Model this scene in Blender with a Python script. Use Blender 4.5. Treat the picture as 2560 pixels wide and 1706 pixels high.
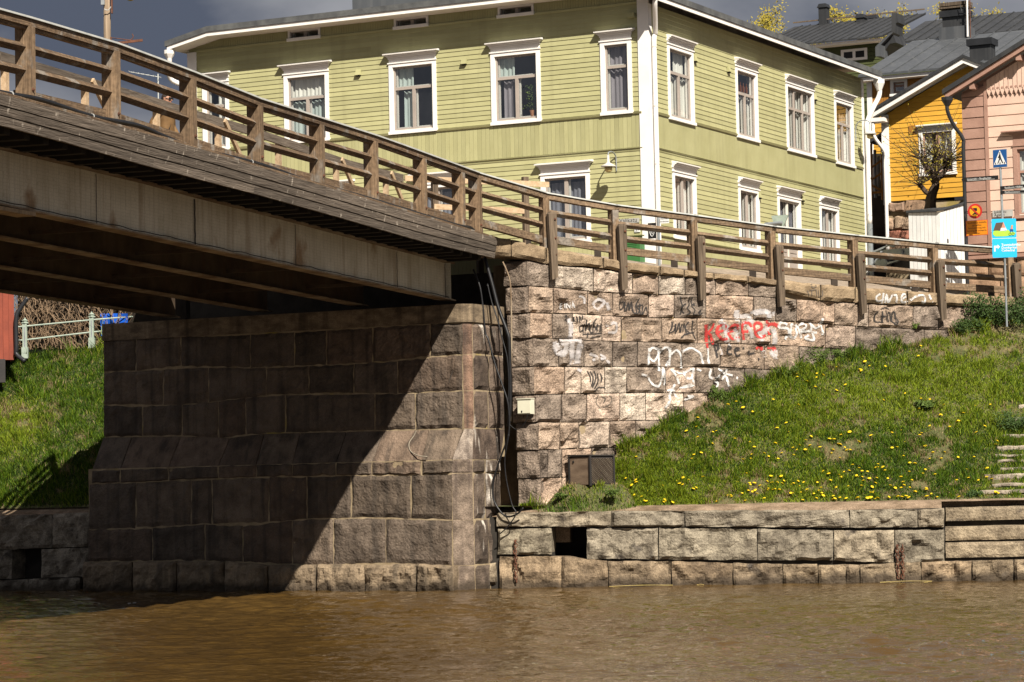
import bpy, bmesh, math, random
import numpy as np
from mathutils import Vector, Matrix, noise as mnoise
from mathutils.bvhtree import BVHTree

for o in list(bpy.data.objects):
    bpy.data.objects.remove(o, do_unlink=True)
random.seed(7)
R = math.radians
scene = bpy.context.scene
COL = scene.collection

# ------------------------------------------------------------------ camera
CAM_H = 2.32                      # eye height above the river
FPX, CX, CY = 6810.0, 1280.0, 853.0
PITCH, ROLL = 0.0531, 0.0214
_fw = Vector((0, math.cos(PITCH), math.sin(PITCH)))
_up = Vector((0, -math.sin(PITCH), math.cos(PITCH)))
_rt = Vector((1, 0, 0))
RT = math.cos(ROLL) * _rt - math.sin(ROLL) * _up
UP = math.sin(ROLL) * _rt + math.cos(ROLL) * _up
EYE = Vector((0, 0, CAM_H))
cam_data = bpy.data.cameras.new('camera')
cam = bpy.data.objects.new('camera', cam_data)
COL.objects.link(cam)
cam_data.sensor_width = 36.0
cam_data.lens = FPX / 2560.0 * 36.0
cam_data.clip_start = 0.5
cam_data.clip_end = 3000.0
mw = Matrix.Identity(4)
for i in range(3):
    mw[i][0] = RT[i]; mw[i][1] = UP[i]; mw[i][2] = -_fw[i]; mw[i][3] = EYE[i]
cam.matrix_world = mw
scene.camera = cam
scene.render.resolution_x = 1024
scene.render.resolution_y = 682

# ------------------------------------------------------------------ sun, sky, exposure
SUN_DIR = Vector((0.369, -0.995, 1.0)).normalized()     # towards the sun
SUN_EL = math.asin(SUN_DIR.z)
sun_data = bpy.data.lights.new('sun', 'SUN')
sun_data.energy = 5.0
sun_data.angle = R(0.5)
sun_data.color = (1.0, 0.93, 0.82)
sun = bpy.data.objects.new('sun', sun_data)
COL.objects.link(sun)
sun.rotation_euler = (-SUN_DIR).to_track_quat('-Z', 'Y').to_euler()
sun.location = (10, -20, 60)

world = bpy.data.worlds.new('World')
scene.world = world
world.use_nodes = True
wn, wl = world.node_tree.nodes, world.node_tree.links
wn.clear()
w_out = wn.new('ShaderNodeOutputWorld')
w_bg = wn.new('ShaderNodeBackground')
w_sky = wn.new('ShaderNodeTexSky')
w_sky.sky_type = 'NISHITA'
w_sky.sun_disc = False
w_sky.sun_elevation = SUN_EL
w_sky.sun_rotation = math.atan2(SUN_DIR.x, SUN_DIR.y)
w_sky.ozone_density = 1.5
w_tc = wn.new('ShaderNodeTexCoord')
w_map = wn.new('ShaderNodeMapping')
w_map.inputs['Location'].default_value = (0.62, 0.1, 1.1)
w_map.inputs['Scale'].default_value = (1.0, 1.0, 1.9)
wl.new(w_tc.outputs['Generated'], w_map.inputs['Vector'])
w_n1 = wn.new('ShaderNodeTexNoise')
w_n1.inputs['Scale'].default_value = 4.6
w_n1.inputs['Detail'].default_value = 7.0
w_n1.inputs['Roughness'].default_value = 0.52
wl.new(w_map.outputs['Vector'], w_n1.inputs['Vector'])
w_r1 = wn.new('ShaderNodeValToRGB')                      # shades inside the clouds
w_r1.color_ramp.elements[0].position = 0.40
w_r1.color_ramp.elements[0].color = (0.088, 0.104, 0.145, 1)
w_r1.color_ramp.elements[1].position = 0.66
w_r1.color_ramp.elements[1].color = (0.42, 0.42, 0.435, 1)
wl.new(w_n1.outputs['Fac'], w_r1.inputs['Fac'])
w_sc = wn.new('ShaderNodeMix'); w_sc.data_type = 'RGBA'; w_sc.blend_type = 'MULTIPLY'
w_sc.inputs['Factor'].default_value = 1.0
w_sc.inputs['B'].default_value = (0.05, 0.05, 0.05, 1)
wl.new(w_sky.outputs['Color'], w_sc.inputs['A'])
w_n2 = wn.new('ShaderNodeTexNoise')
w_n2.inputs['Scale'].default_value = 1.7
w_n2.inputs['Detail'].default_value = 4.0
wl.new(w_map.outputs['Vector'], w_n2.inputs['Vector'])
w_r2 = wn.new('ShaderNodeValToRGB')                      # cover: nearly closed
w_r2.color_ramp.elements[0].position = 0.28
w_r2.color_ramp.elements[0].color = (0.72, 0.72, 0.72, 1)
w_r2.color_ramp.elements[1].position = 0.46
w_r2.color_ramp.elements[1].color = (1, 1, 1, 1)
wl.new(w_n2.outputs['Fac'], w_r2.inputs['Fac'])
w_mx = wn.new('ShaderNodeMix'); w_mx.data_type = 'RGBA'
wl.new(w_r2.outputs['Color'], w_mx.inputs['Factor'])
wl.new(w_sc.outputs['Result'], w_mx.inputs['A'])
wl.new(w_r1.outputs['Color'], w_mx.inputs['B'])
wl.new(w_mx.outputs['Result'], w_bg.inputs['Color'])
w_bg.inputs['Strength'].default_value = 0.58
wl.new(w_bg.outputs['Background'], w_out.inputs['Surface'])

vs = scene.view_settings
vs.view_transform = 'Standard'
vs.look = 'None'
vs.exposure = 0.88
vs.gamma = 1.0
vs.use_curve_mapping = False
scene.render.engine = 'CYCLES'
scene.cycles.max_bounces = 5
scene.cycles.diffuse_bounces = 1
scene.cycles.glossy_bounces = 3
scene.cycles.transparent_max_bounces = 12

# ------------------------------------------------------------------ geometry helpers
def ray(x, y):
    return (_fw * FPX + RT * (x - CX) - UP * (y - CY)).normalized()

def P(x, y, Y):
    "point at depth Y seen at photograph position x, y"
    d = ray(x, y)
    return EYE + d * (Y / d.y)

class Frame:
    "a vertical plane: u along it, z up, d outwards"
    def __init__(s, p0, u, n):
        s.p0 = Vector((p0[0], p0[1], 0)); s.u = Vector(u).normalized(); s.n = Vector(n).normalized()
    def at(s, u, z, d=0.0):
        return s.p0 + s.u * u + s.n * d + Vector((0, 0, z))
    def px(s, x, y, d=0.0):
        r = ray(x, y)
        t = (s.p0 + s.n * d - EYE).dot(s.n) / r.dot(s.n)
        p = EYE + r * t
        return ((p - s.p0).dot(s.u), p.z)
    def pt(s, x, y, d=0.0):
        u, z = s.px(x, y, d)
        return s.at(u, z, d)

class MB:
    def __init__(s):
        s.v = []; s.f = []
    def add(s, vs, fs):
        b = len(s.v)
        s.v += [Vector(v) for v in vs]
        s.f += [tuple(b + i for i in f) for f in fs]
        return s
    def hexa(s, p):
        "8 points: bottom ring 0-3, top ring 4-7"
        return s.add(p, [(3, 2, 1, 0), (4, 5, 6, 7), (0, 1, 5, 4), (1, 2, 6, 5), (2, 3, 7, 6), (3, 0, 4, 7)])
    def box(s, c, hx, hy, hz, ax=Vector((1, 0, 0)), ay=Vector((0, 1, 0)), az=Vector((0, 0, 1))):
        c = Vector(c)
        p = []
        for sz in (-1, 1):
            for sx, sy in ((-1, -1), (1, -1), (1, 1), (-1, 1)):
                p.append(c + ax * hx * sx + ay * hy * sy + az * hz * sz)
        return s.hexa(p)
    def fbox(s, F, u0, u1, z0, z1, d0, d1):
        return s.hexa([F.at(u0, z0, d1), F.at(u1, z0, d1), F.at(u1, z0, d0), F.at(u0, z0, d0),
                       F.at(u0, z1, d1), F.at(u1, z1, d1), F.at(u1, z1, d0), F.at(u0, z1, d0)])
    def fquad(s, F, q, d0, d1):
        "prism over four (u, z) corners"
        return s.hexa([F.at(u, z, d1) for u, z in q] + [F.at(u, z, d0) for u, z in q])
    def prism(s, pts, off):
        n = len(pts)
        off = Vector(off)
        return s.add(list(pts) + [Vector(p) + off for p in pts],
                     [tuple(range(n)), tuple(range(2 * n - 1, n - 1, -1))] +
                     [(i, n + i, n + (i + 1) % n, (i + 1) % n) for i in range(n)])
    def beam(s, a, b, w, h, up=Vector((0, 0, 1)), roll=0.0):
        a = Vector(a); b = Vector(b); t = (b - a).normalized()
        x = t.cross(up)
        if x.length < 1e-4: x = Vector((1, 0, 0))
        x.normalize(); y = x.cross(t).normalized()
        if roll:
            x, y = x * math.cos(roll) + y * math.sin(roll), y * math.cos(roll) - x * math.sin(roll)
        p = []
        for e in (a, b):
            for sx, sy in ((-1, -1), (1, -1), (1, 1), (-1, 1)):
                p.append(e + x * w / 2 * sx + y * h / 2 * sy)
        return s.hexa(p)
    def tube(s, path, r, n=6, caps=True):
        path = [Vector(p) for p in path]
        rs = r if isinstance(r, (list, tuple)) else [r] * len(path)
        base = len(s.v)
        up = Vector((0, 0, 1))
        prev = None
        for i, p in enumerate(path):
            t = path[min(i + 1, len(path) - 1)] - path[max(i - 1, 0)]
            t = t.normalized() if t.length > 1e-9 else Vector((0, 0, 1))
            if prev is None:
                x = t.cross(up)
                if x.length < 1e-3: x = t.cross(Vector((1, 0, 0)))
            else:
                x = prev - t * prev.dot(t)
                if x.length < 1e-4: x = t.cross(up)
            x.normalize(); prev = x
            y = t.cross(x)
            for k in range(n):
                a = 2 * math.pi * k / n
                s.v.append(p + (x * math.cos(a) + y * math.sin(a)) * rs[i])
        for i in range(len(path) - 1):
            for k in range(n):
                a = base + i * n + k; b = base + i * n + (k + 1) % n
                s.f.append((a, b, b + n, a + n))
        if caps:
            s.f.append(tuple(base + k for k in range(n))[::-1])
            s.f.append(tuple(base + (len(path) - 1) * n + k for k in range(n)))
        return s
    def lathe(s, c, prof, n=12, axis=Vector((0, 0, 1)), ax=None):
        c = Vector(c); axis = axis.normalized()
        x = axis.cross(Vector((0, 1, 0)))
        if x.length < 1e-3: x = Vector((1, 0, 0))
        x.normalize(); y = axis.cross(x)
        base = len(s.v)
        for r, h in prof:
            for k in range(n):
                a = 2 * math.pi * k / n
                s.v.append(c + axis * h + (x * math.cos(a) + y * math.sin(a)) * r)
        for i in range(len(prof) - 1):
            for k in range(n):
                a = base + i * n + k; b = base + i * n + (k + 1) % n
                s.f.append((a, b, b + n, a + n))
        s.f.append(tuple(base + k for k in range(n))[::-1])
        s.f.append(tuple(base + (len(prof) - 1) * n + k for k in range(n)))
        return s

def wloc(o):
    v = Vector((0, 0, 0))
    while o is not None:
        v += o.location; o = o.parent
    return v

def link(name, me, parent=None, at=None, color=None):
    o = bpy.data.objects.new(name, me)
    COL.objects.link(o)
    base = wloc(parent) if parent is not None else Vector((0, 0, 0))
    if at is not None: o.location = Vector(at) - base
    if parent is not None: o.parent = parent
    if color is not None: o.color = (color[0], color[1], color[2], 1)
    return o

def build(name, mb, mat, parent=None, smooth=False, color=None):
    "link the collected shapes as one mesh object with its origin at its middle"
    if not mb.v: return None
    lo = Vector((min(v.x for v in mb.v), min(v.y for v in mb.v), min(v.z for v in mb.v)))
    hi = Vector((max(v.x for v in mb.v), max(v.y for v in mb.v), max(v.z for v in mb.v)))
    c = Vector(((lo.x + hi.x) / 2, (lo.y + hi.y) / 2, lo.z if parent is None else (lo.z + hi.z) / 2))
    me = bpy.data.meshes.new(name)
    me.from_pydata([tuple(v - c) for v in mb.v], [], mb.f)
    me.materials.append(mat)
    if smooth:
        me.polygons.foreach_set('use_smooth', [True] * len(me.polygons))
    me.update()
    return link(name, me, parent, c, color)

def fixn(o):
    bm = bmesh.new(); bm.from_mesh(o.data)
    bmesh.ops.recalc_face_normals(bm, faces=bm.faces)
    bm.to_mesh(o.data); bm.free()
    return o

def tag(o, label=None, cat=None, group=None, kind=None):
    if label: o['label'] = label
    if cat: o['category'] = cat
    if group: o['group'] = group
    if kind: o['kind'] = kind
    return o

def thing(name, loc, label, cat, group=None):
    o = bpy.data.objects.new(name, None)
    COL.objects.link(o)
    o.empty_display_size = 0.2
    o.location = Vector(loc)
    return tag(o, label, cat, group)

def lerp(a, b, t): return a + (b - a) * t

def ipoly(pts, x):
    "y of a polyline at x"
    if x <= pts[0][0]:
        (a, b), (c, d) = pts[0], pts[1]
    elif x >= pts[-1][0]:
        (a, b), (c, d) = pts[-2], pts[-1]
    else:
        for i in range(len(pts) - 1):
            if pts[i][0] <= x <= pts[i + 1][0]:
                (a, b), (c, d) = pts[i], pts[i + 1]; break
    return b + (d - b) * (x - a) / (c - a)

# ------------------------------------------------------------------ materials
MATS = {}
def nodes_of(name):
    m = bpy.data.materials.new(name)
    m.use_nodes = True
    nt = m.node_tree
    nt.nodes.clear()
    out = nt.nodes.new('ShaderNodeOutputMaterial')
    return m, nt.nodes, nt.links, out

def mat(name, c1, c2=None, nscale=2.5, rough=0.8, bump=0.25, bscale=25.0, stretch=(1, 1, 1), yaw=0.0,
        objcol=False, metal=0.0, spec=0.35, streak=0.0, streak_col=(0.2, 0.17, 0.14), speck=0.0, speck_scale=70.0,
        patch=None, patch_scale=1.2, patch_pos=0.6, lo=0.35, hi=0.65, bdist=0.02, rnd=0.0, patch_stretch=(1, 1, 1), net=0.0, wet=0.0):
    m, N, L, out = nodes_of(name)
    b = N.new('ShaderNodeBsdfPrincipled')
    L.new(b.outputs['BSDF'], out.inputs['Surface'])
    b.inputs['Roughness'].default_value = rough
    b.inputs['Metallic'].default_value = metal
    b.inputs['Specular IOR Level'].default_value = spec
    geo = N.new('ShaderNodeNewGeometry')
    rot = N.new('ShaderNodeVectorRotate'); rot.rotation_type = 'Z_AXIS'
    rot.inputs['Angle'].default_value = yaw
    L.new(geo.outputs['Position'], rot.inputs['Vector'])
    oi = N.new('ShaderNodeObjectInfo')
    addr = N.new('ShaderNodeVectorMath'); addr.operation = 'MULTIPLY_ADD'
    cmb = N.new('ShaderNodeCombineXYZ')
    for k in ('X', 'Y', 'Z'): L.new(oi.outputs['Random'], cmb.inputs[k])
    L.new(cmb.outputs['Vector'], addr.inputs[0])
    addr.inputs[1].default_value = (17.0, 23.0, 31.0)
    L.new(rot.outputs['Vector'], addr.inputs[2])
    mp = N.new('ShaderNodeMapping'); mp.inputs['Scale'].default_value = stretch
    L.new(addr.outputs['Vector'], mp.inputs['Vector'])
    n1 = N.new('ShaderNodeTexNoise'); n1.inputs['Scale'].default_value = nscale
    n1.inputs['Detail'].default_value = 6; n1.inputs['Roughness'].default_value = 0.6
    L.new(mp.outputs['Vector'], n1.inputs['Vector'])
    rp = N.new('ShaderNodeValToRGB')
    rp.color_ramp.elements[0].position = lo; rp.color_ramp.elements[1].position = hi
    c2 = c2 if c2 is not None else tuple(x * 0.75 for x in c1)
    rp.color_ramp.elements[0].color = (*c2, 1); rp.color_ramp.elements[1].color = (*c1, 1)
    L.new(n1.outputs['Fac'], rp.inputs['Fac'])
    col = rp.outputs['Color']
    def mixc(a, bcol, fac, mode='MIX'):
        x = N.new('ShaderNodeMix'); x.data_type = 'RGBA'; x.blend_type = mode
        if isinstance(fac, float): x.inputs['Factor'].default_value = fac
        else: L.new(fac, x.inputs['Factor'])
        L.new(a, x.inputs['A'])
        if isinstance(bcol, tuple): x.inputs['B'].default_value = (*bcol, 1)
        else: L.new(bcol, x.inputs['B'])
        return x.outputs['Result']
    def noise_fac(scale, st, lo, hi, detail=4.0, w=0.0):
        mm = N.new('ShaderNodeMapping'); mm.inputs['Scale'].default_value = st
        mm.inputs['Location'].default_value = (w, w * 1.7, w * .6)
        L.new(rot.outputs['Vector'], mm.inputs['Vector'])
        nn = N.new('ShaderNodeTexNoise'); nn.inputs['Scale'].default_value = scale
        nn.inputs['Detail'].default_value = detail
        L.new(mm.outputs['Vector'], nn.inputs['Vector'])
        mr = N.new('ShaderNodeMapRange'); mr.inputs['From Min'].default_value = lo; mr.inputs['From Max'].default_value = hi
        L.new(nn.outputs['Fac'], mr.inputs['Value'])
        return mr.outputs['Result']
    if objcol:
        col = mixc(col, oi.outputs['Color'], 1.0, 'MULTIPLY')
    if patch is not None:
        col = mixc(col, tuple(patch), noise_fac(patch_scale, patch_stretch, patch_pos, patch_pos + 0.09, 6.0, 5.0))
    if speck:
        f = noise_fac(speck_scale, (1, 1, 1), 0.38, 0.68, 3.0, 2.0)
        x = N.new('ShaderNodeMix'); x.data_type = 'RGBA'
        x.inputs['A'].default_value = (1 - speck, 1 - speck, 1 - speck, 1)
        x.inputs['B'].default_value = (1 + speck, 1 + speck, 1 + speck, 1)
        L.new(f, x.inputs['Factor'])
        col = mixc(col, x.outputs['Result'], 1.0, 'MULTIPLY')
    if streak:
        f = noise_fac(1.0, (5.0, 5.0, 0.28), 0.5, 0.68, 3.0, 9.0)
        q = N.new('ShaderNodeMath'); q.operation = 'MULTIPLY'; q.inputs[1].default_value = streak
        L.new(f, q.inputs[0])
        col = mixc(col, tuple(streak_col), q.outputs['Value'])
    if wet:            # dark tide line above the water
        sp = N.new('ShaderNodeSeparateXYZ'); L.new(geo.outputs['Position'], sp.inputs['Vector'])
        nf = noise_fac(3.0, (1, 1, .6), 0.2, 0.8, 5.0, 3.0)
        ad_ = N.new('ShaderNodeMath'); ad_.operation = 'MULTIPLY_ADD'; ad_.inputs[1].default_value = -.30
        L.new(nf, ad_.inputs[0]); L.new(sp.outputs['Z'], ad_.inputs[2])
        mr = N.new('ShaderNodeMapRange'); mr.inputs['From Min'].default_value = wet - .17; mr.inputs['From Max'].default_value = wet - .02
        mr.inputs['To Min'].default_value = 0.85; mr.inputs['To Max'].default_value = 0.0
        L.new(ad_.outputs['Value'], mr.inputs['Value'])
        col = mixc(col, (0.035, 0.024, 0.014), mr.outputs['Result'])
    if net:            # fine wire netting stretched over the surface
        vo = N.new('ShaderNodeTexVoronoi'); vo.feature = 'DISTANCE_TO_EDGE'; vo.inputs['Scale'].default_value = net
        vo.inputs['Randomness'].default_value = 0.25
        L.new(rot.outputs['Vector'], vo.inputs['Vector'])
        mr = N.new('ShaderNodeMapRange'); mr.inputs['From Min'].default_value = 0.04; mr.inputs['From Max'].default_value = 0.09
        mr.inputs['To Min'].default_value = 0.22; mr.inputs['To Max'].default_value = 0.0
        L.new(vo.outputs['Distance'], mr.inputs['Value'])
        col = mixc(col, (0.05, 0.04, 0.03), mr.outputs['Result'])
    if rnd:
        x = N.new('ShaderNodeMapRange')
        x.inputs['To Min'].default_value = 1 - rnd; x.inputs['To Max'].default_value = 1 + rnd
        L.new(oi.outputs['Random'], x.inputs['Value'])
        cc = N.new('ShaderNodeCombineColor')
        for k in ('Red', 'Green', 'Blue'): L.new(x.outputs['Result'], cc.inputs[k])
        col = mixc(col, cc.outputs['Color'], 1.0, 'MULTIPLY')
    L.new(col, b.inputs['Base Color'])
    if bump:
        n2 = N.new('ShaderNodeTexNoise'); n2.inputs['Scale'].default_value = bscale
        n2.inputs['Detail'].default_value = 5
        L.new(mp.outputs['Vector'], n2.inputs['Vector'])
        bp = N.new('ShaderNodeBump'); bp.inputs['Strength'].default_value = bump; bp.inputs['Distance'].default_value = bdist
        L.new(n2.outputs['Fac'], bp.inputs['Height'])
        L.new(bp.outputs['Normal'], b.inputs['Normal'])
    MATS[name] = m
    return m

HYAW = R(27.4)                     # the houses, the bridge head and the walls share one grid
BYAW = R(18.5)                     # the bridge leaves it a little askew
LD = (-math.cos(HYAW), math.sin(HYAW), 0)      # along the river fronts, leftwards and away
LN = (-math.sin(HYAW), -math.cos(HYAW), 0)     # facing the river
RD = (math.sin(HYAW), math.cos(HYAW), 0)       # up the side street, away
RN = (math.cos(HYAW), -math.sin(HYAW), 0)

mat('green_paint', (0.380, 0.366, 0.190), (0.338, 0.325, 0.162), 1.5, 0.62, 0.08, 40, rnd=0.085, streak=.16, streak_col=(.17, .155, .08))
mat('white_paint', (0.80, 0.77, 0.73), (0.74, 0.71, 0.67), 2.0, 0.55, 0.05, 30)
mat('soffit_paint', (0.66, 0.60, 0.53), (0.60, 0.54, 0.47), 2.0, 0.6, 0.05, 30)
mat('sash_paint', (0.36, 0.31, 0.27), (0.31, 0.265, 0.23), 3.0, 0.55, 0.05, 40)
mat('sash_white', (0.70, 0.66, 0.58), (0.64, 0.60, 0.52), 3.0, 0.5, 0.05, 40)
mat('curtain', (0.82, 0.79, 0.70), (0.70, 0.67, 0.58), 1.5, 0.9, 0.1, 20, stretch=(6, 6, .5))
mat('curtain_grey', (0.30, 0.27, 0.28), (0.20, 0.18, 0.19), 1.5, 0.9, 0.1, 20, stretch=(6, 6, .5))
mat('sheer', (0.50, 0.56, 0.50), (0.40, 0.46, 0.42), 1.5, 0.9, 0.1, 20, stretch=(6, 6, .5))
mat('blind', (0.20, 0.20, 0.22), (0.16, 0.16, 0.18), 3, 0.6, 0.02)
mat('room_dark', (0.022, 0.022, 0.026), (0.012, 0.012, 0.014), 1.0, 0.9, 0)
mat('room_dim', (0.10, 0.095, 0.085), (0.06, 0.06, 0.055), 1.0, 0.9, 0)
mat('roof_metal', (0.034, 0.035, 0.037), (0.024, 0.025, 0.027), 0.8, 0.5, 0.06, 8, streak=.3, streak_col=(.075, .075, .075))
mat('roof_grey', (0.074, 0.079, 0.086), (0.056, 0.060, 0.066), 0.7, 0.45, 0.06, 8, streak=.3, streak_col=(.14, .14, .14))
mat('roof_edge', (0.115, 0.118, 0.115), (0.060, 0.062, 0.064), 2.5, 0.6, 0.2, 12)
mat('black_metal', (0.022, 0.023, 0.026), (0.014, 0.015, 0.017), 3, 0.45, 0.05, 20)
mat('zinc', (0.52, 0.53, 0.50), (0.40, 0.41, 0.39), 3, 0.45, 0.06, 20)
mat('galvanised', (0.30, 0.32, 0.33), (0.20, 0.22, 0.23), 4, 0.5, 0.08, 20, metal=0.3)
mat('rust', (0.155, 0.062, 0.034), (0.070, 0.030, 0.018), 6, 0.85, 0.3, 30)
mat('rusty_steel', (0.30, 0.24, 0.165), (0.12, 0.07, 0.036), 1.6, 0.75, 0.25, 25)
mat('wood_u', (0.205, 0.138, 0.083), (0.060, 0.035, 0.019), 1.0, 0.85, 0.55, 2.2, stretch=(30, 1.4, 30), yaw=BYAW, rnd=.2, bdist=.03, lo=.3, hi=.7, speck=.25, speck_scale=18, patch=(.20, .172, .142), patch_scale=2.6, patch_pos=.56, patch_stretch=(1, 1, .7))
mat('wood_w', (0.225, 0.155, 0.095), (0.066, 0.041, 0.023), 1.0, 0.85, 0.55, 2.2, stretch=(1.4, 30, 30), yaw=-R(26), rnd=.2, bdist=.03, lo=.3, hi=.7, speck=.25, speck_scale=18, patch=(.20, .172, .142), patch_scale=2.6, patch_pos=.56, patch_stretch=(1, 1, .7))
mat('wood_z', (0.255, 0.172, 0.103), (0.085, 0.052, 0.028), 1.0, 0.85, 0.5, 2.2, stretch=(30, 30, 1.2), rnd=.2, bdist=.03, lo=.3, hi=.7, speck=.2, speck_scale=14, patch=(.20, .172, .142), patch_scale=2.6, patch_pos=.56, patch_stretch=(1, 1, .7))
mat('wood_zgrey', (0.165, 0.122, 0.083), (0.052, 0.036, 0.023), 1.0, 0.88, 0.6, 2.2, stretch=(30, 30, 1.2), rnd=.2, bdist=.03, lo=.3, hi=.7)
mat('wood_ugrey', (0.175, 0.140, 0.108), (0.062, 0.046, 0.033), 1.0, 0.88, 0.5, 2.2, stretch=(30, 1.4, 30), yaw=BYAW, rnd=.15, bdist=.03, lo=.3, hi=.7)
mat('wood_fascia', (0.200, 0.162, 0.128), (0.060, 0.047, 0.036), 1.0, 0.85, 0.55, 2.2, stretch=(26, 1.1, 26), yaw=BYAW, rnd=.25, bdist=.03, lo=.3, hi=.72, patch=(.46, .40, .33), patch_scale=7.0, patch_pos=.635, patch_stretch=(1, 1, .6))
mat('wood_dark', (0.045, 0.033, 0.024), (0.018, 0.013, 0.010), 2.0, 0.9, 0.4, 10)
mat('wood_fresh', (0.46, 0.34, 0.22), (0.34, 0.23, 0.13), 1.0, 0.8, 0.3, 3, stretch=(12, 12, 12), rnd=.15)
mat('wood_pole', (0.30, 0.225, 0.155), (0.13, 0.093, 0.060), 1.0, 0.88, 0.6, 2.5, stretch=(26, 26, .8), bdist=.03)
mat('girder_paint', (0.60, 0.545, 0.42), (0.47, 0.415, 0.30), 1.4, 0.6, 0.06, 22, streak=0.42, streak_col=(0.20, 0.115, 0.045), patch=(.26, .16, .075), patch_scale=.9, patch_pos=.60, patch_stretch=(1, 1, .8), net=17.0)
mat('wire', (0.05, 0.04, 0.032), None, 4, 0.7, 0)
mat('girder_shaded', (0.080, 0.055, 0.034), (0.038, 0.023, 0.013), 1.6, 0.8, 0.2, 20, streak=.6, streak_col=(.06, .03, .012))  # inner girder steel, with the shade under the deck put into its colour
mat('wood_shaded', (0.020, 0.015, 0.011), (0.010, 0.008, 0.006), 2.0, 0.9, 0.3, 8, stretch=(1, 1, 1))  # deck underside timber, coloured near black in place of shade
mat('cable', (0.013, 0.013, 0.014), (0.008, 0.008, 0.009), 6, 0.42, 0.05, 30)
mat('cable_tie', (0.5, 0.5, 0.48), None, 6, 0.6, 0)
mat('granite_wall', (1.08, 1.05, 1.02), (0.48, 0.45, 0.43), 3.2, 0.88, 0.8, 20, objcol=True, speck=.42, speck_scale=38, streak=.42, streak_col=(.085, .065, .05), bdist=.05, patch=(.11, .085, .066), patch_scale=2.2, patch_pos=.66)
mat('granite_quay', (1.12, 1.08, 1.0), (0.40, 0.37, 0.33), 3.4, 0.85, 0.95, 18, objcol=True, speck=.30, speck_scale=48, bdist=.035, patch=(.075, .062, .05), patch_scale=2.0, patch_pos=.61, wet=.12)
mat('granite_pier', (1.10, 1.04, 0.97), (0.56, 0.52, 0.48), 2.4, 0.85, 1.0, 18, objcol=True, speck=.22, speck_scale=60, streak=.55, streak_col=(.018, .015, .012), bdist=.035, wet=.12)
mat('granite_corner', (1.1, 1.02, 0.95), (0.34, 0.30, 0.27), 3.0, 0.85, 0.8, 22, objcol=True, speck=.35, speck_scale=60, streak=.7, streak_col=(.05, .035, .028), bdist=.03, wet=.12, patch=(.56, .50, .43), patch_scale=1.6, patch_pos=.565, patch_stretch=(2.2, 2.2, .35))
mat('mortar', (0.36, 0.28, 0.175), (0.20, 0.15, 0.09), 3.0, 0.95, 0.4, 30, patch=(.30, .23, .05), patch_scale=.9, patch_pos=.60)
mat('joint_and_shade_dark', (0.035, 0.030, 0.024), (0.018, 0.015, 0.012), 3.0, 0.95, 0.3, 30)  # dark joints; also colours shade onto part of the abutment back wall
mat('cap_concrete', (0.26, 0.195, 0.125), (0.095, 0.070, 0.045), 2.6, 0.92, 0.6, 20, stretch=(1, 1, 2.2), streak=.7, streak_col=(.05, .036, .024), speck=.25)
mat('concrete', (0.36, 0.27, 0.17), (0.17, 0.122, 0.075), 2.2, 0.92, 0.35, 30, streak=.5, streak_col=(.085, .06, .04), speck=.2, patch=(.16, .11, .07), patch_scale=1.4, patch_pos=.62)
mat('coping', (0.32, 0.235, 0.145), (0.16, 0.112, 0.066), 3.0, 0.92, 0.7, 24, speck=.38, patch=(.17, .12, .075), patch_scale=1.7, patch_pos=.60, rnd=.12)
mat('soil', (0.30, 0.215, 0.145), (0.125, 0.085, 0.05), 2.2, 0.95, 0.6, 20, speck=.3, speck_scale=30)
mat('bank_soil', (0.120, 0.100, 0.045), (0.045, 0.060, 0.014), 1.6, 0.95, 0.6, 14, speck=.3, speck_scale=24)
mat('street_paving', (0.33, 0.265, 0.205), (0.20, 0.155, 0.115), 2.0, 0.9, 0.5, 12, speck=.3, speck_scale=9)
mat('deck_wood', (0.22, 0.165, 0.115), (0.12, 0.085, 0.055), 1.5, 0.9, 0.4, 8)
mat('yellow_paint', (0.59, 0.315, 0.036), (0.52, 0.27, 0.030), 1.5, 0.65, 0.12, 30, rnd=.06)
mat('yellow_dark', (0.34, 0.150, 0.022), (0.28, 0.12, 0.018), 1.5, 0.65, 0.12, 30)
mat('pink_paint', (0.66, 0.46, 0.36), (0.58, 0.395, 0.31), 1.5, 0.7, 0.2, 26, rnd=.05)
mat('pink_dark', (0.37, 0.22, 0.168), (0.28, 0.16, 0.12), 1.8, 0.7, 0.25, 26, rnd=.06)
mat('dark_green_paint', (0.060, 0.070, 0.022), (0.045, 0.055, 0.016), 1.5, 0.65, 0.1)
mat('red_paint', (0.235, 0.050, 0.026), (0.17, 0.036, 0.02), 2, 0.75, 0.15, 20, rnd=.08)
mat('shed_white', (0.60, 0.60, 0.585), (0.52, 0.52, 0.51), 2, 0.7, 0.1, 20, rnd=.04)
mat('rubble', (0.34, 0.25, 0.185), (0.15, 0.11, 0.08), 1.6, 0.9, 0.5, 16, objcol=True, speck=.3)
mat('iron_paint', (0.33, 0.39, 0.33), (0.24, 0.29, 0.24), 3, 0.6, 0.1, 20)
mat('vine', (0.27, 0.185, 0.115), (0.12, 0.08, 0.05), 5, 0.9, 0.1, 30)
mat('vine_back', (0.030, 0.022, 0.014), (0.014, 0.010, 0.007), 3, 0.95, 0.3, 10)
mat('bark', (0.085, 0.058, 0.040), (0.035, 0.024, 0.017), 5, 0.9, 0.5, 20)
mat('tarp', (0.010, 0.115, 0.62), (0.008, 0.08, 0.45), 3, 0.5, 0.3, 8)
mat('leaf_yellow', (0.30, 0.235, 0.022), (0.20, 0.165, 0.018), 6, 0.7, 0)
mat('leaf_green', (0.075, 0.115, 0.014), (0.045, 0.075, 0.010), 6, 0.7, 0)
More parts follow.
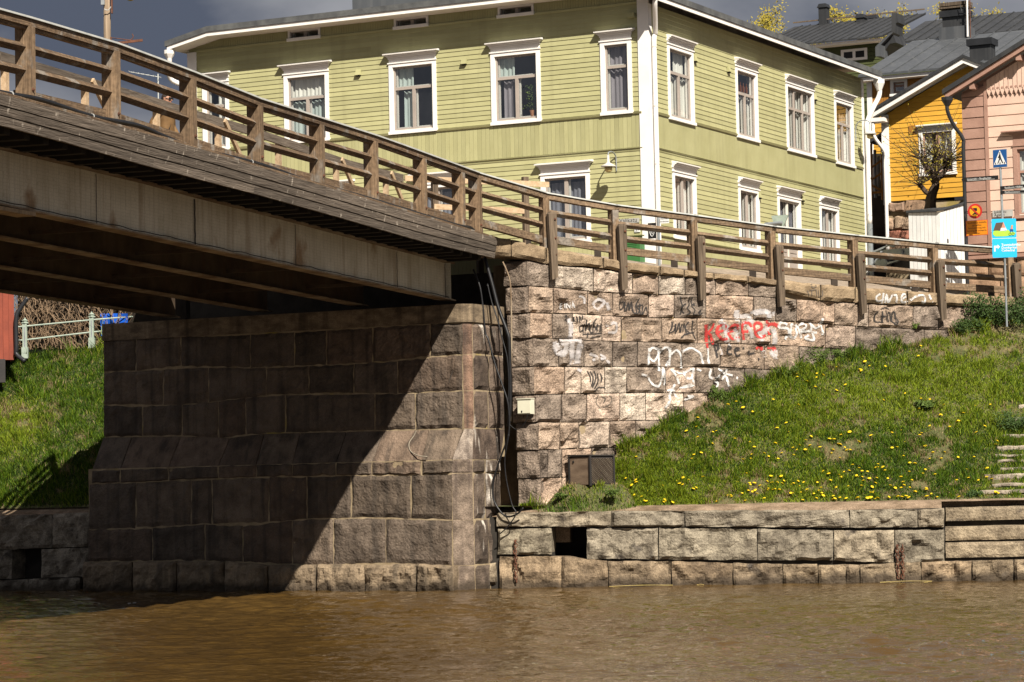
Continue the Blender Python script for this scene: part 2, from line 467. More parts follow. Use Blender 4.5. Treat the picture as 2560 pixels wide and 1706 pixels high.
mat('leaf_dark', (0.040, 0.075, 0.012), (0.024, 0.048, 0.008), 6, 0.65, 0)
mat('dandelion', (0.72, 0.52, 0.008), (0.62, 0.42, 0.006), 8, 0.7, 0)
mat('stalk', (0.10, 0.16, 0.02), None, 6, 0.7, 0)
mat('jacket', (0.165, 0.092, 0.035), (0.120, 0.066, 0.025), 5, 0.8, 0.25, 20)
mat('skin', (0.36, 0.19, 0.125), (0.32, 0.165, 0.105), 6, 0.6, 0.05)
mat('hair', (0.030, 0.018, 0.013), (0.018, 0.011, 0.008), 12, 0.7, 0.4, 60)
mat('jeans', (0.045, 0.065, 0.125), (0.030, 0.045, 0.09), 6, 0.85, 0.2, 40)
mat('shoe', (0.03, 0.028, 0.026), None, 4, 0.6, 0.05)
mat('sign_blue', (0.008, 0.26, 0.60), (0.008, 0.24, 0.56), 2, 0.45, 0)
mat('sign_cyan', (0.012, 0.40, 0.68), (0.012, 0.38, 0.64), 2, 0.45, 0)
mat('sign_navy', (0.012, 0.075, 0.24), None, 2, 0.45, 0)
mat('sign_white', (0.78, 0.78, 0.76), None, 2, 0.5, 0)
mat('sign_black', (0.012, 0.012, 0.013), None, 2, 0.5, 0)
mat('sign_red', (0.52, 0.028, 0.022), None, 2, 0.5, 0)
mat('sign_yellow', (0.72, 0.33, 0.012), None, 2, 0.5, 0)
mat('sign_orange', (0.68, 0.235, 0.010), None, 2, 0.5, 0)
mat('sign_lime', (0.36, 0.60, 0.05), None, 2, 0.5, 0)
mat('sign_brown', (0.09, 0.055, 0.035), None, 2, 0.5, 0)
mat('sign_pink', (0.62, 0.24, 0.16), None, 2, 0.5, 0)
mat('sign_grey', (0.42, 0.41, 0.38), None, 2, 0.5, 0)
mat('sign_green', (0.045, 0.16, 0.045), None, 2, 0.5, 0)
mat('graffiti_white', (0.68, 0.67, 0.66), (0.52, 0.505, 0.49), 5, 0.8, 0.05, patch=(.34, .28, .23), patch_scale=9, patch_pos=.56)
mat('graffiti_pale', (0.50, 0.47, 0.47), (0.38, 0.345, 0.325), 5, 0.8, 0.05, patch=(.33, .26, .20), patch_scale=4.5, patch_pos=.55)
mat('graffiti_red', (0.55, 0.045, 0.040), (0.40, 0.04, 0.035), 5, 0.8, 0.05, patch=(.35, .22, .17), patch_scale=6, patch_pos=.64)
mat('graffiti_black', (0.020, 0.018, 0.018), (0.032, 0.028, 0.026), 5, 0.8, 0.05, patch=(.16, .12, .095), patch_scale=6, patch_pos=.63)
mat('graffiti_grey', (0.10, 0.085, 0.07), (0.16, 0.125, 0.095), 5, 0.8, 0.05)
mat('box_cream', (0.62, 0.60, 0.47), (0.56, 0.54, 0.42), 2, 0.5, 0.03)
mat('box_brown', (0.27, 0.195, 0.135), (0.16, 0.11, 0.075), 1.8, 0.65, 0.2, 16, stretch=(1, 1, 4))
mat('box_dark', (0.030, 0.026, 0.024), (0.020, 0.018, 0.017), 2, 0.6, 0.1)
mat('lamp_cream', (0.58, 0.55, 0.50), None, 2, 0.4, 0)
mat('lamp_amber', (0.52, 0.40, 0.17), None, 2, 0.35, 0)
mat('terracotta', (0.42, 0.19, 0.09), None, 3, 0.8, 0.1)
mat('amber_glass', (0.16, 0.045, 0.010), None, 3, 0.15, 0, spec=.6)
mat('rope', (0.30, 0.26, 0.20), (0.20, 0.17, 0.13), 6, 0.9, 0.2, 40)
mat('reed', (0.46, 0.36, 0.13), (0.30, 0.22, 0.08), 4, 0.8, 0.1)

def spray(name):
    "let a paint thin out towards the edge of its stroke"
    m = MATS[name]; N = m.node_tree.nodes; L = m.node_tree.links
    out = [n for n in N if n.type == 'OUTPUT_MATERIAL'][0]; b = [n for n in N if n.type == 'BSDF_PRINCIPLED'][0]
    at = N.new('ShaderNodeAttribute'); at.attribute_name = 'core'
    geo = N.new('ShaderNodeNewGeometry'); nz = N.new('ShaderNodeTexNoise'); nz.inputs['Scale'].default_value = 26; nz.inputs['Detail'].default_value = 4
    L.new(geo.outputs['Position'], nz.inputs['Vector'])
    ma = N.new('ShaderNodeMath'); ma.operation = 'MULTIPLY_ADD'; ma.inputs[1].default_value = 1.5; L.new(nz.outputs['Fac'], ma.inputs[0]); L.new(at.outputs['Fac'], ma.inputs[2])
    mr = N.new('ShaderNodeMapRange'); mr.inputs['From Min'].default_value = 0.70; mr.inputs['From Max'].default_value = 1.22; L.new(ma.outputs['Value'], mr.inputs['Value'])
    tr = N.new('ShaderNodeBsdfTransparent'); mx = N.new('ShaderNodeMixShader')
    mu = N.new('ShaderNodeMath'); mu.operation = 'MULTIPLY'; mu.inputs[1].default_value = 0.85; L.new(mr.outputs['Result'], mu.inputs[0])
    L.new(mu.outputs['Value'], mx.inputs['Fac']); L.new(tr.outputs['BSDF'], mx.inputs[1]); L.new(b.outputs['BSDF'], mx.inputs[2]); L.new(mx.outputs['Shader'], out.inputs['Surface'])
for k in ('white', 'pale', 'red', 'black', 'grey'): spray('graffiti_' + k)

def glass(name, tint=(0.9, 0.93, 0.95), refl=0.10):
    m, N, L, out = nodes_of(name)
    tr = N.new('ShaderNodeBsdfTransparent'); tr.inputs['Color'].default_value = (*tint, 1)
    gl = N.new('ShaderNodeBsdfGlossy'); gl.inputs['Roughness'].default_value = 0.02
    geo = N.new('ShaderNodeNewGeometry')
    nn = N.new('ShaderNodeTexNoise'); nn.inputs['Scale'].default_value = 1.1
    L.new(geo.outputs['Position'], nn.inputs['Vector'])
    bp = N.new('ShaderNodeBump'); bp.inputs['Strength'].default_value = 0.10; bp.inputs['Distance'].default_value = 0.05
    L.new(nn.outputs['Fac'], bp.inputs['Height']); L.new(bp.outputs['Normal'], gl.inputs['Normal'])
    dt = N.new('ShaderNodeVectorMath'); dt.operation = 'DOT_PRODUCT'
    L.new(geo.outputs['Normal'], dt.inputs[0]); L.new(geo.outputs['Incoming'], dt.inputs[1])
    ab = N.new('ShaderNodeMath'); ab.operation = 'ABSOLUTE'; L.new(dt.outputs['Value'], ab.inputs[0])
    om = N.new('ShaderNodeMath'); om.operation = 'SUBTRACT'; om.inputs[0].default_value = 1.0; L.new(ab.outputs['Value'], om.inputs[1])
    pw = N.new('ShaderNodeMath'); pw.operation = 'POWER'; pw.inputs[1].default_value = 5.0; L.new(om.outputs['Value'], pw.inputs[0])
    ad = N.new('ShaderNodeMath'); ad.operation = 'MULTIPLY_ADD'; ad.inputs[1].default_value = 0.92; ad.inputs[2].default_value = refl; ad.use_clamp = True
    L.new(pw.outputs['Value'], ad.inputs[0])
    mx = N.new('ShaderNodeMixShader')
    L.new(ad.outputs['Value'], mx.inputs['Fac']); L.new(tr.outputs['BSDF'], mx.inputs[1]); L.new(gl.outputs['BSDF'], mx.inputs[2])
    L.new(mx.outputs['Shader'], out.inputs['Surface'])
    MATS[name] = m
glass('glass', refl=0.20)
glass('glass_dark', refl=0.03)

def water_mat():
    m, N, L, out = nodes_of('river_water')
    b = N.new('ShaderNodeBsdfPrincipled')
    b.inputs['Roughness'].default_value = 0.04
    b.inputs['IOR'].default_value = 1.33
    b.inputs['Specular IOR Level'].default_value = 0.5
    geo = N.new('ShaderNodeNewGeometry')
    def nz(scale, st, detail, rough=.5):
        mp = N.new('ShaderNodeMapping'); mp.inputs['Scale'].default_value = st
        mp.inputs['Rotation'].default_value = (0, 0, R(8))
        L.new(geo.outputs['Position'], mp.inputs['Vector'])
        n = N.new('ShaderNodeTexNoise'); n.inputs['Scale'].default_value = scale
        n.inputs['Detail'].default_value = detail; n.inputs['Roughness'].default_value = rough
        L.new(mp.outputs['Vector'], n.inputs['Vector'])
        return n.outputs['Fac']
    c = N.new('ShaderNodeValToRGB')
    c.color_ramp.elements[0].position = .35; c.color_ramp.elements[1].position = .68
    c.color_ramp.elements[0].color = (0.056, 0.031, 0.0085, 1); c.color_ramp.elements[1].color = (0.080, 0.046, 0.013, 1)
    L.new(nz(.25, (1, .5, 1), 4), c.inputs['Fac'])
    L.new(c.outputs['Color'], b.inputs['Base Color'])
    b2 = N.new('ShaderNodeBump'); b2.inputs['Strength'].default_value = 1.0; b2.inputs['Distance'].default_value = 0.035
    L.new(nz(6.0, (0.7, 1.0, 1), 3, .55), b2.inputs['Height'])
    L.new(b2.outputs['Normal'], b.inputs['Normal'])
    L.new(b.outputs['BSDF'], out.inputs['Surface'])
    MATS['river_water'] = m
water_mat()

def blade_mat(name, attr='tint'):
    m, N, L, out = nodes_of(name)
    b = N.new('ShaderNodeBsdfPrincipled'); b.inputs['Roughness'].default_value = 0.6
    b.inputs['Specular IOR Level'].default_value = 0.25
    a = N.new('ShaderNodeAttribute'); a.attribute_name = attr
    L.new(a.outputs['Color'], b.inputs['Base Color'])
    tr = N.new('ShaderNodeBsdfTranslucent'); L.new(a.outputs['Color'], tr.inputs['Color'])
    mx = N.new('ShaderNodeMixShader'); mx.inputs['Fac'].default_value = 0.25
    L.new(b.outputs['BSDF'], mx.inputs[1]); L.new(tr.outputs['BSDF'], mx.inputs[2])
    L.new(mx.outputs['Shader'], out.inputs['Surface'])
    MATS[name] = m
blade_mat('grass_blade')

def text_obj(name, body, size, M4, matname, parent, align='LEFT', depth=0.0, bold=False):
    "flat lettering as a mesh; M4 maps the text plane to the world"
    cu = bpy.data.curves.new('lettering', 'FONT')
    cu.body = body; cu.size = size; cu.align_x = align; cu.resolution_u = 2
    if bold: cu.offset = size * 0.018
    tmp = bpy.data.objects.new('lettering_source', cu)
    me = tmp.to_mesh().copy()
    tmp.to_mesh_clear()
    bpy.data.objects.remove(tmp); bpy.data.curves.remove(cu)
    me.transform(M4)
    c = Vector((0, 0, 0))
    for v in me.vertices: c += v.co
    if len(me.vertices): c /= len(me.vertices)
    me.transform(Matrix.Translation(-c))
    me.materials.clear(); me.materials.append(MATS[matname])
    return link(name, me, parent, c)

def plane_m4(origin, xdir, ydir):
    x = Vector(xdir).normalized(); y = Vector(ydir).normalized(); z = x.cross(y)
    m = Matrix.Identity(4)
    for i in range(3):
        m[i][0] = x[i]; m[i][1] = y[i]; m[i][2] = z[i]; m[i][3] = origin[i]
    return m

# ================================================================== frames of the place
CORNER = P(1623, 247, 68.0)
FL = Frame(CORNER, LD, LN)                     # green house, river front
FR = Frame(CORNER, RD, RN)                     # green house, side street front
BD = (-math.sin(BYAW), -math.cos(BYAW), 0)     # along the bridge, out over the river
BN = (math.cos(BYAW), -math.sin(BYAW), 0)
FB = Frame(P(1235, 600, 62.0), BD, BN)         # near side of the bridge
PK = P(1157, 900, 61.6)
FP = Frame(PK, LD, LN)                         # river face of the abutment
WYAW = R(26)
WD = (math.cos(WYAW), math.sin(WYAW), 0)
WN = (math.sin(WYAW), -math.cos(WYAW), 0)
FW = Frame(P(1335, 1000, 62.6), WD, WN)        # retaining wall along the street
FWL = Frame(FW.at(0, 0), LD, LN)               # its left return
qa, qb = P(1240, 1470, 62.05), P(2559, 1450, 60.2)
qd = Vector((qb.x - qa.x, qb.y - qa.y, 0)).normalized()
FQ = Frame(qa, qd, (qd.y, -qd.x, 0))           # quay wall

# ================================================================== river
def river():
    "a rippled sheet where the camera looks, flat water beyond"
    rg = np.random.default_rng(12)
    ys = [18.0]
    while ys[-1] < 67.5: ys.append(ys[-1] + .045 + (ys[-1] - 18) * .0011)
    ys = np.array(ys); nx = 420
    t = np.linspace(-1, 1, nx)
    X = t[None, :] * (ys[:, None] * .205 + 2.2); Y = np.repeat(ys[:, None], nx, 1)
    Z = np.zeros_like(X)
    for i in range(70):
        lam = .15 * (13.0 ** rg.random()) ; k = 2 * np.pi / lam
        th = np.pi / 2 + rg.normal(0, .75)
        a = .0043 * lam
        wx = 1.0 + .0 * X
        Z += a * np.sin(k * (X * np.cos(th) + Y * np.sin(th)) + rg.random() * 6.28 + .8 * np.sin(.35 * X + .2 * Y + i))
    gust = .55 + .75 * (.5 + .5 * np.sin(.22 * X + 1.3 * np.sin(.11 * Y) + 2.0)) * (.5 + .5 * np.sin(.17 * Y + .3 * X))
    Z *= gust
    ed = np.minimum(1, np.minimum((1 - abs(t))[None, :] * 12, np.minimum((ys - 18)[:, None] / 2, (67.5 - ys)[:, None] / 1.0)))
    Z *= np.clip(ed, 0, 1)
    ny = len(ys)
    V = np.stack([X, Y, Z], 2).reshape(-1, 3)
    i, j = np.meshgrid(np.arange(nx - 1), np.arange(ny - 1))
    a = (j * nx + i).reshape(-1)
    Fq = np.stack([a, a + 1, a + nx + 1, a + nx], 1)
    n0 = len(V)
    c = [n0 + q for q in range(4)]
    e = [0, nx - 1, (ny - 1) * nx + nx - 1, (ny - 1) * nx]
    V = np.concatenate([V, np.array([(-300, -60, 0), (300, -60, 0), (300, 72, 0), (-300, 72, 0)])])
    me = bpy.data.meshes.new('river_water')
    fs = [tuple(f) for f in Fq.tolist()]
    fs.append(tuple([c[0], c[1], e[1]] + list(range(nx - 2, -1, -1))))
    fs.append(tuple([c[1], c[2], e[2]] + [j * nx + nx - 1 for j in range(ny - 2, -1, -1)]))
    fs.append(tuple([c[2], c[3], e[3]] + [(ny - 1) * nx + q for q in range(1, nx)]))
    fs.append(tuple([c[3], c[0], e[0]] + [j * nx for j in range(1, ny)]))
    me.from_pydata(V.tolist(), [], fs)
    me.polygons.foreach_set('use_smooth', [True] * len(me.polygons))
    me.materials.append(MATS['river_water'])
    tag(link('river_water', me, None, (0, 0, 0)), kind='structure')
river()

# ================================================================== stones
def shade(c, a, b):
    k = random.uniform(a, b)
    return tuple(v * k for v in c)
SOLIDS = []          # world-space faces the graffiti is sprayed on
def fract(p, oct=3):
    return mnoise.fractal(p, 0.9, 2.1, oct)

def stone(c4, n, parent, matname, color, amp=0.04, nx=9, ny=6, depth=0.35, gap=0.012, rnd=0.04,
          freq=2.4, bulge=0.0, name='stone', solid=False, chip=0.0, jit=0.012, proud=1.0):
    "a block with a dressed or rock-faced front; corners BL, BR, TR, TL in space, n outwards"
    c4 = [Vector(c) for c in c4]; n = Vector(n).normalized()
    w = ((c4[1] - c4[0]).length + (c4[2] - c4[3]).length) / 2
    h = ((c4[3] - c4[0]).length + (c4[2] - c4[1]).length) / 2
    nx = max(3, nx); ny = max(3, ny)
    so = Vector((random.uniform(-90, 90), random.uniform(-90, 90), random.uniform(-90, 90)))
    gs, gt = min(.2, gap / w), min(.2, gap / h)
    tilt_a, tilt_b = random.uniform(-1, 1) * amp * .5, random.uniform(-1, 1) * amp * .5
    seeds = []
    for _ in range(max(4, int(w * h * 14))):
        seeds.append((random.random() * w, random.random() * h, random.uniform(-1, 1), random.uniform(-.9, .9), random.uniform(-.9, .9)))
    vs = []
    for j in range(ny + 1):
        t = lerp(gt, 1 - gt, j / ny)
        for i in range(nx + 1):
            s = lerp(gs, 1 - gs, i / nx)
            p = (c4[0] * (1 - s) + c4[1] * s) * (1 - t) + (c4[3] * (1 - s) + c4[2] * s) * t
            e = min(s * w, (1 - s) * w, t * h, (1 - t) * h)
            k = min(1.0, max(0.0, (e - gap) / rnd))
            k = math.sqrt(k)
            pn = p * freq + so
            f = fract(pn)
            d = amp * (f + .75 * proud) * k + chip * .9 * proud * k - rnd * (.45 if proud else .8) * (1 - k) + bulge * k * math.sin(math.pi * s) * math.sin(math.pi * t)
            d += (tilt_a * (s - .5) + tilt_b * (t - .5)) * k
            if chip:            # split facets
                X_, Z_ = s * w, t * h
                ds = [(math.hypot(X_ - q[0], Z_ - q[1]), q) for q in seeds]
                m0 = min(x[0] for x in ds); acc = wt = 0.0
                for dd, q in ds:
                    if dd - m0 < .14:
                        g = math.exp(-(dd - m0) * 38)
                        acc += g * (q[2] * .5 + (q[3] * (X_ - q[0]) + q[4] * (Z_ - q[1])) * 3.0); wt += g
                d += chip * acc / wt * k
            j3 = mnoise.noise_vector(p * 5 + so) * jit
            j3 -= n * j3.dot(n)
            vs.append(p + j3 + n * d)
    fs = []
    W = nx + 1
    for j in range(ny):
        for i in range(nx):
            a = j * W + i
            fs.append((a, a + 1, a + W + 1, a + W))
    ring = [i for i in range(W)] + [j * W + nx for j in range(1, ny + 1)] + \
           [ny * W + i for i in range(nx - 1, -1, -1)] + [j * W for j in range(ny - 1, 0, -1)]
    b = len(vs)
    for r in ring: vs.append(vs[r] - n * depth)
    m = len(ring)
    for i in range(m):
        fs.append((ring[(i + 1) % m], ring[i], b + i, b + (i + 1) % m))
    fs.append(tuple(b + i for i in range(m))[::-1])
    if solid: SOLIDS.append((vs, fs[:nx * ny]))
    mb = MB(); mb.v = vs; mb.f = fs
    return build(name, mb, MATS[matname], parent, color=color)

def course(F, d, top, bot, joints, parent, matname, colf, **kw):
    "one row of stones between two photo polylines, cut at the joints (x, or (x_top, x_bottom))"
    for a, b in zip(joints, joints[1:]):
        at_, ab = a if isinstance(a, tuple) else (a, a)
        bt, bb = b if isinstance(b, tuple) else (b, b)
        q = [F.pt(ab, ipoly(bot, ab), d), F.pt(bb, ipoly(bot, bb), d), F.pt(bt, ipoly(top, bt), d), F.pt(at_, ipoly(top, at_), d)]
        w = (q[1] - q[0]).length
        kw2 = dict(kw)
        kw2['nx'] = int(max(4, min(22, w / .062)))
        kw2['ny'] = 10
        stone(q, F.n, parent, matname, colf((at_ + ab + bt + bb) / 4, (ipoly(top, at_) + ipoly(bot, ab)) / 2), **kw2)

# ------------------------------------------------------------------ retaining wall
wall = thing('retaining_wall', FW.at(5, 2), 'tall granite block retaining wall sprayed with graffiti below the wooden railing', 'stone wall')
B = {
 0: [(1316, 650), (1392, 666), (1543, 673), (1568, 682), (1647, 689), (1738, 695), (1790, 699), (1872, 708), (1942, 714)],
 1: [(1316, 714), (1373, 718), (1469, 728), (1532, 733), (1620, 736), (1765, 737), (1872, 740), (1919, 743), (1958, 746), (2140, 758), (2270, 763), (2345, 765), (2440, 768), (2560, 772)],
 2: [(1280, 781), (1384, 784), (1469, 785), (1532, 791), (1650, 795), (1765, 795), (1853, 799), (1919, 802), (1994, 804), (2065, 810), (2139, 816), (2285, 823), (2348, 825), (2440, 828), (2560, 832)],
 3: [(1280, 846), (1332, 845), (1455, 850), (1529, 854), (1656, 855), (1743, 858), (1853, 859.5), (1919, 862), (1997, 866), (2064, 870), (2139, 875), (2200, 877), (2440, 886)],
 4: [(1285, 914), (1332, 916), (1458, 917), (1593, 917), (1708, 918.5), (1801, 917), (1911, 924), (2120, 934), (2300, 940)],
 5: [(1285, 987), (1340, 987), (1469, 984), (1612, 981.5), (1708, 983), (1782, 981.5), (1990, 985)],
 6: [(1285, 1057), (1346, 1056), (1469, 1055.6), (1521, 1053), (1590, 1051.5), (1800, 1048)],
 7: [(1285, 1124), (1351, 1125.5), (1450, 1121), (1529.5, 1119), (1700, 1114)],
 8: [(1285, 1197), (1376, 1195), (1450, 1192), (1600, 1186)],
 9: [(1285, 1275), (1376, 1272), (1600, 1262)],
}
def wall_col(x, y):
    r = random.random()
    pale = [(.53, .46, .38), (.50, .41, .33), (.47, .37, .295)]
    tan = [(.37, .285, .215), (.40, .30, .225), (.335, .258, .198)]
    grey = [(.265, .215, .172), (.225, .183, .148), (.295, .238, .19)]
    pp, pg = .15, .25
    if y < 735 and 1390 < x < 1700: pp, pg = .95, .0
    elif 900 < y < 1060 and 1390 < x < 1720: pp, pg = .75, .1
    elif 840 < y < 920: pp, pg = .05, .75
    elif x < 1400: pp, pg = .0, .6
    elif x > 1900 and y > 790: pp, pg = .45, .15
    c = random.choice(pale if r < pp else (grey if r < pp + pg else tan))
    k = random.uniform(.88, 1.12)
    return tuple(v * k for v in c)
WROWS = [
 (0, [1316, 1373, 1484, 1581, 1647, 1713, 1740, 1789, 1872, 1942]),
 (1, [1321, 1384, 1469, 1532, 1622, 1686, 1765, 1884, 1940, 1992, 2087, 2145, 2171, 2283, 2347, 2430, 2530]),
 (2, [1325, 1381, 1432, 1505, 1553, 1655, 1743, 1853, 1927, 2064, 2139, 2203, 2311, 2400, 2500]),
 (3, [1332, 1397, 1460, 1532, 1594, 1705, 1802, 1911, 1998, 2120, 2230, 2340]),
 (4, [1335, 1412, 1453, 1512, 1567, 1665, 1740, 1783, 1862, 1940, 2060]),
 (5, [1339, 1405, 1467, 1550, 1614, 1709, 1790, 1900]),
 (6, [1346, 1400, 1448, 1525, 1590, 1670, 1760]),
 (7, [1350, 1370, 1405, 1480, 1560, 1640]),
 (8, [1353, 1405, 1470, 1540]),
]
for r, js in WROWS:
    course(FW, 0.0, B[r], B[r + 1], js, wall, 'granite_wall', wall_col, amp=.040, rnd=.014, freq=4.5, chip=.115, proud=.15,
           gap=.011, solid=True, depth=.4)
    # the quoin on the left return, in the same courses
    x0 = js[0]
    ub, zb = FW.px(x0, ipoly(B[r + 1], x0)); ut, zt = FW.px(x0, ipoly(B[r], x0))
    p0, p1 = FW.at(ub, zb), FW.at(ut, zt)
    ld = Vector(LD)
    stone([p0 + ld * .60, p0, p1, p1 + ld * .60], LN, wall, 'granite_wall', shade((.27, .215, .17), .7, .95),
          amp=.06, nx=9, ny=10, rnd=.02, chip=.06, depth=.5, gap=.011, proud=.2)
mb = MB()
mb.fquad(FW, [FW.px(1375, 1285, -.085), FW.px(2640, 1100, -.085), FW.px(2640, 770, -.085), FW.px(1332, 660, -.085)], -.085, -.3)
build('mortar', mb, MATS['mortar'], wall)
mb = MB()
mb.fquad(FWL, [(-.1, 1.5), (.55, 1.5), (.55, 7.3), (-.1, 7.3)], -.30, -.55)
build('mortar', mb, MATS['mortar'], wall)

SOLIDS.append(([FW.pt(1372, 1285, -.040), FW.pt(2640, 1100, -.040), FW.pt(2640, 770, -.040), FW.pt(1328, 660, -.040)], [(0, 1, 2, 3)]))
COPT = [(1215, 590), (1280, 598), (1392, 625), (1500, 643), (1568, 655), (1652, 666), (1762, 682), (1872, 690), (1942, 699), (1961, 703), (2139, 718), (2342, 733), (2440, 738), (2560, 743)]
COPB = [(1215, 640), (1275, 640), (1316, 650), (1392, 664), (1543, 672), (1568, 681), (1738, 694), (1872, 707), (1942, 713), (1950, 745), (2140, 757), (2345, 764), (2560, 771)]
for a, b in zip([1222, 1280, 1367, 1510, 1568, 1652, 1712, 1786, 1872, 1945, 2053, 2140, 2270, 2345, 2450, 2560],
                [1278, 1365, 1508, 1566, 1650, 1711, 1785, 1870, 1943, 2051, 2139, 2268, 2344, 2449, 2559, 2700]):
    q = [FW.pt(a, ipoly(COPB, a), .05), FW.pt(b, ipoly(COPB, b), .05), FW.pt(b, ipoly(COPT, b), .05), FW.pt(a, ipoly(COPT, a), .05)]
    stone(q, WN, wall, 'coping', None, amp=.022, nx=12, ny=5, rnd=.025, freq=4.5, gap=.006, depth=.75, name='coping_stone', solid=True, jit=.022, chip=.03)

# ------------------------------------------------------------------ bridge abutment
pier = thing('bridge_abutment', FP.at(4, 0, .3), 'dark granite bridge abutment standing in the river under the bridge', 'bridge abutment')
PR = {
 'cap_t': [(258, 807), (640, 786), (1103, 763), (1157, 760), (1175, 759)],
 'cap_b': [(258, 848), (640, 836), (930, 819), (1076, 809), (1157, 806)],
 1: [(258, 931), (384, 928), (452, 916), (640, 921), (736, 916), (815, 914), (931, 907.5), (991, 902), (1079, 892), (1157, 886)],
 2: [(258, 1013), (356, 1016), (521, 1008), (590, 995), (640, 991), (736, 986), (878, 983), (974, 986), (1051, 983), (1157, 977)],
 3: [(258, 1093), (452, 1090), (548, 1098), (640, 1084), (837, 1080), (931, 1077.5), (1038, 1075), (1157, 1072)],
 'fold': [(232, 1176), (640, 1162), (1131, 1150)],
 4: [(228, 1210), (640, 1194), (846, 1189), (1051, 1188.6), (1131, 1184)],
 5: [(219, 1324), (371, 1321), (516, 1310), (613, 1315), (640, 1311), (737, 1300), (885, 1295), (1034, 1297), (1134, 1301)],
 6: [(219, 1405), (478, 1402), (581, 1403), (672, 1413), (785, 1410), (834, 1413), (898, 1414), (937, 1407), (1043, 1408), (1124, 1416), (1172, 1410), (1215, 1404)],
 7: [(206, 1486), (672, 1492), (1214, 1485)],
}
def pier_col(x, y):
    k = random.uniform(.66, 1.12)
    c = random.choice([(.155, .122, .094), (.135, .108, .086), (.168, .125, .095), (.145, .116, .092)])
    return tuple(v * k for v in c)
PB = .40                                       # the base stands this far in front of the shaft
FPb = Frame(FP.at(FP.px(1131, 1280, PB)[0], 0, PB), LD, LN)
pk = dict(amp=.026, rnd=.016, freq=5.5, gap=.0145, depth=.4, jit=.030, chip=.026, proud=.6)
course(FP, 0, PR['cap_b'], PR[1], [258, 340, 452, 625, 736, 815.5, 931, 1074.6, 1157], pier, 'granite_pier', pier_col, **pk)
course(FP, 0, PR[1], PR[2], [258, 408, 521, 665, 772, 884, 994, 1157], pier, 'granite_pier', pier_col, **pk)
course(FP, 0, PR[2], PR[3], [258, 356, 455, 546, 614, 714, 937, 1038, 1157], pier, 'granite_pier', pier_col, **pk)
course(FPb, 0, PR['fold'], PR[4], [229, 300, 420, 545, 640, 730, 840, 930, 1053, 1131], pier, 'granite_pier', pier_col, **pk)
course(FPb, 0, PR[4], PR[5], [222, 340, 478, 530, 672, 767, 878, 1027, 1131], pier, 'granite_pier', pier_col, **pk)
course(FPb, 0, PR[5], PR[6], [219, 381, 513, 607, 730, 834, 964, 1131], pier, 'granite_pier', pier_col, **pk)
pkw = dict(pk); pkw.update(amp=.05, bulge=.05, rnd=.04, chip=.05)
course(FPb, .16, PR[6], PR[7], [206, 330, 440, 560, 669, 790, 911, 1040, 1135], pier, 'granite_pier',
       lambda x, y: shade((.235, .185, .128), .85, 1.15), **pkw)
# the sloped course between shaft and base
for (ta, ba), (tb, bb) in zip([(258, 229), (330, 300), (452, 420), (575, 545), (660, 640), (750, 730), (866, 840), (960, 930), (1073, 1053)],
                              [(330, 300), (452, 420), (575, 545), (660, 640), (750, 730), (866, 840), (960, 930), (1073, 1053), (1157, 1131)]):
    q = [FPb.pt(ba, ipoly(PR['fold'], ba)), FPb.pt(bb, ipoly(PR['fold'], bb)), FP.pt(tb, ipoly(PR[3], tb)), FP.pt(ta, ipoly(PR[3], ta))]
    nn = (q[1] - q[0]).cross(q[3] - q[0]).normalized()
    stone(q, nn, pier, 'granite_pier', tuple(v * 1.1 for v in pier_col(0, 0)), amp=.010, nx=10, ny=7, rnd=.02, freq=5, gap=.011, depth=.3)
# right end: cut-off corner and the side towards the retaining wall
cdir = (Vector((-LD[0], -LD[1], 0)) + Vector(RD)).normalized()
cn = (Vector(LN) + Vector(RN)).normalized()
def zrow(k, x, F): return F.px(x, ipoly(PR[k], x))[1]
up_rows = ['cap_b', 1, 2, 3]
lo_rows = ['fold', 4, 5, 6, 7]
K0 = FP.at(0, 0); K1 = K0 + cdir * .24; K2 = K1 + Vector(RD) * 1.5
J0 = FPb.at(0, 0); J1 = J0 + cdir * .50; J2 = J1 + Vector(RD) * 1.35
V3 = lambda p, z: Vector((p.x, p.y, z))
zs_u = [zrow(k, 1157, FP) for k in up_rows]
zs_l = [zrow(k, 1131, FPb) for k in lo_rows]
def corner_set(zs, a, b, c, c_a, c_b):
    for i in range(len(zs) - 1):
        zt, zb = zs[i], zs[i + 1]
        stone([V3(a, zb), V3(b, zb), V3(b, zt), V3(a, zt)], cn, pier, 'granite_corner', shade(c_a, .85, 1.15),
              amp=.012, nx=5, ny=8, rnd=.012, gap=.006, depth=.3)
        m = b.lerp(c, random.uniform(.42, .6))
        for p, q2 in ((b, m), (m, c)):
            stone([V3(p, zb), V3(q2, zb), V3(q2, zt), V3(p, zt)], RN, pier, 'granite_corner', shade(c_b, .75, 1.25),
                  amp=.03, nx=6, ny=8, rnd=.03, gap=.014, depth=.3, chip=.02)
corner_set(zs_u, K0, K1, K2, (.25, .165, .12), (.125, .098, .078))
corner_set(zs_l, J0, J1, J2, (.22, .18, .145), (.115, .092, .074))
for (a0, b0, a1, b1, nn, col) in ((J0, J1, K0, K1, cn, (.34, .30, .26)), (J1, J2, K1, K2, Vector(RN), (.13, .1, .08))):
    q = [V3(a0, zs_l[0]), V3(b0, zs_l[0]), V3(b1, zs_u[-1]), V3(a1, zs_u[-1])]
    n_ = (q[1] - q[0]).cross(q[3] - q[0]).normalized()
    if n_.dot(nn) < 0: n_ = -n_
    stone(q, n_, pier, 'granite_corner', col, amp=.012, nx=6, ny=7, rnd=.015, depth=.3, gap=.008)
mb = MB()
L0 = FP.at(FP.px(259, 900)[0], 0); M0 = FPb.at(FPb.px(222, 1300)[0], 0)
ins = lambda p, n, k: p - Vector(n) * k
def core(poly, z0, z1):
    mb.prism([V3(p, z0) for p in poly], (0, 0, z1 - z0))
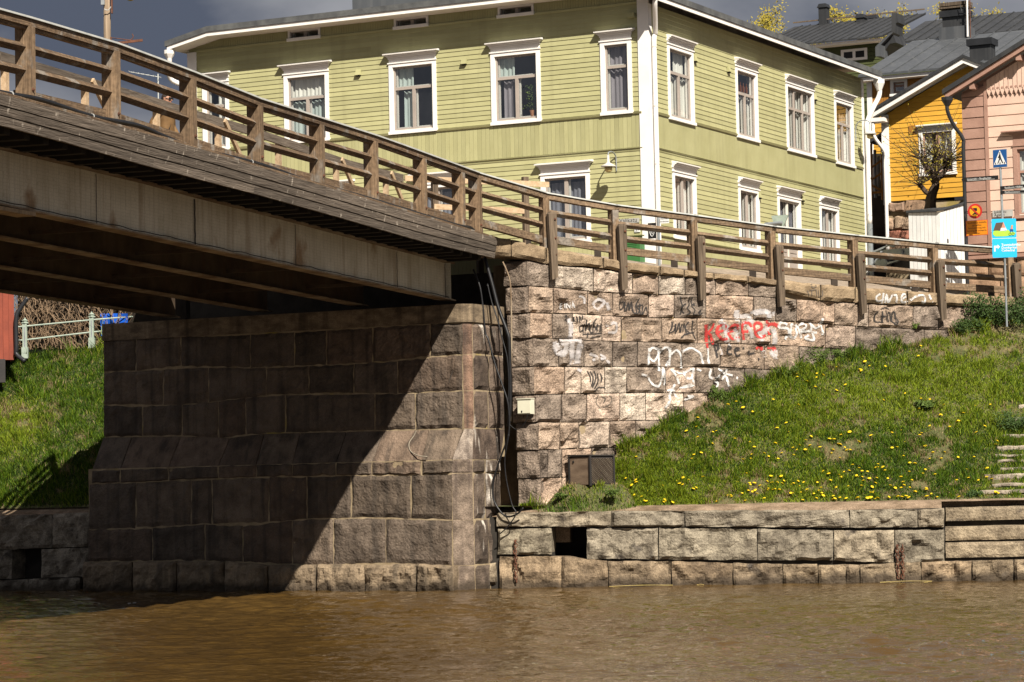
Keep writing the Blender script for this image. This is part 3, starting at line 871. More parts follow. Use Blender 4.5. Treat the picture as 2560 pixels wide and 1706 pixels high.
bk = -Vector(LN) * 2.5
core([L0 + Vector(LN) * -.012, K0 + Vector(LN) * -.012, K1 - cn * .012, K2 - Vector(RN) * .02, L0 + Vector(RD) * 1.6], 3.0, zs_u[0] + .02)
core([M0 + Vector(LN) * -.012, J0 + Vector(LN) * -.012, J1 - cn * .012, J2 - Vector(RN) * .02, M0 + Vector(RD) * 1.6], -.5, zs_l[0] + .01)
build('mortar_core', mb, MATS['mortar'], pier)
# concrete bearing cap
capz0 = zs_u[0] + .005; capz1 = FP.px(1157, 760)[1]
mb = MB()
o = .05
mb.prism([V3(p, capz0) for p in (L0 + Vector(LN) * o, K0 + Vector(LN) * o, K1 + cn * o, K2 + Vector(RN) * o, L0 + Vector(RD) * 1.7)], (0, 0, capz1 - capz0))
build('bearing_cap', mb, MATS['cap_concrete'], pier)
CAPZ = capz1
# concrete back wall behind the bearings and beside the retaining wall
mb = MB()
FBK = Frame(K2 - Vector(LN) * .15, LD, LN)
FBK2 = Frame(K2 + Vector(RD) * 1.3, LD, LN)
mb.fbox(FBK2, -1.4, 3.0, 1.0, CAPZ - .31, -.6, 0)
mb.fbox(FBK2, -1.4, .9, CAPZ - .31, 7.55, -.6, 0)
build('back_wall', mb, MATS['concrete'], pier)
mb = MB(); mb.fbox(FBK2, .9, 9.6, CAPZ - .3, 7.4, -.6, -.05); build('back_wall', mb, MATS['joint_and_shade_dark'], pier)  # this stretch is coloured near black for the shade behind the girders

# ------------------------------------------------------------------ quay
quay = thing('quay_wall', FQ.at(5, 0), 'low grey granite quay wall with a square drain opening at the waterline', 'quay wall')
QT = [(1238, 1282), (1527, 1277), (1711, 1276), (1920, 1276), (2124, 1274), (2295, 1273), (2361, 1270)]
Q1 = [(1238, 1319), (1527, 1318), (1711, 1318), (1920, 1320), (2124, 1321), (2361, 1319)]
Q1b = [(1238, 1322), (1465, 1318), (1711, 1319), (1920, 1322), (2124, 1326), (2361, 1323)]
Q2 = [(1238, 1388), (1380, 1388), (1466, 1398), (1646, 1400), (1920, 1402), (2084, 1403), (2236, 1409), (2362, 1406)]
Q2b = [(1238, 1390), (1404, 1391), (1466, 1402), (1646, 1402), (1920, 1409), (2150, 1411), (2303, 1404), (2430, 1401), (2640, 1396), (3300, 1382)]
Q3 = [(1238, 1490), (2640, 1468), (3300, 1457)]
def quay_col(x, y):
    k = random.uniform(.82, 1.15)
    c = random.choice([(.30, .265, .205), (.27, .24, .19), (.325, .28, .215), (.25, .222, .178)])
    if y > 1405: c = random.choice([(.265, .20, .135), (.235, .183, .128), (.28, .22, .152)])
    return tuple(v * k for v in c)
qk = dict(amp=.045, rnd=.018, freq=4.2, chip=.092, gap=.011, jit=.02, proud=.2)
course(FQ, .03, QT, Q1, [1240, 1527.5, 1711.5, 2124, 2295, 2361], quay, 'granite_quay', quay_col, depth=.9, **qk)
course(FQ, 0, Q1b, Q2, [1244, 1380], quay, 'granite_quay', quay_col, depth=.6, **qk)
course(FQ, 0, Q1b, Q2, [1466, 1646, 1893, 2084, 2236, 2362], quay, 'granite_quay', quay_col, depth=.6, **qk)
course(FQ, .02, Q2b, Q3, [1248, 1404, 1520, 1678.5, 1832.5, 1958, 2045, 2115, 2150, 2303, 2430, 2535, 2640, 2760, 2880, 3010, 3120, 3240], quay, 'granite_quay', quay_col, depth=.6, **qk)
stone([FQ.pt(1217, 1466, -.1), FQ.pt(1246, 1466, -.1), FQ.pt(1243, 1402, -.1), FQ.pt(1220, 1406, -.1)], FQ.n, quay, 'granite_quay', (.36, .3, .22), amp=.05, nx=5, ny=6, chip=.06)
mb = MB()
mb.fquad(FQ, [FQ.px(1200, 1500, -.09), FQ.px(3400, 1470, -.09), FQ.px(3400, 1380, -.09), FQ.px(1200, 1403, -.09)], -.09, -.7)
ua, ub = FQ.px(1378, 1350)[0], FQ.px(1467, 1350)[0]
z0, z1 = FQ.px(1420, 1400)[1], FQ.px(1420, 1300)[1]
mb.fbox(FQ, FQ.px(1215, 1350)[0], ua, z0 + .003, z1 + .1, -.6, -.09)
mb.fbox(FQ, ub, FQ.px(2362, 1350)[0], z0 + .003, z1 + .1, -.6, -.09)
mb.fbox(FQ, ua - .6, ub + .6, z0 - .2, z1 + .2, -1.6, -1.5)
mb.fbox(FQ, ua - .1, ua - .02, z0, z1 + .1, -1.5, -.6)
mb.fbox(FQ, ub + .02, ub + .1, z0, z1 + .1, -1.5, -.6)
mb.fbox(FQ, ua, ub, z1 + .1, z1 + .18, -1.5, -.6)
mb.fbox(FQ, -1.2, 22, -.4, 1.55, -1.9, -1.75)
build('rubble_core', mb, MATS['joint_and_shade_dark'], quay)

# left quay, in the shade beyond the abutment
lquay = thing('quay_wall', FP.at(12, 0, -.2), 'shaded granite quay wall left of the abutment below the grass', 'quay wall')
LQ = [[(-300, 1300), (225, 1281)], [(-300, 1386), (225, 1368)], [(-300, 1460), (225, 1442)], [(-300, 1500), (225, 1484)]]
def lq_col(x, y): return shade((.26, .23, .19), .8, 1.1)
for i, js in enumerate(([-160, 130, 228], [-160, 32, 102, 218], [-160, 70, 200])):
    ks = list(js)
    if i == 1:
        course(FP, -.25, LQ[1], LQ[2], [-160, 30], lquay, 'granite_quay', lq_col, depth=.6, **qk)
        course(FP, -.25, LQ[1], LQ[2], [102, 222], lquay, 'granite_quay', lq_col, depth=.6, **qk)
    else:
        course(FP, -.25, LQ[i], LQ[i + 1], ks, lquay, 'granite_quay', lq_col, depth=.6, **qk)
mb = MB()
mb.fquad(FP, [FP.px(-300, 1520, -.8), FP.px(260, 1500, -.8), FP.px(260, 1284, -.8), FP.px(-300, 1304, -.8)], -.8, -1.4)
build('rubble_core', mb, MATS['joint_and_shade_dark'], lquay)

mb = MB()
zt_ = FP.px(200, 1282, -.25)[1]
for u in (8.0, 22.0):
    mb.v += [FP.at(u, zt_ - .06, -.3), FP.at(u, zt_ - .01, -.6), FP.at(u, 2.06, -1.1)]
mb.f = [(0, 3, 4, 1), (1, 4, 5, 2)]
tag(build('path', mb, MATS['soil']), kind='structure')
# ------------------------------------------------------------------ landing steps in the quay
steps = thing('landing_steps', FQ.at(11.3, 0), 'granite landing steps in the quay at the right edge', 'steps')
for (y0l, y0r, y1l, y1r, d) in ((1396, 1391, 1357, 1352, -.02), (1353, 1347, 1317, 1311, -.34), (1304, 1295, 1269, 1258, -.66)):
    u0_, u1_ = FQ.px(2364, y0l, d)[0], FQ.px(2364, y0l, d)[0] + 4.2
    za_, zb_ = FQ.px(2364, y0l, d)[1], FQ.px(2364, y1l, d)[1]
    for uu in (0, 4.22):
     q = [FQ.at(u0_ + uu, za_, d), FQ.at(u1_ + uu, za_ + .02, d), FQ.at(u1_ + uu, zb_ + .02, d), FQ.at(u0_ + uu, zb_, d)]
     stone(q, FQ.n, steps, 'granite_quay', shade((.285, .235, .17), .85, 1.15), amp=.015, nx=22, ny=5, rnd=.02, gap=.006, depth=.7, name='step')

mb = MB(); mb.fbox(FQ, FQ.px(2364, 1300)[0] + .02, 20, .2, .98, -1.6, -.45); mb.fbox(FQ, FQ.px(2364, 1300)[0] + .02, 20, .98, 1.45, -1.6, -.78); mb.fbox(FQ, FQ.px(2364, 1300)[0] + .02, 20, 1.45, 1.62, -1.6, -.95)
build('rubble_core', mb, MATS['joint_and_shade_dark'], steps)
# ------------------------------------------------------------------ banks
WT = [(1180, 1267), (1290, 1266), (1385, 1264), (1432, 1232), (1500, 1168), (1554, 1128), (1664, 1060), (1782, 1000), (1911, 948), (2024, 915), (2205, 872), (2386, 838), (2480, 808), (2600, 780), (2900, 760), (3400, 745)]
def bank_r(x, q):
    ub = FQ.px(x, 1268, -.88)[0]
    zb = 1.80
    Bp = FQ.at(ub, zb, -.88)
    Tp = FW.pt(x, ipoly(WT, x), .10)
    p = Bp.lerp(Tp, q)
    p.z = lerp(zb, Tp.z, q ** 1.12)
    k = math.sin(math.pi * min(1, max(0, q)))
    p.z += k * (.10 * mnoise.noise(Vector((p.x * .7, p.y * .7, 1))) + .05 * mnoise.noise(Vector((p.x * 2.1, p.y * 2.1, 4))))
    return p
LT = [(-400, 930), (16, 905), (82, 892), (255, 874), (400, 862)]
def bank_l(x, q):
    Bp = FP.at(FP.px(x, 1285, -.85)[0], 2.02, -.85)
    Tp = P(x, ipoly(LT, x), 74.0)
    p = Bp.lerp(Tp, q)
    k = math.sin(math.pi * min(1, max(0, q)))
    p.z += k * (.16 + .12 * mnoise.noise(Vector((p.x * .6, p.y * .6, 7))) + .06 * mnoise.noise(Vector((p.x * 1.9, p.y * 1.9, 3))))
    return p
def bank_mesh(name, fn, xs, nq, matname, extra=None):
    mb = MB(); W = len(xs)
    for j in range(nq + 1):
        for x in xs: mb.v.append(fn(x, j / nq))
    for j in range(nq):
        for i in range(W - 1):
            a = j * W + i
            mb.f.append((a, a + 1, a + W + 1, a + W))
    o = build(name, mb, MATS[matname], smooth=True)
    return tag(o, kind='structure')
bank_mesh('bank', bank_r, [1180 + 20 * i for i in range(111)], 26, 'bank_soil')
bank_mesh('bank', bank_l, [-400 + 25 * i for i in range(31)], 20, 'bank_soil')
# earth strip between quay stones and bank
UST = FQ.px(2362, 1280)[0]
mb = MB()
n = 60
for i in range(n + 1):
    u = lerp(-.6, 20, i / n)
    for d, z in ((-.12, 1.60), (-.35, 1.70 + .01 * mnoise.noise(Vector((u * 2, 0, 0)))), (-.62, 1.765 + .02 * mnoise.noise(Vector((u * 2, 3, 0)))), (-.95, 1.815)):
        mb.v.append(FQ.at(u, z, d))
for i in range(n):
    rng = (2,) if UST < lerp(-.6, 20, (i + .5) / n) else range(3)
    for j in rng:
        a = i * 4 + j
        mb.f.append((a, a + 4, a + 5, a + 1))
tag(build('path', mb, MATS['soil'], smooth=True), kind='structure')

mb = MB(); mb.fbox(FQ, -1.4, 1.6, 1.0, 1.80, -3.2, -.90); mb.fbox(FQ, UST - .3, 22, 1.0, 1.80, -3.2, -.93)
tag(build('path', mb, MATS['soil']), kind='structure')
# street: a sloping sheet behind the wall
def g_pt(F, x, y, d=0): return F.pt(x, y, d)
s1 = FW.pt(1392, 640, -.3); s2 = FW.pt(2342, 750, -.3); s3 = FR.pt(2165, 700, .05)
sn = (s2 - s1).cross(s3 - s1).normalized()
def zs(X, Y): return s1.z - (sn.x * (X - s1.x) + sn.y * (Y - s1.y)) / sn.z
poly = [FW.at(-.9, 0, -.25), FW.at(24, 0, -.25), Vector((60, 95, 0)), Vector((60, 160, 0)), Vector((-9.3, 160, 0)), Vector((-9.3, 69.5, 0)), FB.at(-.3, 0, -6.6)]
mb = MB()
mb.add([(p.x, p.y, min(zs(p.x, p.y), 16)) for p in poly], [tuple(range(len(poly)))])
tag(build('street', mb, MATS['street_paving']), kind='structure')
mb = MB()
mb.add([(-900, 73.9, 5.6), (-9.4, 73.9, 6.3), (-9.4, 1400, 7.0), (-900, 1400, 7.0)], [(0, 1, 2, 3)])
mb.add([(-9.35, 161, 7.0), (900, 161, 7.0), (900, 1400, 7.0), (-9.35, 1400, 7.0)], [(0, 1, 2, 3)])
mb.add([(60.1, 70, 6.0), (900, 70, 6.0), (900, 160.9, 7.0), (60.1, 160.9, 7.0)], [(0, 1, 2, 3)])
tag(build('ground', mb, MATS['bank_soil']), kind='structure')

# ================================================================== bridge
FT = [(-160, 194), (0, 238), (175, 286.5), (356, 336), (504, 377), (640, 419.5), (846, 479.5), (1043, 540), (1229, 596)]
FBt = [(-160, 271), (0, 312.6), (175, 359), (356, 411), (640, 485), (846, 542.6), (1043, 600), (1243, 646.8)]
RTOP = [(-160, -14), (0, 26), (285, 110), (461, 175.5), (640, 247), (944, 343), (1183, 430), (1215, 441)]
def uz(poly, d=0.0):
    l = sorted(FB.px(x, y, d) for x, y in poly)
    return l
U_FT, U_FB, U_RT = uz(FT), uz(FBt), uz(RTOP, -.1)
UEND = U_FT[-1][0]
def zft(u): return ipoly(U_FT, u)
def zfb(u): return ipoly(U_FB, u)
def zrt(u): return ipoly(U_RT, u)
bridge = thing('bridge', FB.at(UEND / 2, 5, -3), 'old road bridge with steel girders and weathered timber edge boards', 'bridge')
_c4 = FP.pt(408, 799, .05)
BW = -(_c4 - FB.p0).dot(FB.n) + .95
#                                                  # width between the edges
# three edge boards, in lengths
for k, (fa, fb_, dd) in enumerate(((0.0, .355, .070), (.395, .66, .035), (.70, 1.0, .0))):
    u = -.02 - k * .02
    first = True
    while u < UEND - .05:
        ln = 4.1 if not first else (2.0, 3.4, 1.2)[k]
        first = False
        u1 = min(u + ln, UEND)
        nseg = max(2, int((u1 - u) / .5))
        mb = MB()
        for i in range(nseg + 1):
            uu = lerp(u + .004, u1 - .004, i / nseg)
            a, b = zft(uu), zfb(uu)
            zt, zb = lerp(a, b, fa), lerp(a, b, fb_)
            w = .006 * mnoise.noise(Vector((uu * 1.3, k * 5, 0)))
            mb.v += [FB.at(uu, zb, dd + w - .012), FB.at(uu, zt, dd + w + .012), FB.at(uu, zt, dd - .06), FB.at(uu, zb, dd - .06)]
        for i in range(nseg):
            for j in range(4):
                a = i * 4 + j; b2 = i * 4 + (j + 1) % 4
                mb.f.append((a, b2, b2 + 4, a + 4))
        mb.f += [(0, 1, 2, 3), tuple(nseg * 4 + j for j in (3, 2, 1, 0))]
        build('edge_board', mb, MATS['wood_fascia'], bridge)
        u = u1
# ledge board under the railing posts
mb = MB()
us = [lerp(-.05, UEND, i / 30) for i in range(31)]
for uu in us:
    z = zft(uu)
    mb.v += [FB.at(uu, z + .002, .075), FB.at(uu, z + .04, .075), FB.at(uu, z + .04, -.3), FB.at(uu, z + .002, -.3)]
for i in range(30):
    for j in range(4):
        a = i * 4 + j; b2 = i * 4 + (j + 1) % 4
        mb.f.append((a, b2, b2 + 4, a + 4))
build('ledge_board', mb, MATS['wood_u'], bridge)
# deck, and a near-black panel painting in the shade beneath it
mb = MB()
for uu in us:
    z = zft(uu)
    mb.v += [FB.at(uu, z - .30, -.10), FB.at(uu, z - .015, -.10), FB.at(uu, z - .015, -2.55), FB.at(uu, z + .24, -2.6), FB.at(uu, z + .24, -BW + 1.2), FB.at(uu, z - .015, -BW + 1.15), FB.at(uu, z - .015, -BW), FB.at(uu, z - .30, -BW)]
for i in range(30):
    for j in range(8):
        a = i * 8 + j; b2 = i * 8 + (j + 1) % 8
        mb.f.append((a, b2, b2 + 8, a + 8))
mb.f += [tuple(range(8)), tuple(30 * 8 + j for j in range(7, -1, -1))]
build('deck', mb, MATS['deck_wood'], bridge)
mb = MB()
for uu in us:
    z = zft(uu)
    mb.v += [FB.at(uu, z - .335, -.12), FB.at(uu, z - .302, -.12), FB.at(uu, z - .302, -BW + .02), FB.at(uu, z - .335, -BW + .02)]
for i in range(30):
    for j in range(4):
        a = i * 4 + j; b2 = i * 4 + (j + 1) % 4
        mb.f.append((a, b2, b2 + 4, a + 4))
build('soffit_shade_panel', mb, MATS['wood_shaded'], bridge)
# bearers across, the shade under the edge put into their colour
uu = .5
while uu < UEND:
    mb = MB(); z = zft(uu)
    mb.fbox(FB, uu - .09, uu + .09, z - .52, z - .337, -BW + .1, -.18)
    build('cross_bearer', mb, MATS['wood_shaded'], bridge)
    uu += .62
# steel girders
GL = [[(-160, 484), (66, 531.6), (1125, 753.7)], [(-160, 572), (0, 603), (832, 764.7)], [(-160, 653), (0, 680), (576, 778)], [(-160, 717), (0, 740), (302, 784)]]
_c1 = FP.pt(1103, 763, .05)
G1OFF = (_c1 - FB.p0).dot(FB.n)
zg = [FB.px(x, y, G1OFF) for x, y in GL[0]]
ug_end = zg[-1][0]
def zg1(u): return ipoly(sorted(zg), u)
gx = []
for k in range(4):
    # sideways place of each girder: where it crosses the front of the abutment in the photograph
    cp_ = FP.pt(*((1103, 763), (882, 774), (640, 788), (408, 799))[k], .05)
    d = G1OFF if k == 0 else (cp_ - FB.p0).dot(FB.n)
    gx.append(d)
print('girder offsets', gx, 'deck z', zft(0), zft(12), 'UEND', UEND, 'slope g', zg)
for k, d in enumerate(gx):
    u0 = ug_end + (0 if k == 0 else -.05 - (abs(d) - abs(gx[0])) * .157)
    g = []
    nseg = 14
    mb = MB()
    fl = MB()
    for i in range(nseg + 1):
        uu = lerp(u0, UEND, i / nseg)
        zb = zg1(uu); zt = zft(uu) - .50
        mb.v += [FB.at(uu, zb + .03, d + .012), FB.at(uu, zt - .03, d + .012), FB.at(uu, zt - .03, d - .012), FB.at(uu, zb + .03, d - .012)]
        fl.v += [FB.at(uu, zb, d + .15), FB.at(uu, zb + .028, d + .15), FB.at(uu, zb + .028, d - .15), FB.at(uu, zb, d - .15)]
    for m_ in (mb, fl):
        for i in range(nseg):
            for j in range(4):
                a = i * 4 + j; b2 = i * 4 + (j + 1) % 4
                m_.f.append((a, b2, b2 + 4, a + 4))
        m_.f += [(0, 1, 2, 3), tuple(nseg * 4 + j for j in (3, 2, 1, 0))]
    go = build('girder', mb, MATS['girder_paint' if k == 0 else 'girder_shaded'], bridge)
    build('bottom_flange', fl, MATS['rusty_steel'], go)
    tf = MB()
    for i in range(nseg + 1):
        uu = lerp(u0, UEND, i / nseg); zt = zft(uu) - .53
        tf.v += [FB.at(uu, zt, d + .15), FB.at(uu, zt + .028, d + .15), FB.at(uu, zt + .028, d - .15), FB.at(uu, zt, d - .15)]
    tf.f = list(fl.f)
    build('top_flange', tf, MATS['rusty_steel'], go)
    if k == 0:
        st = MB()
        st.fbox(FB, u0 + .30, u0 + .32, zg1(u0 + .3) + .03, zft(u0 + .3) - .53, d + .012, d + .14)
        build('stiffener', st, MATS['girder_paint'], go)
        # seams of the wire netting that hangs on the web
        for x in (238, 484, 735, 988, 1108):
            uu = FB.px(x, 620, d)[0]
            if uu < u0: continue
            zb, zt = zg1(uu) + .05, zft(uu) - .56
            n = 9
            sw = MB(); sw.tube([FB.at(uu + .008 * math.sin(i * 2.3 + x), lerp(zb, zt, i / n), d + .035) for i in range(n + 1)], .006 if x != 484 else .014, 4)
            build('netting_seam', sw, MATS['wire'], go)
        # the netting's loose bottom edge
        ne = MB()
        n = 120
        ne.tube([FB.at(lerp(u0 + .3, UEND, i / n), zg1(lerp(u0 + .3, UEND, i / n)) + .07 + .03 * mnoise.noise(Vector((i * .31, 2, 0))), d + .10 + .03 * mnoise.noise(Vector((i * .4, 7, 0)))) for i in range(n + 1)], .008, 4)
        build('netting_edge', ne, MATS['wire'], go)
        cp = MB()
        uc = FB.px(66, 500, d)[0]
        cp.fbox(FB, uc, UEND, zg1(uc) - .07, zg1(uc) - .005, d - .17, d + .17)
        build('cover_plate', fixn and cp, MATS['concrete'], go)
# bracing between the girders
for i, uu in enumerate((3.0, 7.2, 11.4, 15.6)):
    for a, b in zip(gx, gx[1:]):
        mb = MB(); zb = zg1(uu)
        mb.beam(FB.at(uu, zb + .2, a), FB.at(uu, zb + .2, b), .07, .07)
        build('cross_brace', mb, MATS['girder_shaded'], bridge)

# ------------------------------------------------------------------ railing on the near side
def rail_seq(name, pts, w, h, matname, parent, roll=0.0, maxlen=3.2):
    "a run of timbers through pts"
    run = [pts[0]]; acc = 0
    for p in pts[1:]:
        acc += (p - run[-1]).length
        run.append(p)
        if acc > maxlen:
            mb = MB()
            for a, b in zip(run, run[1:]): mb.beam(a, b, w, h, roll=roll)
            build(name, mb, matname if not isinstance(matname, str) else MATS[matname], parent)
            run = [p]; acc = 0
    if len(run) > 1:
        mb = MB()
        for a, b in zip(run, run[1:]): mb.beam(a, b, w, h, roll=roll)
        build(name, mb, MATS[matname], parent)

def post(F, u, z0, z1, d0, d1, w, parent, matname='wood_z'):
    "a post of two timbers side by side"
    k = random.uniform(-.006, .006)
    mb = MB()
    mb.fbox(F, u - w / 2, u + w / 2, z0, z1, d0, lerp(d0, d1, .49))
    mb.fbox(F, u - w / 2 + .006 + k, u + w / 2 - .006 + k, z0 + .004, z1 - .003, lerp(d0, d1, .51), d1)
    o = build('post', mb, MATS[matname], parent)
    return o

rail = thing('bridge_railing', FB.at(UEND / 2, zft(UEND / 2), -.1), 'weathered brown timber railing along the near side of the bridge', 'railing')
POSTS = [(-150, 190), (82, 251), (296, 310), (488, 376), (655, 422), (808.6, 464), (943, 505.6), (1065, 542.6), (1161, 566), (1202, 589)]
pu = [FB.px(x, y, 0)[0] for x, y in POSTS]
RD_ = -.12
for i, u in enumerate(pu):
    o = post(FB, u, zft(u) + .041, zrt(u) - .135, -.25, .012, .17, rail)
    mb = MB()
    z = zft(u) + .22
    mb.lathe(FB.at(u + .02, z, .012), [(.03, 0), (.03, .014), (.012, .016), (.012, .04)], 6, axis=FB.n)
    build('bolt', mb, MATS['rust'], o)
un = [UEND] + sorted(pu, reverse=True)[0:] 
chain = sorted(pu)
knots = sorted(set([round(v, 3) for v in chain] + [round(lerp(a, b, .5), 3) for a, b in zip(chain, chain[1:])]))
rail_seq('top_rail', [FB.at(u, zrt(u) - .085, RD_) for u in knots], .21, .105, 'wood_u', rail)
rail_seq('cap_strip', [FB.at(u, zrt(u) - .006, RD_) for u in knots], .28, .030, 'zinc', rail)
rail_seq('under_rail', [FB.at(u, zrt(u) - .165, RD_ + .02) for u in knots], .10, .05, 'wood_u', rail)
for off in (.46, .82):
    for a, b in zip(chain, chain[1:]):
        mb = MB()
        mb.beam(FB.at(a + .02, zrt(a) - off, RD_ - .02), FB.at(b - .02, zrt(b) - off, RD_ - .02), .108, .108, roll=R(45))
        build('mid_rail', mb, MATS['wood_u'], rail)
for a, b in zip(chain[::2], chain[2::2]):
    mb = MB()
    m_ = lerp(a, b, .5)
    for p, q in ((a, m_), (m_, b)):
        mb.beam(FB.at(p + .01, zrt(p) - 1.175, RD_ - .14), FB.at(q - .01, zrt(q) - 1.175, RD_ - .14), .16, .16)
    build('kerb_beam', mb, MATS['wood_u'], rail)
for u in chain[1:]:
    mb = MB(); mb.fbox(FB, u + .35, u + .65, zft(u) + .042, zrt(u) - 1.256, RD_ - .22, RD_ - .06)
    build('kerb_block', mb, MATS['wood_dark'], rail)

# ------------------------------------------------------------------ inner barrier of planks with raking struts
frail = thing('plank_barrier', FB.at(UEND / 2, zft(UEND / 2), -2.4), 'grey plank barrier with pale raking struts on the bridge behind the near railing', 'barrier')
FD = -2.4
fpl = [FB.px(x, y, FD) for x, y in ((-150, 100), (0, 142), (321, 236), (513, 295), (640, 332), (868, 410), (1007, 446))]
fpl.sort()
def zfp(u): return ipoly(fpl, u)
for a, b in zip(fpl, fpl[1:]):
    mb = MB(); mb.beam(FB.at(a[0] + .006, a[1], FD), FB.at(b[0] - .006, b[1], FD), .05, .17)
    build('plank', mb, MATS['wood_ugrey'], frail)
for x in (22, 222, 400, 554, 704, 848, 972):
    u = FB.px(x, ipoly([(0, 142), (321, 236), (513, 295), (640, 332), (868, 410), (1007, 446)], x), FD)[0]
    mb = MB(); mb.fbox(FB, u - .06, u + .06, zft(u), zfp(u) - .0, FD - .13, FD - .03); build('post', mb, MATS['wood_fresh'], frail)
    if x in (22, 400, 704): continue
    mb = MB(); mb.beam(FB.at(u - .05, zfp(u) + .05, FD + .04), FB.at(u - .95, zfp(u) - .72, FD + .04), .06, .10); build('raking_strut', mb, MATS['wood_fresh'], frail)
# railing on the far side of the deck
far_r = thing('bridge_railing', FB.at(UEND / 2, zft(UEND / 2), -BW + .2), 'timber railing along the far side of the bridge deck', 'railing')
fu = [1.2 + 2.3 * i for i in range(10)]
for u in fu: post(FB, u, zft(u), zft(u) + 1.05, -BW + .06, -BW + .2, .14, far_r, 'wood_z')
for off in (1.1, .72, .38):
    for a, b in zip(fu, fu[1:]):
        mb = MB(); mb.beam(FB.at(a + .01, zft(a) + off, -BW + .13), FB.at(b - .01, zft(b) + off, -BW + .13), .09, .10); build('rail', mb, MATS['wood_u'], far_r)

# barrier of new boards where the far railing meets the street
bar = thing('board_barrier', P(1180, 560, 66.0), 'pale new board barrier at the street end of the bridge before the green house', 'barrier')
FX = Frame(P(1180, 560, 65.6), (-WD[0], -WD[1], 0), WN)
for (xa, ya, xb, yb) in ((1012, 446, 1372, 462), (1085, 517, 1310, 528)):
    mb = MB(); mb.beam(FX.pt(xa, ya), FX.pt(xb, yb), .05, .13)
    build('board', mb, MATS['wood_fresh'], bar)
for x in (1090, 1200, 1317):
    u, z = FX.px(x, 452)
    mb = MB(); mb.fbox(FX, u - .07, u + .07, 7.4, z + .10, -.16, -.03)
    build('post', mb, MATS['wood_zgrey'], bar)

# ------------------------------------------------------------------ railing along the retaining wall
wrail = thing('street_railing', FW.at(6, 6.5, -.2), 'weathered timber railing on top of the graffiti covered retaining wall', 'railing')
WRT = [(1208, 439), (1280, 461), (1386, 490), (1568, 518), (1774, 544), (1920, 565), (2153, 590.6), (2331, 608), (2477, 619), (2620, 630)]
WD_ = -.16
uw = sorted(FW.px(x, y, WD_) for x, y in WRT)
def zwt(u): return ipoly(uw, u)
WPX = [(1362, 611), (1535, 644), (1732, 673), (1928, 696), (2134, 717), (2334, 733), (2523, 745)]
wu = [FW.px(x, y, WD_)[0] for x, y in WPX]
cop = sorted(FW.px(x, y, .05) for x, y in COPT)
for u in wu:
    zb = ipoly(cop, u) - .03
    post(FW, u, zb, zwt(u) - .13, WD_ - .11, WD_ + .13, .17, wrail)
WBR = [(1381, 529, 700), (1556, 560, 727), (1753, 590, 752), (1949, 612, 768), (2153, 634, 787), (2353, 650, 803), (2543, 657, 812)]
for x, y0, y1 in WBR:
    u, z1 = FW.px(x, y0, .14); _, z0 = FW.px(x, y1, .14)
    mb = MB()
    k = random.uniform(-.015, .02)
    w = .105
    mb.hexa([FW.at(u - w + k + .03, z0, .20), FW.at(u + w + k - .03, z0 + .05, .20), FW.at(u + w + k - .03, z0 + .05, .085), FW.at(u - w + k + .03, z0, .085),
             FW.at(u - w, z1 - .06, .155), FW.at(u + w, z1 - .05, .155), FW.at(u + w, z1 - .05, .03), FW.at(u - w, z1 - .06, .03)])
    mb.hexa([FW.at(u - w, z1 - .06, .155), FW.at(u + w, z1 - .05, .155), FW.at(u + w, z1 - .05, .03), FW.at(u - w, z1 - .06, .03),
             FW.at(u - w * .55, z1, .14), FW.at(u + w * .55, z1, .14), FW.at(u + w * .55, z1, .03), FW.at(u - w * .55, z1, .03)])
    o = build('outer_post', mb, MATS['wood_zgrey'], wrail)
    for zz in (z1 - .18, z1 - .62, z1 - 1.0):
        b = MB(); b.lathe(FW.at(u + .05, zz, .15), [(.028, 0), (.028, .03), (.014, .032), (.014, .055)], 6, axis=FW.n)
        build('bolt', b, MATS['rust'], o)
ux = [FB.px(1210, 440, RD_)]
start = FB.at(pu[-1], zrt(pu[-1]), RD_)
seq = [start] + [FW.at(u, zwt(u), WD_) for u in wu]
def dn(p, k): return p - Vector((0, 0, k))
for k, (a, b) in enumerate(zip(seq, seq[1:])):
    t = (b - a).normalized()
    mb = MB(); mb.beam(dn(a, .085) + t * .002, dn(b, .085) - t * .002 + t * .12, .20, .12); build('top_rail', mb, MATS['wood_w'], wrail)
    mb = MB(); mb.beam(dn(a, .008), dn(b, .006) + t * .12, .27, .030); build('cap_strip', mb, MATS['zinc'], wrail)
    for off in (.43, .76):
        mb = MB(); mb.beam(dn(a, off + .02), dn(b, off), .108, .108, roll=R(45)); build('mid_rail', mb, MATS['wood_w'], wrail)
    off = 1.05 if k else 1.10
    mb = MB(); mb.beam(dn(a, off) - FW.n * .06, dn(b, off) - FW.n * .06, .14, .17); build('kerb_beam', mb, MATS['wood_w'], wrail)
    m_ = a.lerp(b, .78)
    mb = MB(); mb.box(dn(m_, off + .16) - FW.n * .06, .09, .07, .075, ax=t); build('kerb_block', mb, MATS['wood_dark'], wrail)

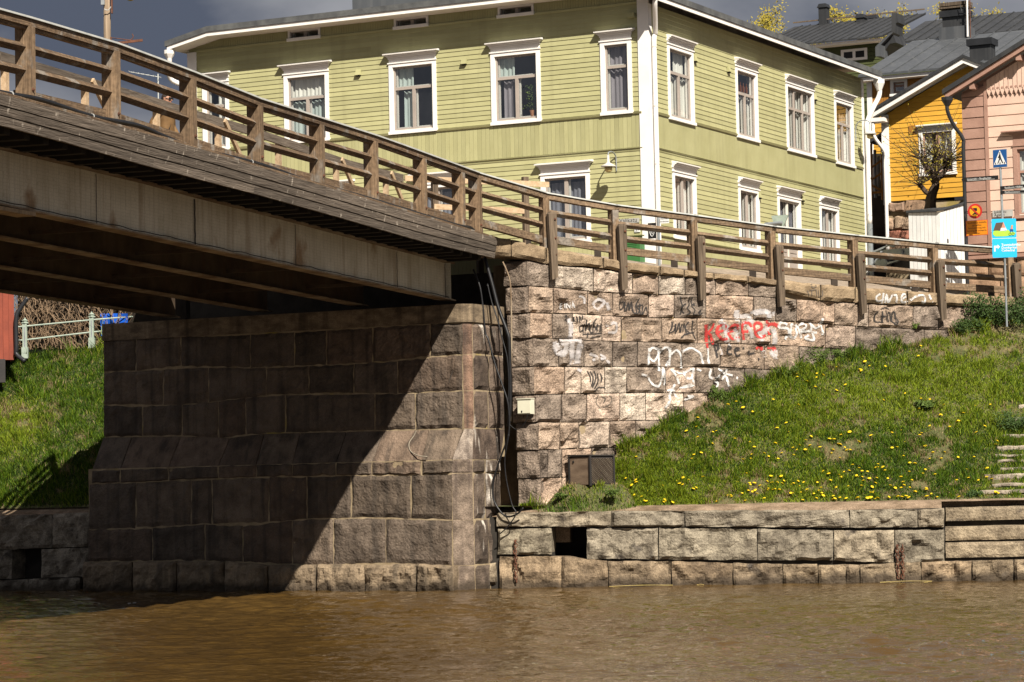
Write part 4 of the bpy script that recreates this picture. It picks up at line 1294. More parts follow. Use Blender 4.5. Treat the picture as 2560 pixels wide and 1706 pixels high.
# ------------------------------------------------------------------ cables
def bez(pts, n=6):
    "smooth a polyline (Catmull-Rom)"
    pts = [Vector(p) for p in pts]
    out = []
    for i in range(len(pts) - 1):
        p0 = pts[max(i - 1, 0)]; p1 = pts[i]; p2 = pts[i + 1]; p3 = pts[min(i + 2, len(pts) - 1)]
        for k in range(n):
            t = k / n
            out.append(.5 * ((2 * p1) + (p2 - p0) * t + (2 * p0 - 5 * p1 + 4 * p2 - p3) * t * t + (3 * p1 - p0 - 3 * p2 + p3) * t ** 3))
    out.append(pts[-1])
    return out
A1 = lambda x, y: (x * .27421, y * .27421)
B2 = lambda x, y: (640 + x * .27421, 400 + y * .27421)
cpx = [(-150, 190)] + [A1(*p) for p in ((0, 855), (380, 925), (840, 1075), (1250, 1155), (1480, 1250), (1680, 1332), (1850, 1388), (2334, 1500))] + \
      [B2(*p) for p in ((430, 190), (520, 220), (1050, 368), (1520, 512), (1860, 612), (1960, 632), (2010, 700))]
pts = [FB.pt(x, y, .02) + Vector((0, 0, .02)) for x, y in cpx]
mb = MB(); mb.tube(bez(pts, 4), .042, 8)
ca = build('cable', mb, MATS['cable'], smooth=True)
tag(ca, 'thick black cable lying along the bridge edge boards below the railing', 'cable')
for x in (100, 838, 1680, 2290):
    px_ = A1(x, 0)[0]
    yy = ipoly(cpx, px_)
    p = FB.pt(px_, yy, .02) + Vector((0, 0, .02))
    mb = MB(); mb.lathe(p - FB.u * .012, [(.047, 0), (.047, .024)], 10, axis=FB.u)
    build('cable_tie', mb, MATS['cable_tie'], ca)
C2 = lambda x, y: (640 + x * .27421, 780 + y * .27421)
FK = Frame(K1 + Vector(RD) * .55 + Vector(RN) * .35, (-LD[0], -LD[1], 0), LN)
def cable(label, px, r, d=0.0, matname='cable', F=None):
    mb = MB(); mb.tube(bez([(F or FK).pt(x, y, d) for x, y in px], 5), r, 7)
    o = build('cable', mb, MATS[matname], smooth=True)
    return tag(o, label, 'cable')
cable('thickest black cable hanging straight down from the bridge end into the niche', [B2(2085, 890), B2(2150, 1120), B2(2210, 1350), B2(2290, 1568), C2(2310, 300), C2(2318, 700), C2(2315, 900), C2(2300, 1050)], .042)
cable('thin black cable sagging down the corner of the abutment', [B2(1980, 1000), B2(2040, 1150), B2(2070, 1350), B2(2090, 1568), C2(2120, 260), C2(2180, 480), C2(2250, 680), C2(2300, 850), C2(2306, 1100), C2(2240, 1300), C2(2180, 1480), (1232, 1220), (1236, 1255), (1262, 1290), (1290, 1287), (1308, 1270)], .021, .1)
cable('slender black cable swinging between the thick cable and the abutment corner', [B2(2110, 1130), B2(2150, 1300), B2(2200, 1450), B2(2230, 1568), C2(2250, 260), C2(2290, 420), C2(2305, 640), C2(2300, 820)], .016, .05)
cable('rust stained cable on the niche wall by the stone corner', [B2(2250, 930), B2(2310, 1080), B2(2325, 1250), B2(2330, 1568), C2(2330, 300), C2(2326, 600), C2(2320, 1000)], .018, -.1, 'rusty_steel')
cable('black cable looping from the niche down to the quay stones', [C2(2306, 1120), (1268, 1110), (1262, 1150), (1266, 1200), (1280, 1262), (1290, 1285), (1268, 1318), (1250, 1335)], .014, .2)
cable('black cord hooking under the cream box on the wall', [(1272, 1060), (1290, 1074), (1306, 1066), (1316, 1050), (1320, 1036)], .009, .3)

# ================================================================== houses
def bars(F, rects, d0, d1):
    mb = MB()
    for (a, b, c, d) in rects: mb.fbox(F, a, b, c, d, d0, d1)
    return mb

def window(F, parent, u0, u1, z0, z1, cap=None, style='T', cw=.115, fills=None, sash='sash_paint', casing='white_paint', slit=False):
    "casing with its cornice, sill, sashes, panes and what hangs behind them"
    ct = .10 if cap else .09
    a, b, c, d = u0 + cw, u1 - cw, z0 + .085, z1 - ct
    if slit: c, d = z0 + .055, z1 - .05
    mb = bars(F, [(u0, a, z0 + .05, z1), (b, u1, z0 + .05, z1), (a, b, d, z1)], -.02, .050)
    w = build('window', mb, MATS[casing], parent)
    mb = bars(F, [(u0 - .02, u1 + .02, z0 - .03, z0 + .05)], -.02, .085)
    build('sill', mb, MATS[casing], w)
    if cap:
        c0, c1, zc = cap
        e = min(u0 - c0, c1 - u1)
        mb = MB()
        mb.fbox(F, u0 + .005, u1 - .005, z1 + .003, zc - .15, -.02, .040)
        mb.fbox(F, u0 - .025, u1 + .025, z1 - .012, z1 + .02, .041, .072)
        mb.fbox(F, u0 - .015, u1 + .015, zc - .15, zc - .105, -.02, .062)
        mb.fbox(F, u0 - e * .30, u1 + e * .30, zc - .1048, zc - .070, -.02, .095)
        mb.fbox(F, u0 - e * .62, u1 + e * .62, zc - .0698, zc - .0402, -.02, .140)
        mb.hexa([F.at(u0 - e, zc - .04, .185), F.at(u1 + e, zc - .04, .185), F.at(u1 + e, zc - .038, -.02), F.at(u0 - e, zc - .038, -.02),
                 F.at(u0 - e, zc - .012, .19), F.at(u1 + e, zc - .012, .19), F.at(u1 + e, zc + .03, -.02), F.at(u0 - e, zc + .03, -.02)])
        build('cornice', mb, MATS[casing], w)
    # reveal
    mb = bars(F, [(a - .02, a, c, d), (b, b + .02, c, d), (a, b, d, d + .02), (a, b, c - .02, c)], -.24, -.021)
    build('reveal', mb, MATS['sash_white'], w)
    f = .018 if slit else .045
    W, H = b - a, d - c
    R_, panes = [], []
    if style == 'T':
        t = c + H * .655
        m = (a + b) / 2
        R_ = [(a, a + f, c, d), (b - f, b, c, d), (a + f, b - f, c, c + f), (a + f, b - f, d - f, d), (a + f, b - f, t - .035, t + .035), (m - .045, m + .045, c + f, t - .035)]
        panes = [(a + f, b - f, t + .035, d - f), (a + f, m - .045, c + f, t - .035), (m + .045, b - f, c + f, t - .035)]
    elif style == 'N':
        t = c + H * .665
        R_ = [(a, a + f, c, d), (b - f, b, c, d), (a + f, b - f, c, c + f), (a + f, b - f, d - f, d), (a + f, b - f, t - .035, t + .035)]
        panes = [(a + f, b - f, t + .035, d - f), (a + f, b - f, c + f, t - .035)]
    elif style == '3':
        t = c + H * .66
        m1, m2 = a + W / 3, a + 2 * W / 3
        R_ = [(a, a + f, c, d), (b - f, b, c, d), (a + f, b - f, c, c + f), (a + f, b - f, d - f, d), (a + f, b - f, t - .035, t + .035),
              (m1 - .035, m1 + .035, c + f, t - .035), (m2 - .035, m2 + .035, c + f, t - .035), (m1 - .035, m1 + .035, t + .035, d - f), (m2 - .035, m2 + .035, t + .035, d - f)]
        for zz in ((c + f, t - .035), (t + .035, d - f)):
            panes += [(a + f, m1 - .035, *zz), (m1 + .035, m2 - .035, *zz), (m2 + .035, b - f, *zz)]
    elif style == '2':
        m = (a + b) / 2
        R_ = [(a, a + f, c, d), (b - f, b, c, d), (a + f, b - f, c, c + f), (a + f, b - f, d - f, d), (m - .05, m + .05, c + f, d - f)]
        panes = [(a + f, m - .05, c + f, d - f), (m + .05, b - f, c + f, d - f)]
    elif style == '22':
        m = (a + b) / 2
        t1, t2 = c + H * .42, c + H * .40
        R_ = [(a, a + f, c, d), (b - f, b, c, d), (a + f, b - f, c, c + f), (a + f, b - f, d - f, d), (m - .045, m + .045, c + f, d - f), (a + f, m - .045, t2, t1), (m + .045, b - f, t2, t1)]
        panes = [(a + f, m - .045, c + f, t2), (m + .045, b - f, c + f, t2), (a + f, m - .045, t1, d - f), (m + .045, b - f, t1, d - f)]
    build('sash', bars(F, R_, -.075, -.022), MATS[sash], w)
    # white inner sash of the double window
    g_ = .004 if slit else .035
    R2 = [(q[0] - .01, q[0] + g_, q[2], q[3]) for q in panes] + [(q[1] - g_, q[1] + .01, q[2], q[3]) for q in panes] + [(q[0] + g_, q[1] - g_, q[2] - .01, q[2] + g_) for q in panes]
    build('inner_sash', bars(F, R2, -.135, -.10), MATS['sash_white'], w)
    for q in panes:
        mb = MB(); mb.add([F.at(q[0], q[2], -.05), F.at(q[1], q[2], -.05), F.at(q[1], q[3], -.05), F.at(q[0], q[3], -.05)], [(0, 1, 2, 3)])
        build('pane', mb, MATS['glass_dark' if slit else 'glass'], w)
    for (fa, fb, za, zb, mname) in (fills or []):
        ua, ub = lerp(a, b, fa), lerp(a, b, fb)
        n = max(6, int((ub - ua) / .025))
        mb = MB()
        for i in range(n + 1):
            uu = lerp(ua, ub, i / n)
            dd = -.17 + .018 * math.sin(i * 1.25) + .012 * math.sin(i * .53 + 1)
            mb.v += [F.at(uu, lerp(c, d, za), dd), F.at(uu, lerp(c, d, zb), dd)]
        for i in range(n): mb.f.append((2 * i, 2 * i + 2, 2 * i + 3, 2 * i + 1))
        build('curtain', mb, MATS[mname], w, smooth=True)
    return w, (u0 + .02, u1 - .02, z0 - .01, z1 + (.12 if cap else -.02)), (a, b, c, d)

def cut(u0, u1, z0, z1, holes):
    "free stretches of a board between openings"
    segs = [(u0, u1)]
    for (a, b, c, d) in holes:
        if d <= z0 + .01 or c >= z1 - .01: continue
        out = []
        for (p, q) in segs:
            if b <= p or a >= q: out.append((p, q)); continue
            if a > p: out.append((p, a))
            if b < q: out.append((b, q))
        segs = out
    return [(p, q) for p, q in segs if q - p > .03]

def holed_wall(F, u0, u1, z0, z1, holes, d, mb):
    us = sorted(set([u0, u1] + [min(max(h[i], u0), u1) for h in holes for i in (0, 1)]))
    zz = sorted(set([z0, z1] + [min(max(h[i], z0), z1) for h in holes for i in (2, 3)]))
    for a, b in zip(us, us[1:]):
        for c, e in zip(zz, zz[1:]):
            um, zm = (a + b) / 2, (c + e) / 2
            if any(h[0] < um < h[1] and h[2] < zm < h[3] for h in holes): continue
            mb.add([F.at(a, c, d), F.at(b, c, d), F.at(b, e, d), F.at(a, e, d)], [(0, 1, 2, 3)])

def px_rect(F, xa, xb, ytl, ybl, xl):
    "u range from two x, z range from top and bottom at x = xl"
    ym = (ytl + ybl) / 2
    ua, ub = F.px(xa, ym)[0], F.px(xb, ym)[0]
    return min(ua, ub), max(ua, ub), F.px(xl, ybl)[1], F.px(xl, ytl)[1]

house = thing('green_house', FL.at(5, 7.4, -5), 'two storey light green wooden house with white window trims behind the bridge', 'house')
ZFR = FL.px(1590, 9.6)[1]                  # top of the boarding, river front
ZTOP = 14.69                               # soffit over the river front
ZTR = 14.37                                # and over the side front, lower
ZBT = FR.px(1642, 285)[1]
ZBB = FR.px(1646, 370)[1]
ZBS = FR.px(1649, 589)[1]
ZGR = 6.9
UL = FL.px(474, 250)[0]
UR = FR.px(2160, 400)[0]
print('house z', ZFR, ZTOP, ZBT, ZBB, ZBS, 'UL', UL, 'UR', UR, 'street', zs(CORNER.x, CORNER.y), zs(0, 64), zs(12, 70), zs(11, 82))
holesL, holesR = [], []
CU = 'curtain'
def capz(F, x, y): return F.px(x, y, .15)[1]
# river front, upper floor
zA = FL.px(974, 338.6)[1] + .03; zB = FL.px(974, 161)[1]
for (xa, xb, c0, c1, yc, st, fills) in (
        (507, 573, 493, 584, 184, 'N', [(.0, .55, 0, 1, CU)]),
        (711, 823, 693.5, 833, 163.7, 'T', [(.0, .46, .0, .62, 'sheer'), (.54, 1, .0, .62, 'sheer'), (0, 1, .66, 1, CU)]),
        (974, 1092, 956.7, 1101, 135.7, 'T', [(.56, 1, .66, 1, 'sheer'), (.56, .80, .0, .62, 'sheer'), (.0, .12, .0, .62, 'sheer')]),
        (1229, 1352.7, 1212.6, 1361.7, 107.8, 'T', [(.60, 1, .66, 1, 'sheer'), (.62, .86, .0, .62, 'curtain_grey'), (.0, .10, .3, .62, 'sheer')]),
        (1503.5, 1581.6, 1485.7, 1591.8, 80, 'N', [(.0, 1, .0, 1, 'curtain_grey')])):
    ua, ub = FL.px(xb, 200)[0], FL.px(xa, 200)[0]
    ca, cb = FL.px(c1, 130, .15)[0], FL.px(c0, 130, .15)[0]
    zc = capz(FL, 956.7, 135.7)
    w, h, op = window(FL, house, ua, ub, zA, zB, (ca, cb, zc), st, fills=fills)
    holesL.append(h)
    if xa == 1229:      # pot plant on the window board
        mb = MB(); p = FL.at(lerp(op[0], op[1], .18), op[2] + .05, -.14)
        mb.lathe(p, [(.055, 0), (.075, .16), (.08, .17)], 10); build('flower_pot', mb, MATS['terracotta'], w)
        mb = MB()
        for i in range(240):
            q = p + Vector((random.gauss(0, .10), random.gauss(0, .04), .2 + random.random() * .62))
            s = random.uniform(.015, .03); t = Vector((random.gauss(0, 1), random.gauss(0, 1), random.gauss(0, 1))).normalized(); t2 = t.orthogonal().normalized()
            mb.add([q - t * s, q + t2 * s * .6, q + t * s, q - t2 * s * .6], [(0, 1, 2, 3)])
        build('pot_plant', mb, MATS['leaf_green'], w)
# river front, ground floor
zA2 = FL.px(1440, 606)[1]; zB2 = FL.px(1354, 439)[1]; zc2 = capz(FL, 1336, 411)
for (xa, xb, c0, c1) in ((1354, 1477, 1336, 1490), (1039, 1149, 1020, 1160), (776, 880, 758, 890)):
    ua, ub = FL.px(xb, 500)[0], FL.px(xa, 500)[0]
    ca, cb = FL.px(c1, 410, .15)[0], FL.px(c0, 410, .15)[0]
    w, h, op = window(FL, house, ua, ub, zA2, zB2, (ca, cb, zc2), '2', fills=[(.0, .46, .0, .93, 'blind'), (.54, 1, .0, .93, 'blind')])
    holesL.append(h)
# attic slits under the eaves
for (xa, xb, y0, y1) in ((722, 802.6, 72, 102.8), (987, 1072.7, 45, 72.6), (1246.5, 1336, 15, 44)):
    ua, ub = FL.px(xb, y1)[0], FL.px(xa, y1)[0]
    w, h, op = window(FL, house, ua, ub, ZFR + .03, ZFR + .30, None, '2', cw=.06, slit=True)
# side front, upper floor
zA3 = FR.px(1670, 297.5)[1] + .02; zB3 = FR.px(1667, 110)[1]
for (xa, xb, c0, c1, st, fills) in (
        (1668, 1732, 1662.5, 1742.6, 'T', [(.0, .30, .0, .63, CU), (.34, .66, 0, .63, CU), (.72, 1, .0, .63, CU), (.45, .9, .66, 1, CU)]),
        (1837, 1891, 1829, 1901.6, 'T', [(.0, .24, .0, .63, CU), (.30, .52, 0, .63, CU), (.56, .78, 0, .63, CU), (.84, 1, .0, .63, CU)]),
        (1962, 2031, 1954, 2040.6, '3', [(.0, .20, .0, 1, CU), (.26, .50, 0, 1, CU), (.56, .74, 0, 1, CU), (.80, 1, .0, 1, CU)]),
        (2082.5, 2128.5, 2075, 2138, 'T', [(.0, .34, .0, .62, CU), (.55, 1, 0, .62, CU), (.55, 1, .66, 1, 'wood_fresh')])):
    ua, ub = FR.px(xa, 230)[0], FR.px(xb, 230)[0]
    ca, cb = FR.px(c0, 120, .15)[0], FR.px(c1, 120, .15)[0]
    zc = capz(FR, 1662.5, 81)
    w, h, op = window(FR, house, ua, ub, zA3, zB3, (ca, cb, zc), st, fills=fills)
    holesR.append(h)
    if xa == 1837:      # brown bottles lined up on the transom
        for k in range(5):
            mb = MB(); p = FR.at(lerp(op[0], op[1], .12 + .16 * k), lerp(op[2], op[3], .70), -.12)
            mb.lathe(p, [(.035, 0), (.035, .15), (.014, .2), (.014, .27)], 8); build('bottle', mb, MATS['amber_glass'], w)
    elif xa == 1962:
        mb = MB(); p = FR.at(lerp(op[0], op[1], .12), lerp(op[2], op[3], .72), -.12)
        mb.lathe(p, [(.02, 0), (.07, .06), (.02, .14)], 8); build('red_ornament', mb, MATS['sign_red'], w)
# side front, ground floor
zA4 = FR.px(1681, 594)[1]; zB4 = FR.px(1678, 428)[1]; zc4 = capz(FR, 1669, 398)
for (xa, xb, c0, c1, st) in ((1680, 1738, 1671, 1749, '2'), (1844, 1895, 1836, 1903.8, '2'), (2046, 2093, 2040, 2099.6, '2')):
    ua, ub = FR.px(xa, 500)[0], FR.px(xb, 500)[0]
    ca, cb = FR.px(c0, 400, .15)[0], FR.px(c1, 400, .15)[0]
    w, h, op = window(FR, house, ua, ub, zA4, zB4, (ca, cb, zc4), st, fills=[(.0, .24, .0, 1, CU), (.28, .5, .0, 1, CU), (.54, .74, .0, 1, CU), (.78, 1, .0, 1, CU)])
    holesR.append(h)
ua, ub = FR.px(1944, 600)[0], FR.px(2001, 600)[0]
ca, cb = FR.px(1938, 465, .15)[0], FR.px(2010.5, 465, .15)[0]
zd0 = FR.px(1945, 704)[1]
dr, h, op = window(FR, house, ua, ub, zd0, zB4, (ca, cb, zc4), '22', sash='sash_white', fills=[(0, 1, 0, 1, 'blind')])
dr.name = 'door'; holesR.append(h)
mb = MB()
m_ = (op[0] + op[1]) / 2
for s in (-1, 1):
    cx = m_ + s * (op[1] - op[0]) / 4; hw = (op[1] - op[0]) / 4 - .045
    mb.fbox(FR, cx - hw, cx + hw, op[2] + .045, lerp(op[2], op[3], .40), -.06, -.035)
    for k in range(4):
        z = lerp(op[2] + .12, lerp(op[2], op[3], .37), k / 3.2)
        mb.fbox(FR, cx - hw * .75, cx + hw * .75, z, z + .12, -.034, -.02)
build('door_panel', mb, MATS['sash_paint'], dr)

# boarding
def siding(F, u0, u1, z0, z1, holes, pitch=.126):
    out = []
    n = max(1, round((z1 - z0) / pitch)); h = (z1 - z0) / n
    for r in range(n):
        a, b = z0 + r * h, z0 + (r + 1) * h
        for (p, q) in cut(u0, u1, a, b, holes):
            if q - p > 3.2 and random.random() < .8:      # butt joint
                m = lerp(p, q, random.uniform(.25, .75)); out += [(F, p, m, a, b), (F, m, q, a, b)]
            else: out.append((F, p, q, a, b))
    return out
def board_mb(F, p, q, a, b, mb=None):
    mb = mb or MB()
    g = .0015
    mb.hexa([F.at(p + g, a + .010, .026), F.at(q - g, a + .010, .026), F.at(q - g, a + .004, -.004), F.at(p + g, a + .004, -.004),
             F.at(p + g, b + .012, .012), F.at(q - g, b + .012, .012), F.at(q - g, b + .012, -.004), F.at(p + g, b + .012, -.004)])
    return mb
CB = .26                                        # corner boards
boards = siding(FL, CB, UL - CB, ZBT + .04, ZFR, holesL) + siding(FL, CB, UL - CB, ZBS, ZBB - .10, holesL) + \
         siding(FR, .16, UR - .14, ZBT + .04, ZTR, holesR) + siding(FR, .16, UR - .14, ZBS, ZBB - .10, holesR)
boards.sort(key=lambda t: -(t[2] - t[1]))
for (F, p, q, a, b) in boards[:298]: build('siding_board', board_mb(F, p, q, a, b), MATS['green_paint'], house)
rest = MB()
for (F, p, q, a, b) in boards[298:]: board_mb(F, p, q, a, b, rest)
if rest.v: tag(build('siding_rest', rest, MATS['green_paint'], house), kind='stuff')
print('boards', len(boards))
# upright boards: belt between the floors
def uprights(F, u0, u1, z0, z1, w, name, holes=(), joined=False, parent=None):
    n = max(1, round((u1 - u0) / w)); ww = (u1 - u0) / n
    mj = MB()
    for i in range(n):
        a, b = u0 + i * ww + .003, u0 + (i + 1) * ww - .003
        zz = cut(z0, z1, 0, 1, [(hh[2], hh[3], -1, 2) for hh in holes if hh[0] < (a + b) / 2 < hh[1]])
        for (c, d) in zz:
            mb = mj if joined else MB()
            mb.hexa([F.at(a, c, .020), F.at(b, c, .020), F.at(b, c, -.003), F.at(a, c, -.003), F.at(a, d, .020), F.at(b, d, .020), F.at(b, d, -.003), F.at(a, d, -.003)])
            if not joined: build(name, mb, MATS['green_paint'], parent or house)
    if joined: tag(build(name, mj, MATS['green_paint'], parent or house), kind='stuff')
uprights(FL, CB, UL - CB, ZBB, ZBT - .02, .119, 'belt_board')
uprights(FR, .16, UR - .14, ZBB, ZBT - .02, .095, 'belt_boards', joined=True)
atticholes = []
for (xa, xb, y1) in ((722, 802.6, 102.8), (987, 1072.7, 72.6), (1246.5, 1336, 44)):
    atticholes.append((FL.px(xb, y1)[0] + .01, FL.px(xa, y1)[0] - .01, ZFR - .1, ZFR + .33))
uprights(FL, CB, UL - CB, ZFR + .02, ZTOP, .075, 'frieze_boards', atticholes, joined=True)
uprights(FL, CB, UL - CB, ZGR, ZBS - .03, .12, 'plinth_boards', [(h[0], h[1], h[2], h[3]) for h in holesL], joined=True)
uprights(FR, .16, UR - .14, ZGR, ZBS - .03, .095, 'plinth_boards', holesR, joined=True)
# horizontal mouldings
for (F, u1, hs) in ((FL, UL, holesL), (FR, UR, holesR)):
    for (za, zb, dd) in ((ZBT - .02, ZBT + .045, .075), (ZBB - .045, ZBB + .0, .060), (ZBB - .10, ZBB - .046, .036), (ZBS - .03, ZBS + .012, .065)):
        for (p, q) in cut(.2, u1 - .2, za, zb, hs):
            mb = MB(); mb.hexa([F.at(p, za, dd * .7), F.at(q, za, dd * .7), F.at(q, za, -.01), F.at(p, za, -.01), F.at(p, zb - .02, dd), F.at(q, zb - .02, dd), F.at(q, zb, -.01), F.at(p, zb, -.01)])
            build('moulding', mb, MATS['green_paint'], house)
mb = MB(); mb.fbox(FL, CB, UL - CB, ZFR - .01, ZFR + .045, -.01, .05)
build('moulding', mb, MATS['green_paint'], house)
# walls behind the boards, dark rooms behind the windows
mb = MB()
allL = holesL + atticholes
ks = lambda hs: [(h[0] + .05, h[1] - .05, h[2] + .05, h[3] - .17) for h in hs]
holed_wall(FL, 0, UL, ZGR, ZTOP, ks(holesL) + [(a[0] + .03, a[1] - .03, ZFR + .07, ZFR + .27) for a in atticholes], -.005, mb)
holed_wall(FR, 0, UR, ZGR, ZTR + .01, ks(holesR), -.005, mb)
BKL = Frame(FR.at(UR, 0), LD, LN)
mb.add([BKL.at(0, ZGR), BKL.at(UL, ZGR), BKL.at(UL, ZTR), BKL.at(0, ZTR)], [(0, 1, 2, 3)])
mb.add([FL.at(UL, ZGR), BKL.at(UL, ZGR), BKL.at(UL, ZTOP - .3), FL.at(UL, ZTOP - .3)], [(0, 1, 2, 3)])
build('wall', mb, MATS['green_paint'], house)
mb = MB()
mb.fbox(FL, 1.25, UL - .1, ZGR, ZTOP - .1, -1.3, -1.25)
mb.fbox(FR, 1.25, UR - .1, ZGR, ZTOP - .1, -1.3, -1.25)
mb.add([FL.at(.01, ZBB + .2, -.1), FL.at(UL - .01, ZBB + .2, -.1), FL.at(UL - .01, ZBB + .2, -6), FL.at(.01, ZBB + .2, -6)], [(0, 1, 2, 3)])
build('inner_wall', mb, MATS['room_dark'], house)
# corner boards
for (F, a, b) in ((FL, -.045, CB), (FL, UL - CB, UL + .03)):
    mb = MB(); mb.fbox(F, a, b, ZGR, ZTOP - (.3 if a > 5 else 0), -.01, .045); build('corner_board', mb, MATS['white_paint'], house)
for (a, b) in ((-.04, .16), (UR - .14, UR + .03)):
    mb = MB(); mb.fbox(FR, a, b, ZGR, ZTR, -.01, .043); build('corner_board', mb, MATS['white_paint'], house)
# hooded vents
for (F, x, y) in ((FL, 895.6, 180), (FL, 1160, 152), (FR, 1738, 145), (FR, 1822, 172), (FR, 2038, 242), (FR, 1899, 487), (FR, 2007, 494)):
    u, z = F.px(x, y, .05)
    mb = MB()
    mb.hexa([F.at(u - .08, z - .09, .11), F.at(u + .08, z - .09, .11), F.at(u + .08, z - .09, .03), F.at(u - .08, z - .09, .03),
             F.at(u - .07, z + .07, .05), F.at(u + .07, z + .07, .05), F.at(u + .07, z + .07, .03), F.at(u - .07, z + .07, .03)])
    build('vent_hood', mb, MATS['green_paint'], house)
    mb = MB(); mb.fbox(F, u - .055, u + .055, z - .125, z - .091, .035, .085); build('vent_slot', mb, MATS['room_dark'], house)
# eaves and roof: plan axes u (left) and v (up the side street)
OL, OR_ = .66, .44
def HP(u, v, z): return FL.at(u, z, -v)
u5 = FL.px(519, 78, OL)[0]; uE, zE_ = FL.px(419, 126, OL)
ZE = ZTOP - .005
DRP = ZE - zE_ - .02
print('roof end', uE, UL, DRP)
ZR = ZTR - .005
prof = [(-OR_, ZR), (.30, ZE), (u5, ZE), (uE, ZE - DRP)]
v0, v1 = -OL, UR + .45
mb = MB()        # soffit
for (ua, za), (ub, zb) in zip(prof, prof[1:]):
    mb.hexa([HP(ua, v0, za), HP(ub, v0, zb), HP(ub, v1, zb), HP(ua, v1, za), HP(ua, v0, za + .05), HP(ub, v0, zb + .05), HP(ub, v1, zb + .05), HP(ua, v1, za + .05)])
build('soffit', mb, MATS['soffit_paint'], house)
for (ua, za), (ub, zb) in zip(prof, prof[1:]):
    mb = MB()
    mb.hexa([HP(ua, v0 - .03, za - .02), HP(ub, v0 - .03, zb - .02), HP(ub, v0 - .001, zb - .02), HP(ua, v0 - .001, za - .02),
             HP(ua, v0 - .03, za + .09), HP(ub, v0 - .03, zb + .09), HP(ub, v0 - .001, zb + .09), HP(ua, v0 - .001, za + .09)])
    build('fascia', mb, MATS['white_paint'], house)
mb = MB(); mb.hexa([HP(-OR_ - .03, v0 - .03, ZR - .02), HP(-OR_ - .001, v0 - .03, ZR - .02), HP(-OR_ - .001, v1, ZR - .02), HP(-OR_ - .03, v1, ZR - .02),
                    HP(-OR_ - .03, v0 - .03, ZR + .09), HP(-OR_ - .001, v0 - .03, ZR + .09), HP(-OR_ - .001, v1, ZR + .09), HP(-OR_ - .03, v1, ZR + .09)])
build('fascia', mb, MATS['white_paint'], house)
mb = MB()        # roof sheet with its turned-down edge
e = .06
ring = [(-OR_ - e, v0 - e, ZR), (.30, v0 - e, ZE), (u5, v0 - e, ZE), (uE + e, v0 - e, ZE - DRP - .02), (uE + e, v1, ZE - DRP - .02), (u5, v1, ZE), (.30, v1, ZE), (-OR_ - e, v1, ZR)]
lo_ = [HP(u, v, z + .091) for u, v, z in ring]; hi_ = [HP(u, v, z + .245) for u, v, z in ring]
rid = [HP(5.0, 5.0, ZE + 1.0), HP(u5 - 4, 5.0, ZE + 1.0), HP(u5 - 4, v1 - 5, ZE + 1.0), HP(5.0, v1 - 5, ZE + 1.0)]
mb.v = lo_ + hi_ + rid
mb.f = [(i, (i + 1) % 8, 8 + (i + 1) % 8, 8 + i) for i in range(8)] + [(8, 9, 16), (9, 10, 17, 16), (10, 11, 17), (11, 12, 18, 17), (12, 13, 18), (13, 14, 19, 18), (14, 15, 19), (15, 8, 16, 19), (16, 17, 18, 19)]
roof = build('roof', mb, MATS['roof_edge'], house)
# metal clad chimney on the ridge
mb = MB()
pa, pb = P(900, 14, 76.5), P(1090, -8, 75.8)
ax = (pb - pa); ax.z = 0; L_ = ax.length; ax.normalize(); ay = Vector((-ax.y, ax.x, 0))
mb.box((pa + pb) / 2 + Vector((0, 0, .2)), L_ / 2, .6, .75, ax=ax, ay=ay)
build('chimney', mb, MATS['roof_grey'], roof)
mb = MB(); mb.tube([P(929, 14, 76), P(929, -60, 76)], .07, 8); build('flue_pipe', mb, MATS['black_metal'], roof)
# downpipes
def pipe(name, pts, r, matname, parent, n=10):
    mb = MB(); mb.tube(bez(pts, 5), r, n)
    return build(name, mb, MATS[matname], parent, smooth=True)
g = lambda x, y, d: FR.pt(x, y, d)
u_, z_ = FR.px(1640, 300, .12)
dp = pipe('downpipe', [HP(-OR_ + .02, v0 + .25, ZR + .05), HP(-OR_ + .06, v0 + .3, ZR - .15), FR.at(u_, ZE - 1.05, .16), FR.at(u_, ZE - 1.3, .12), FR.at(u_, ZE - 3, .12), FR.at(u_, ZGR + .6, .12)], .062, 'white_paint', house)
for y in (120, 267, 411):
    z = FR.px(1640, y, .12)[1]
    mb = MB(); mb.lathe(FR.at(u_, z, .12), [(.069, 0), (.069, .03)], 10); build('pipe_bracket', mb, MATS['soffit_paint'], dp)
u_, z_ = FR.px(2170, 400, .14)
pe = FR.at(UR + .35, ZR - .02, OR_ - .02)
dp = pipe('downpipe', [pe, pe - Vector((0, 0, .45)), pe.lerp(FR.at(u_, ZR - .9, .14), .5) - Vector((0, 0, .42)), FR.at(u_ + .02, ZR - 1.35, .14), FR.at(u_, ZR - 1.8, .14), FR.at(u_, ZE - 3.4, .14), FR.at(u_, 9.95, .14)], .075, 'white_paint', house)
mb = MB(); mb.lathe(pe - Vector((0, 0, .32)), [(.08, 0), (.17, .22), (.17, .34)], 10); build('pipe_funnel', mb, MATS['white_paint'], dp)
mb = MB(); mb.tube([FR.at(u_, 9.96, .14), FR.at(u_, 8.4, .14), FR.at(u_ + .05, 8.3, .22)], .082, 10); build('steel_shoe', mb, MATS['galvanised'], dp)
pl = HP(uE - .02, v0 + .05, ZE - DRP - .06)
dp = pipe('downpipe', [pl, pl - Vector((0, 0, .22)), HP(UL + .35, -.4, ZE - 1.02), HP(UL + .08, -.1, ZE - 1.25), HP(UL + .08, -.1, ZE - 1.7), HP(UL + .08, -.1, ZE - 5)], .07, 'white_paint', house)
mb = MB(); mb.lathe(pl - Vector((0, 0, .2)), [(.07, 0), (.15, .14), (.15, .24)], 10); build('pipe_funnel', mb, MATS['white_paint'], dp)
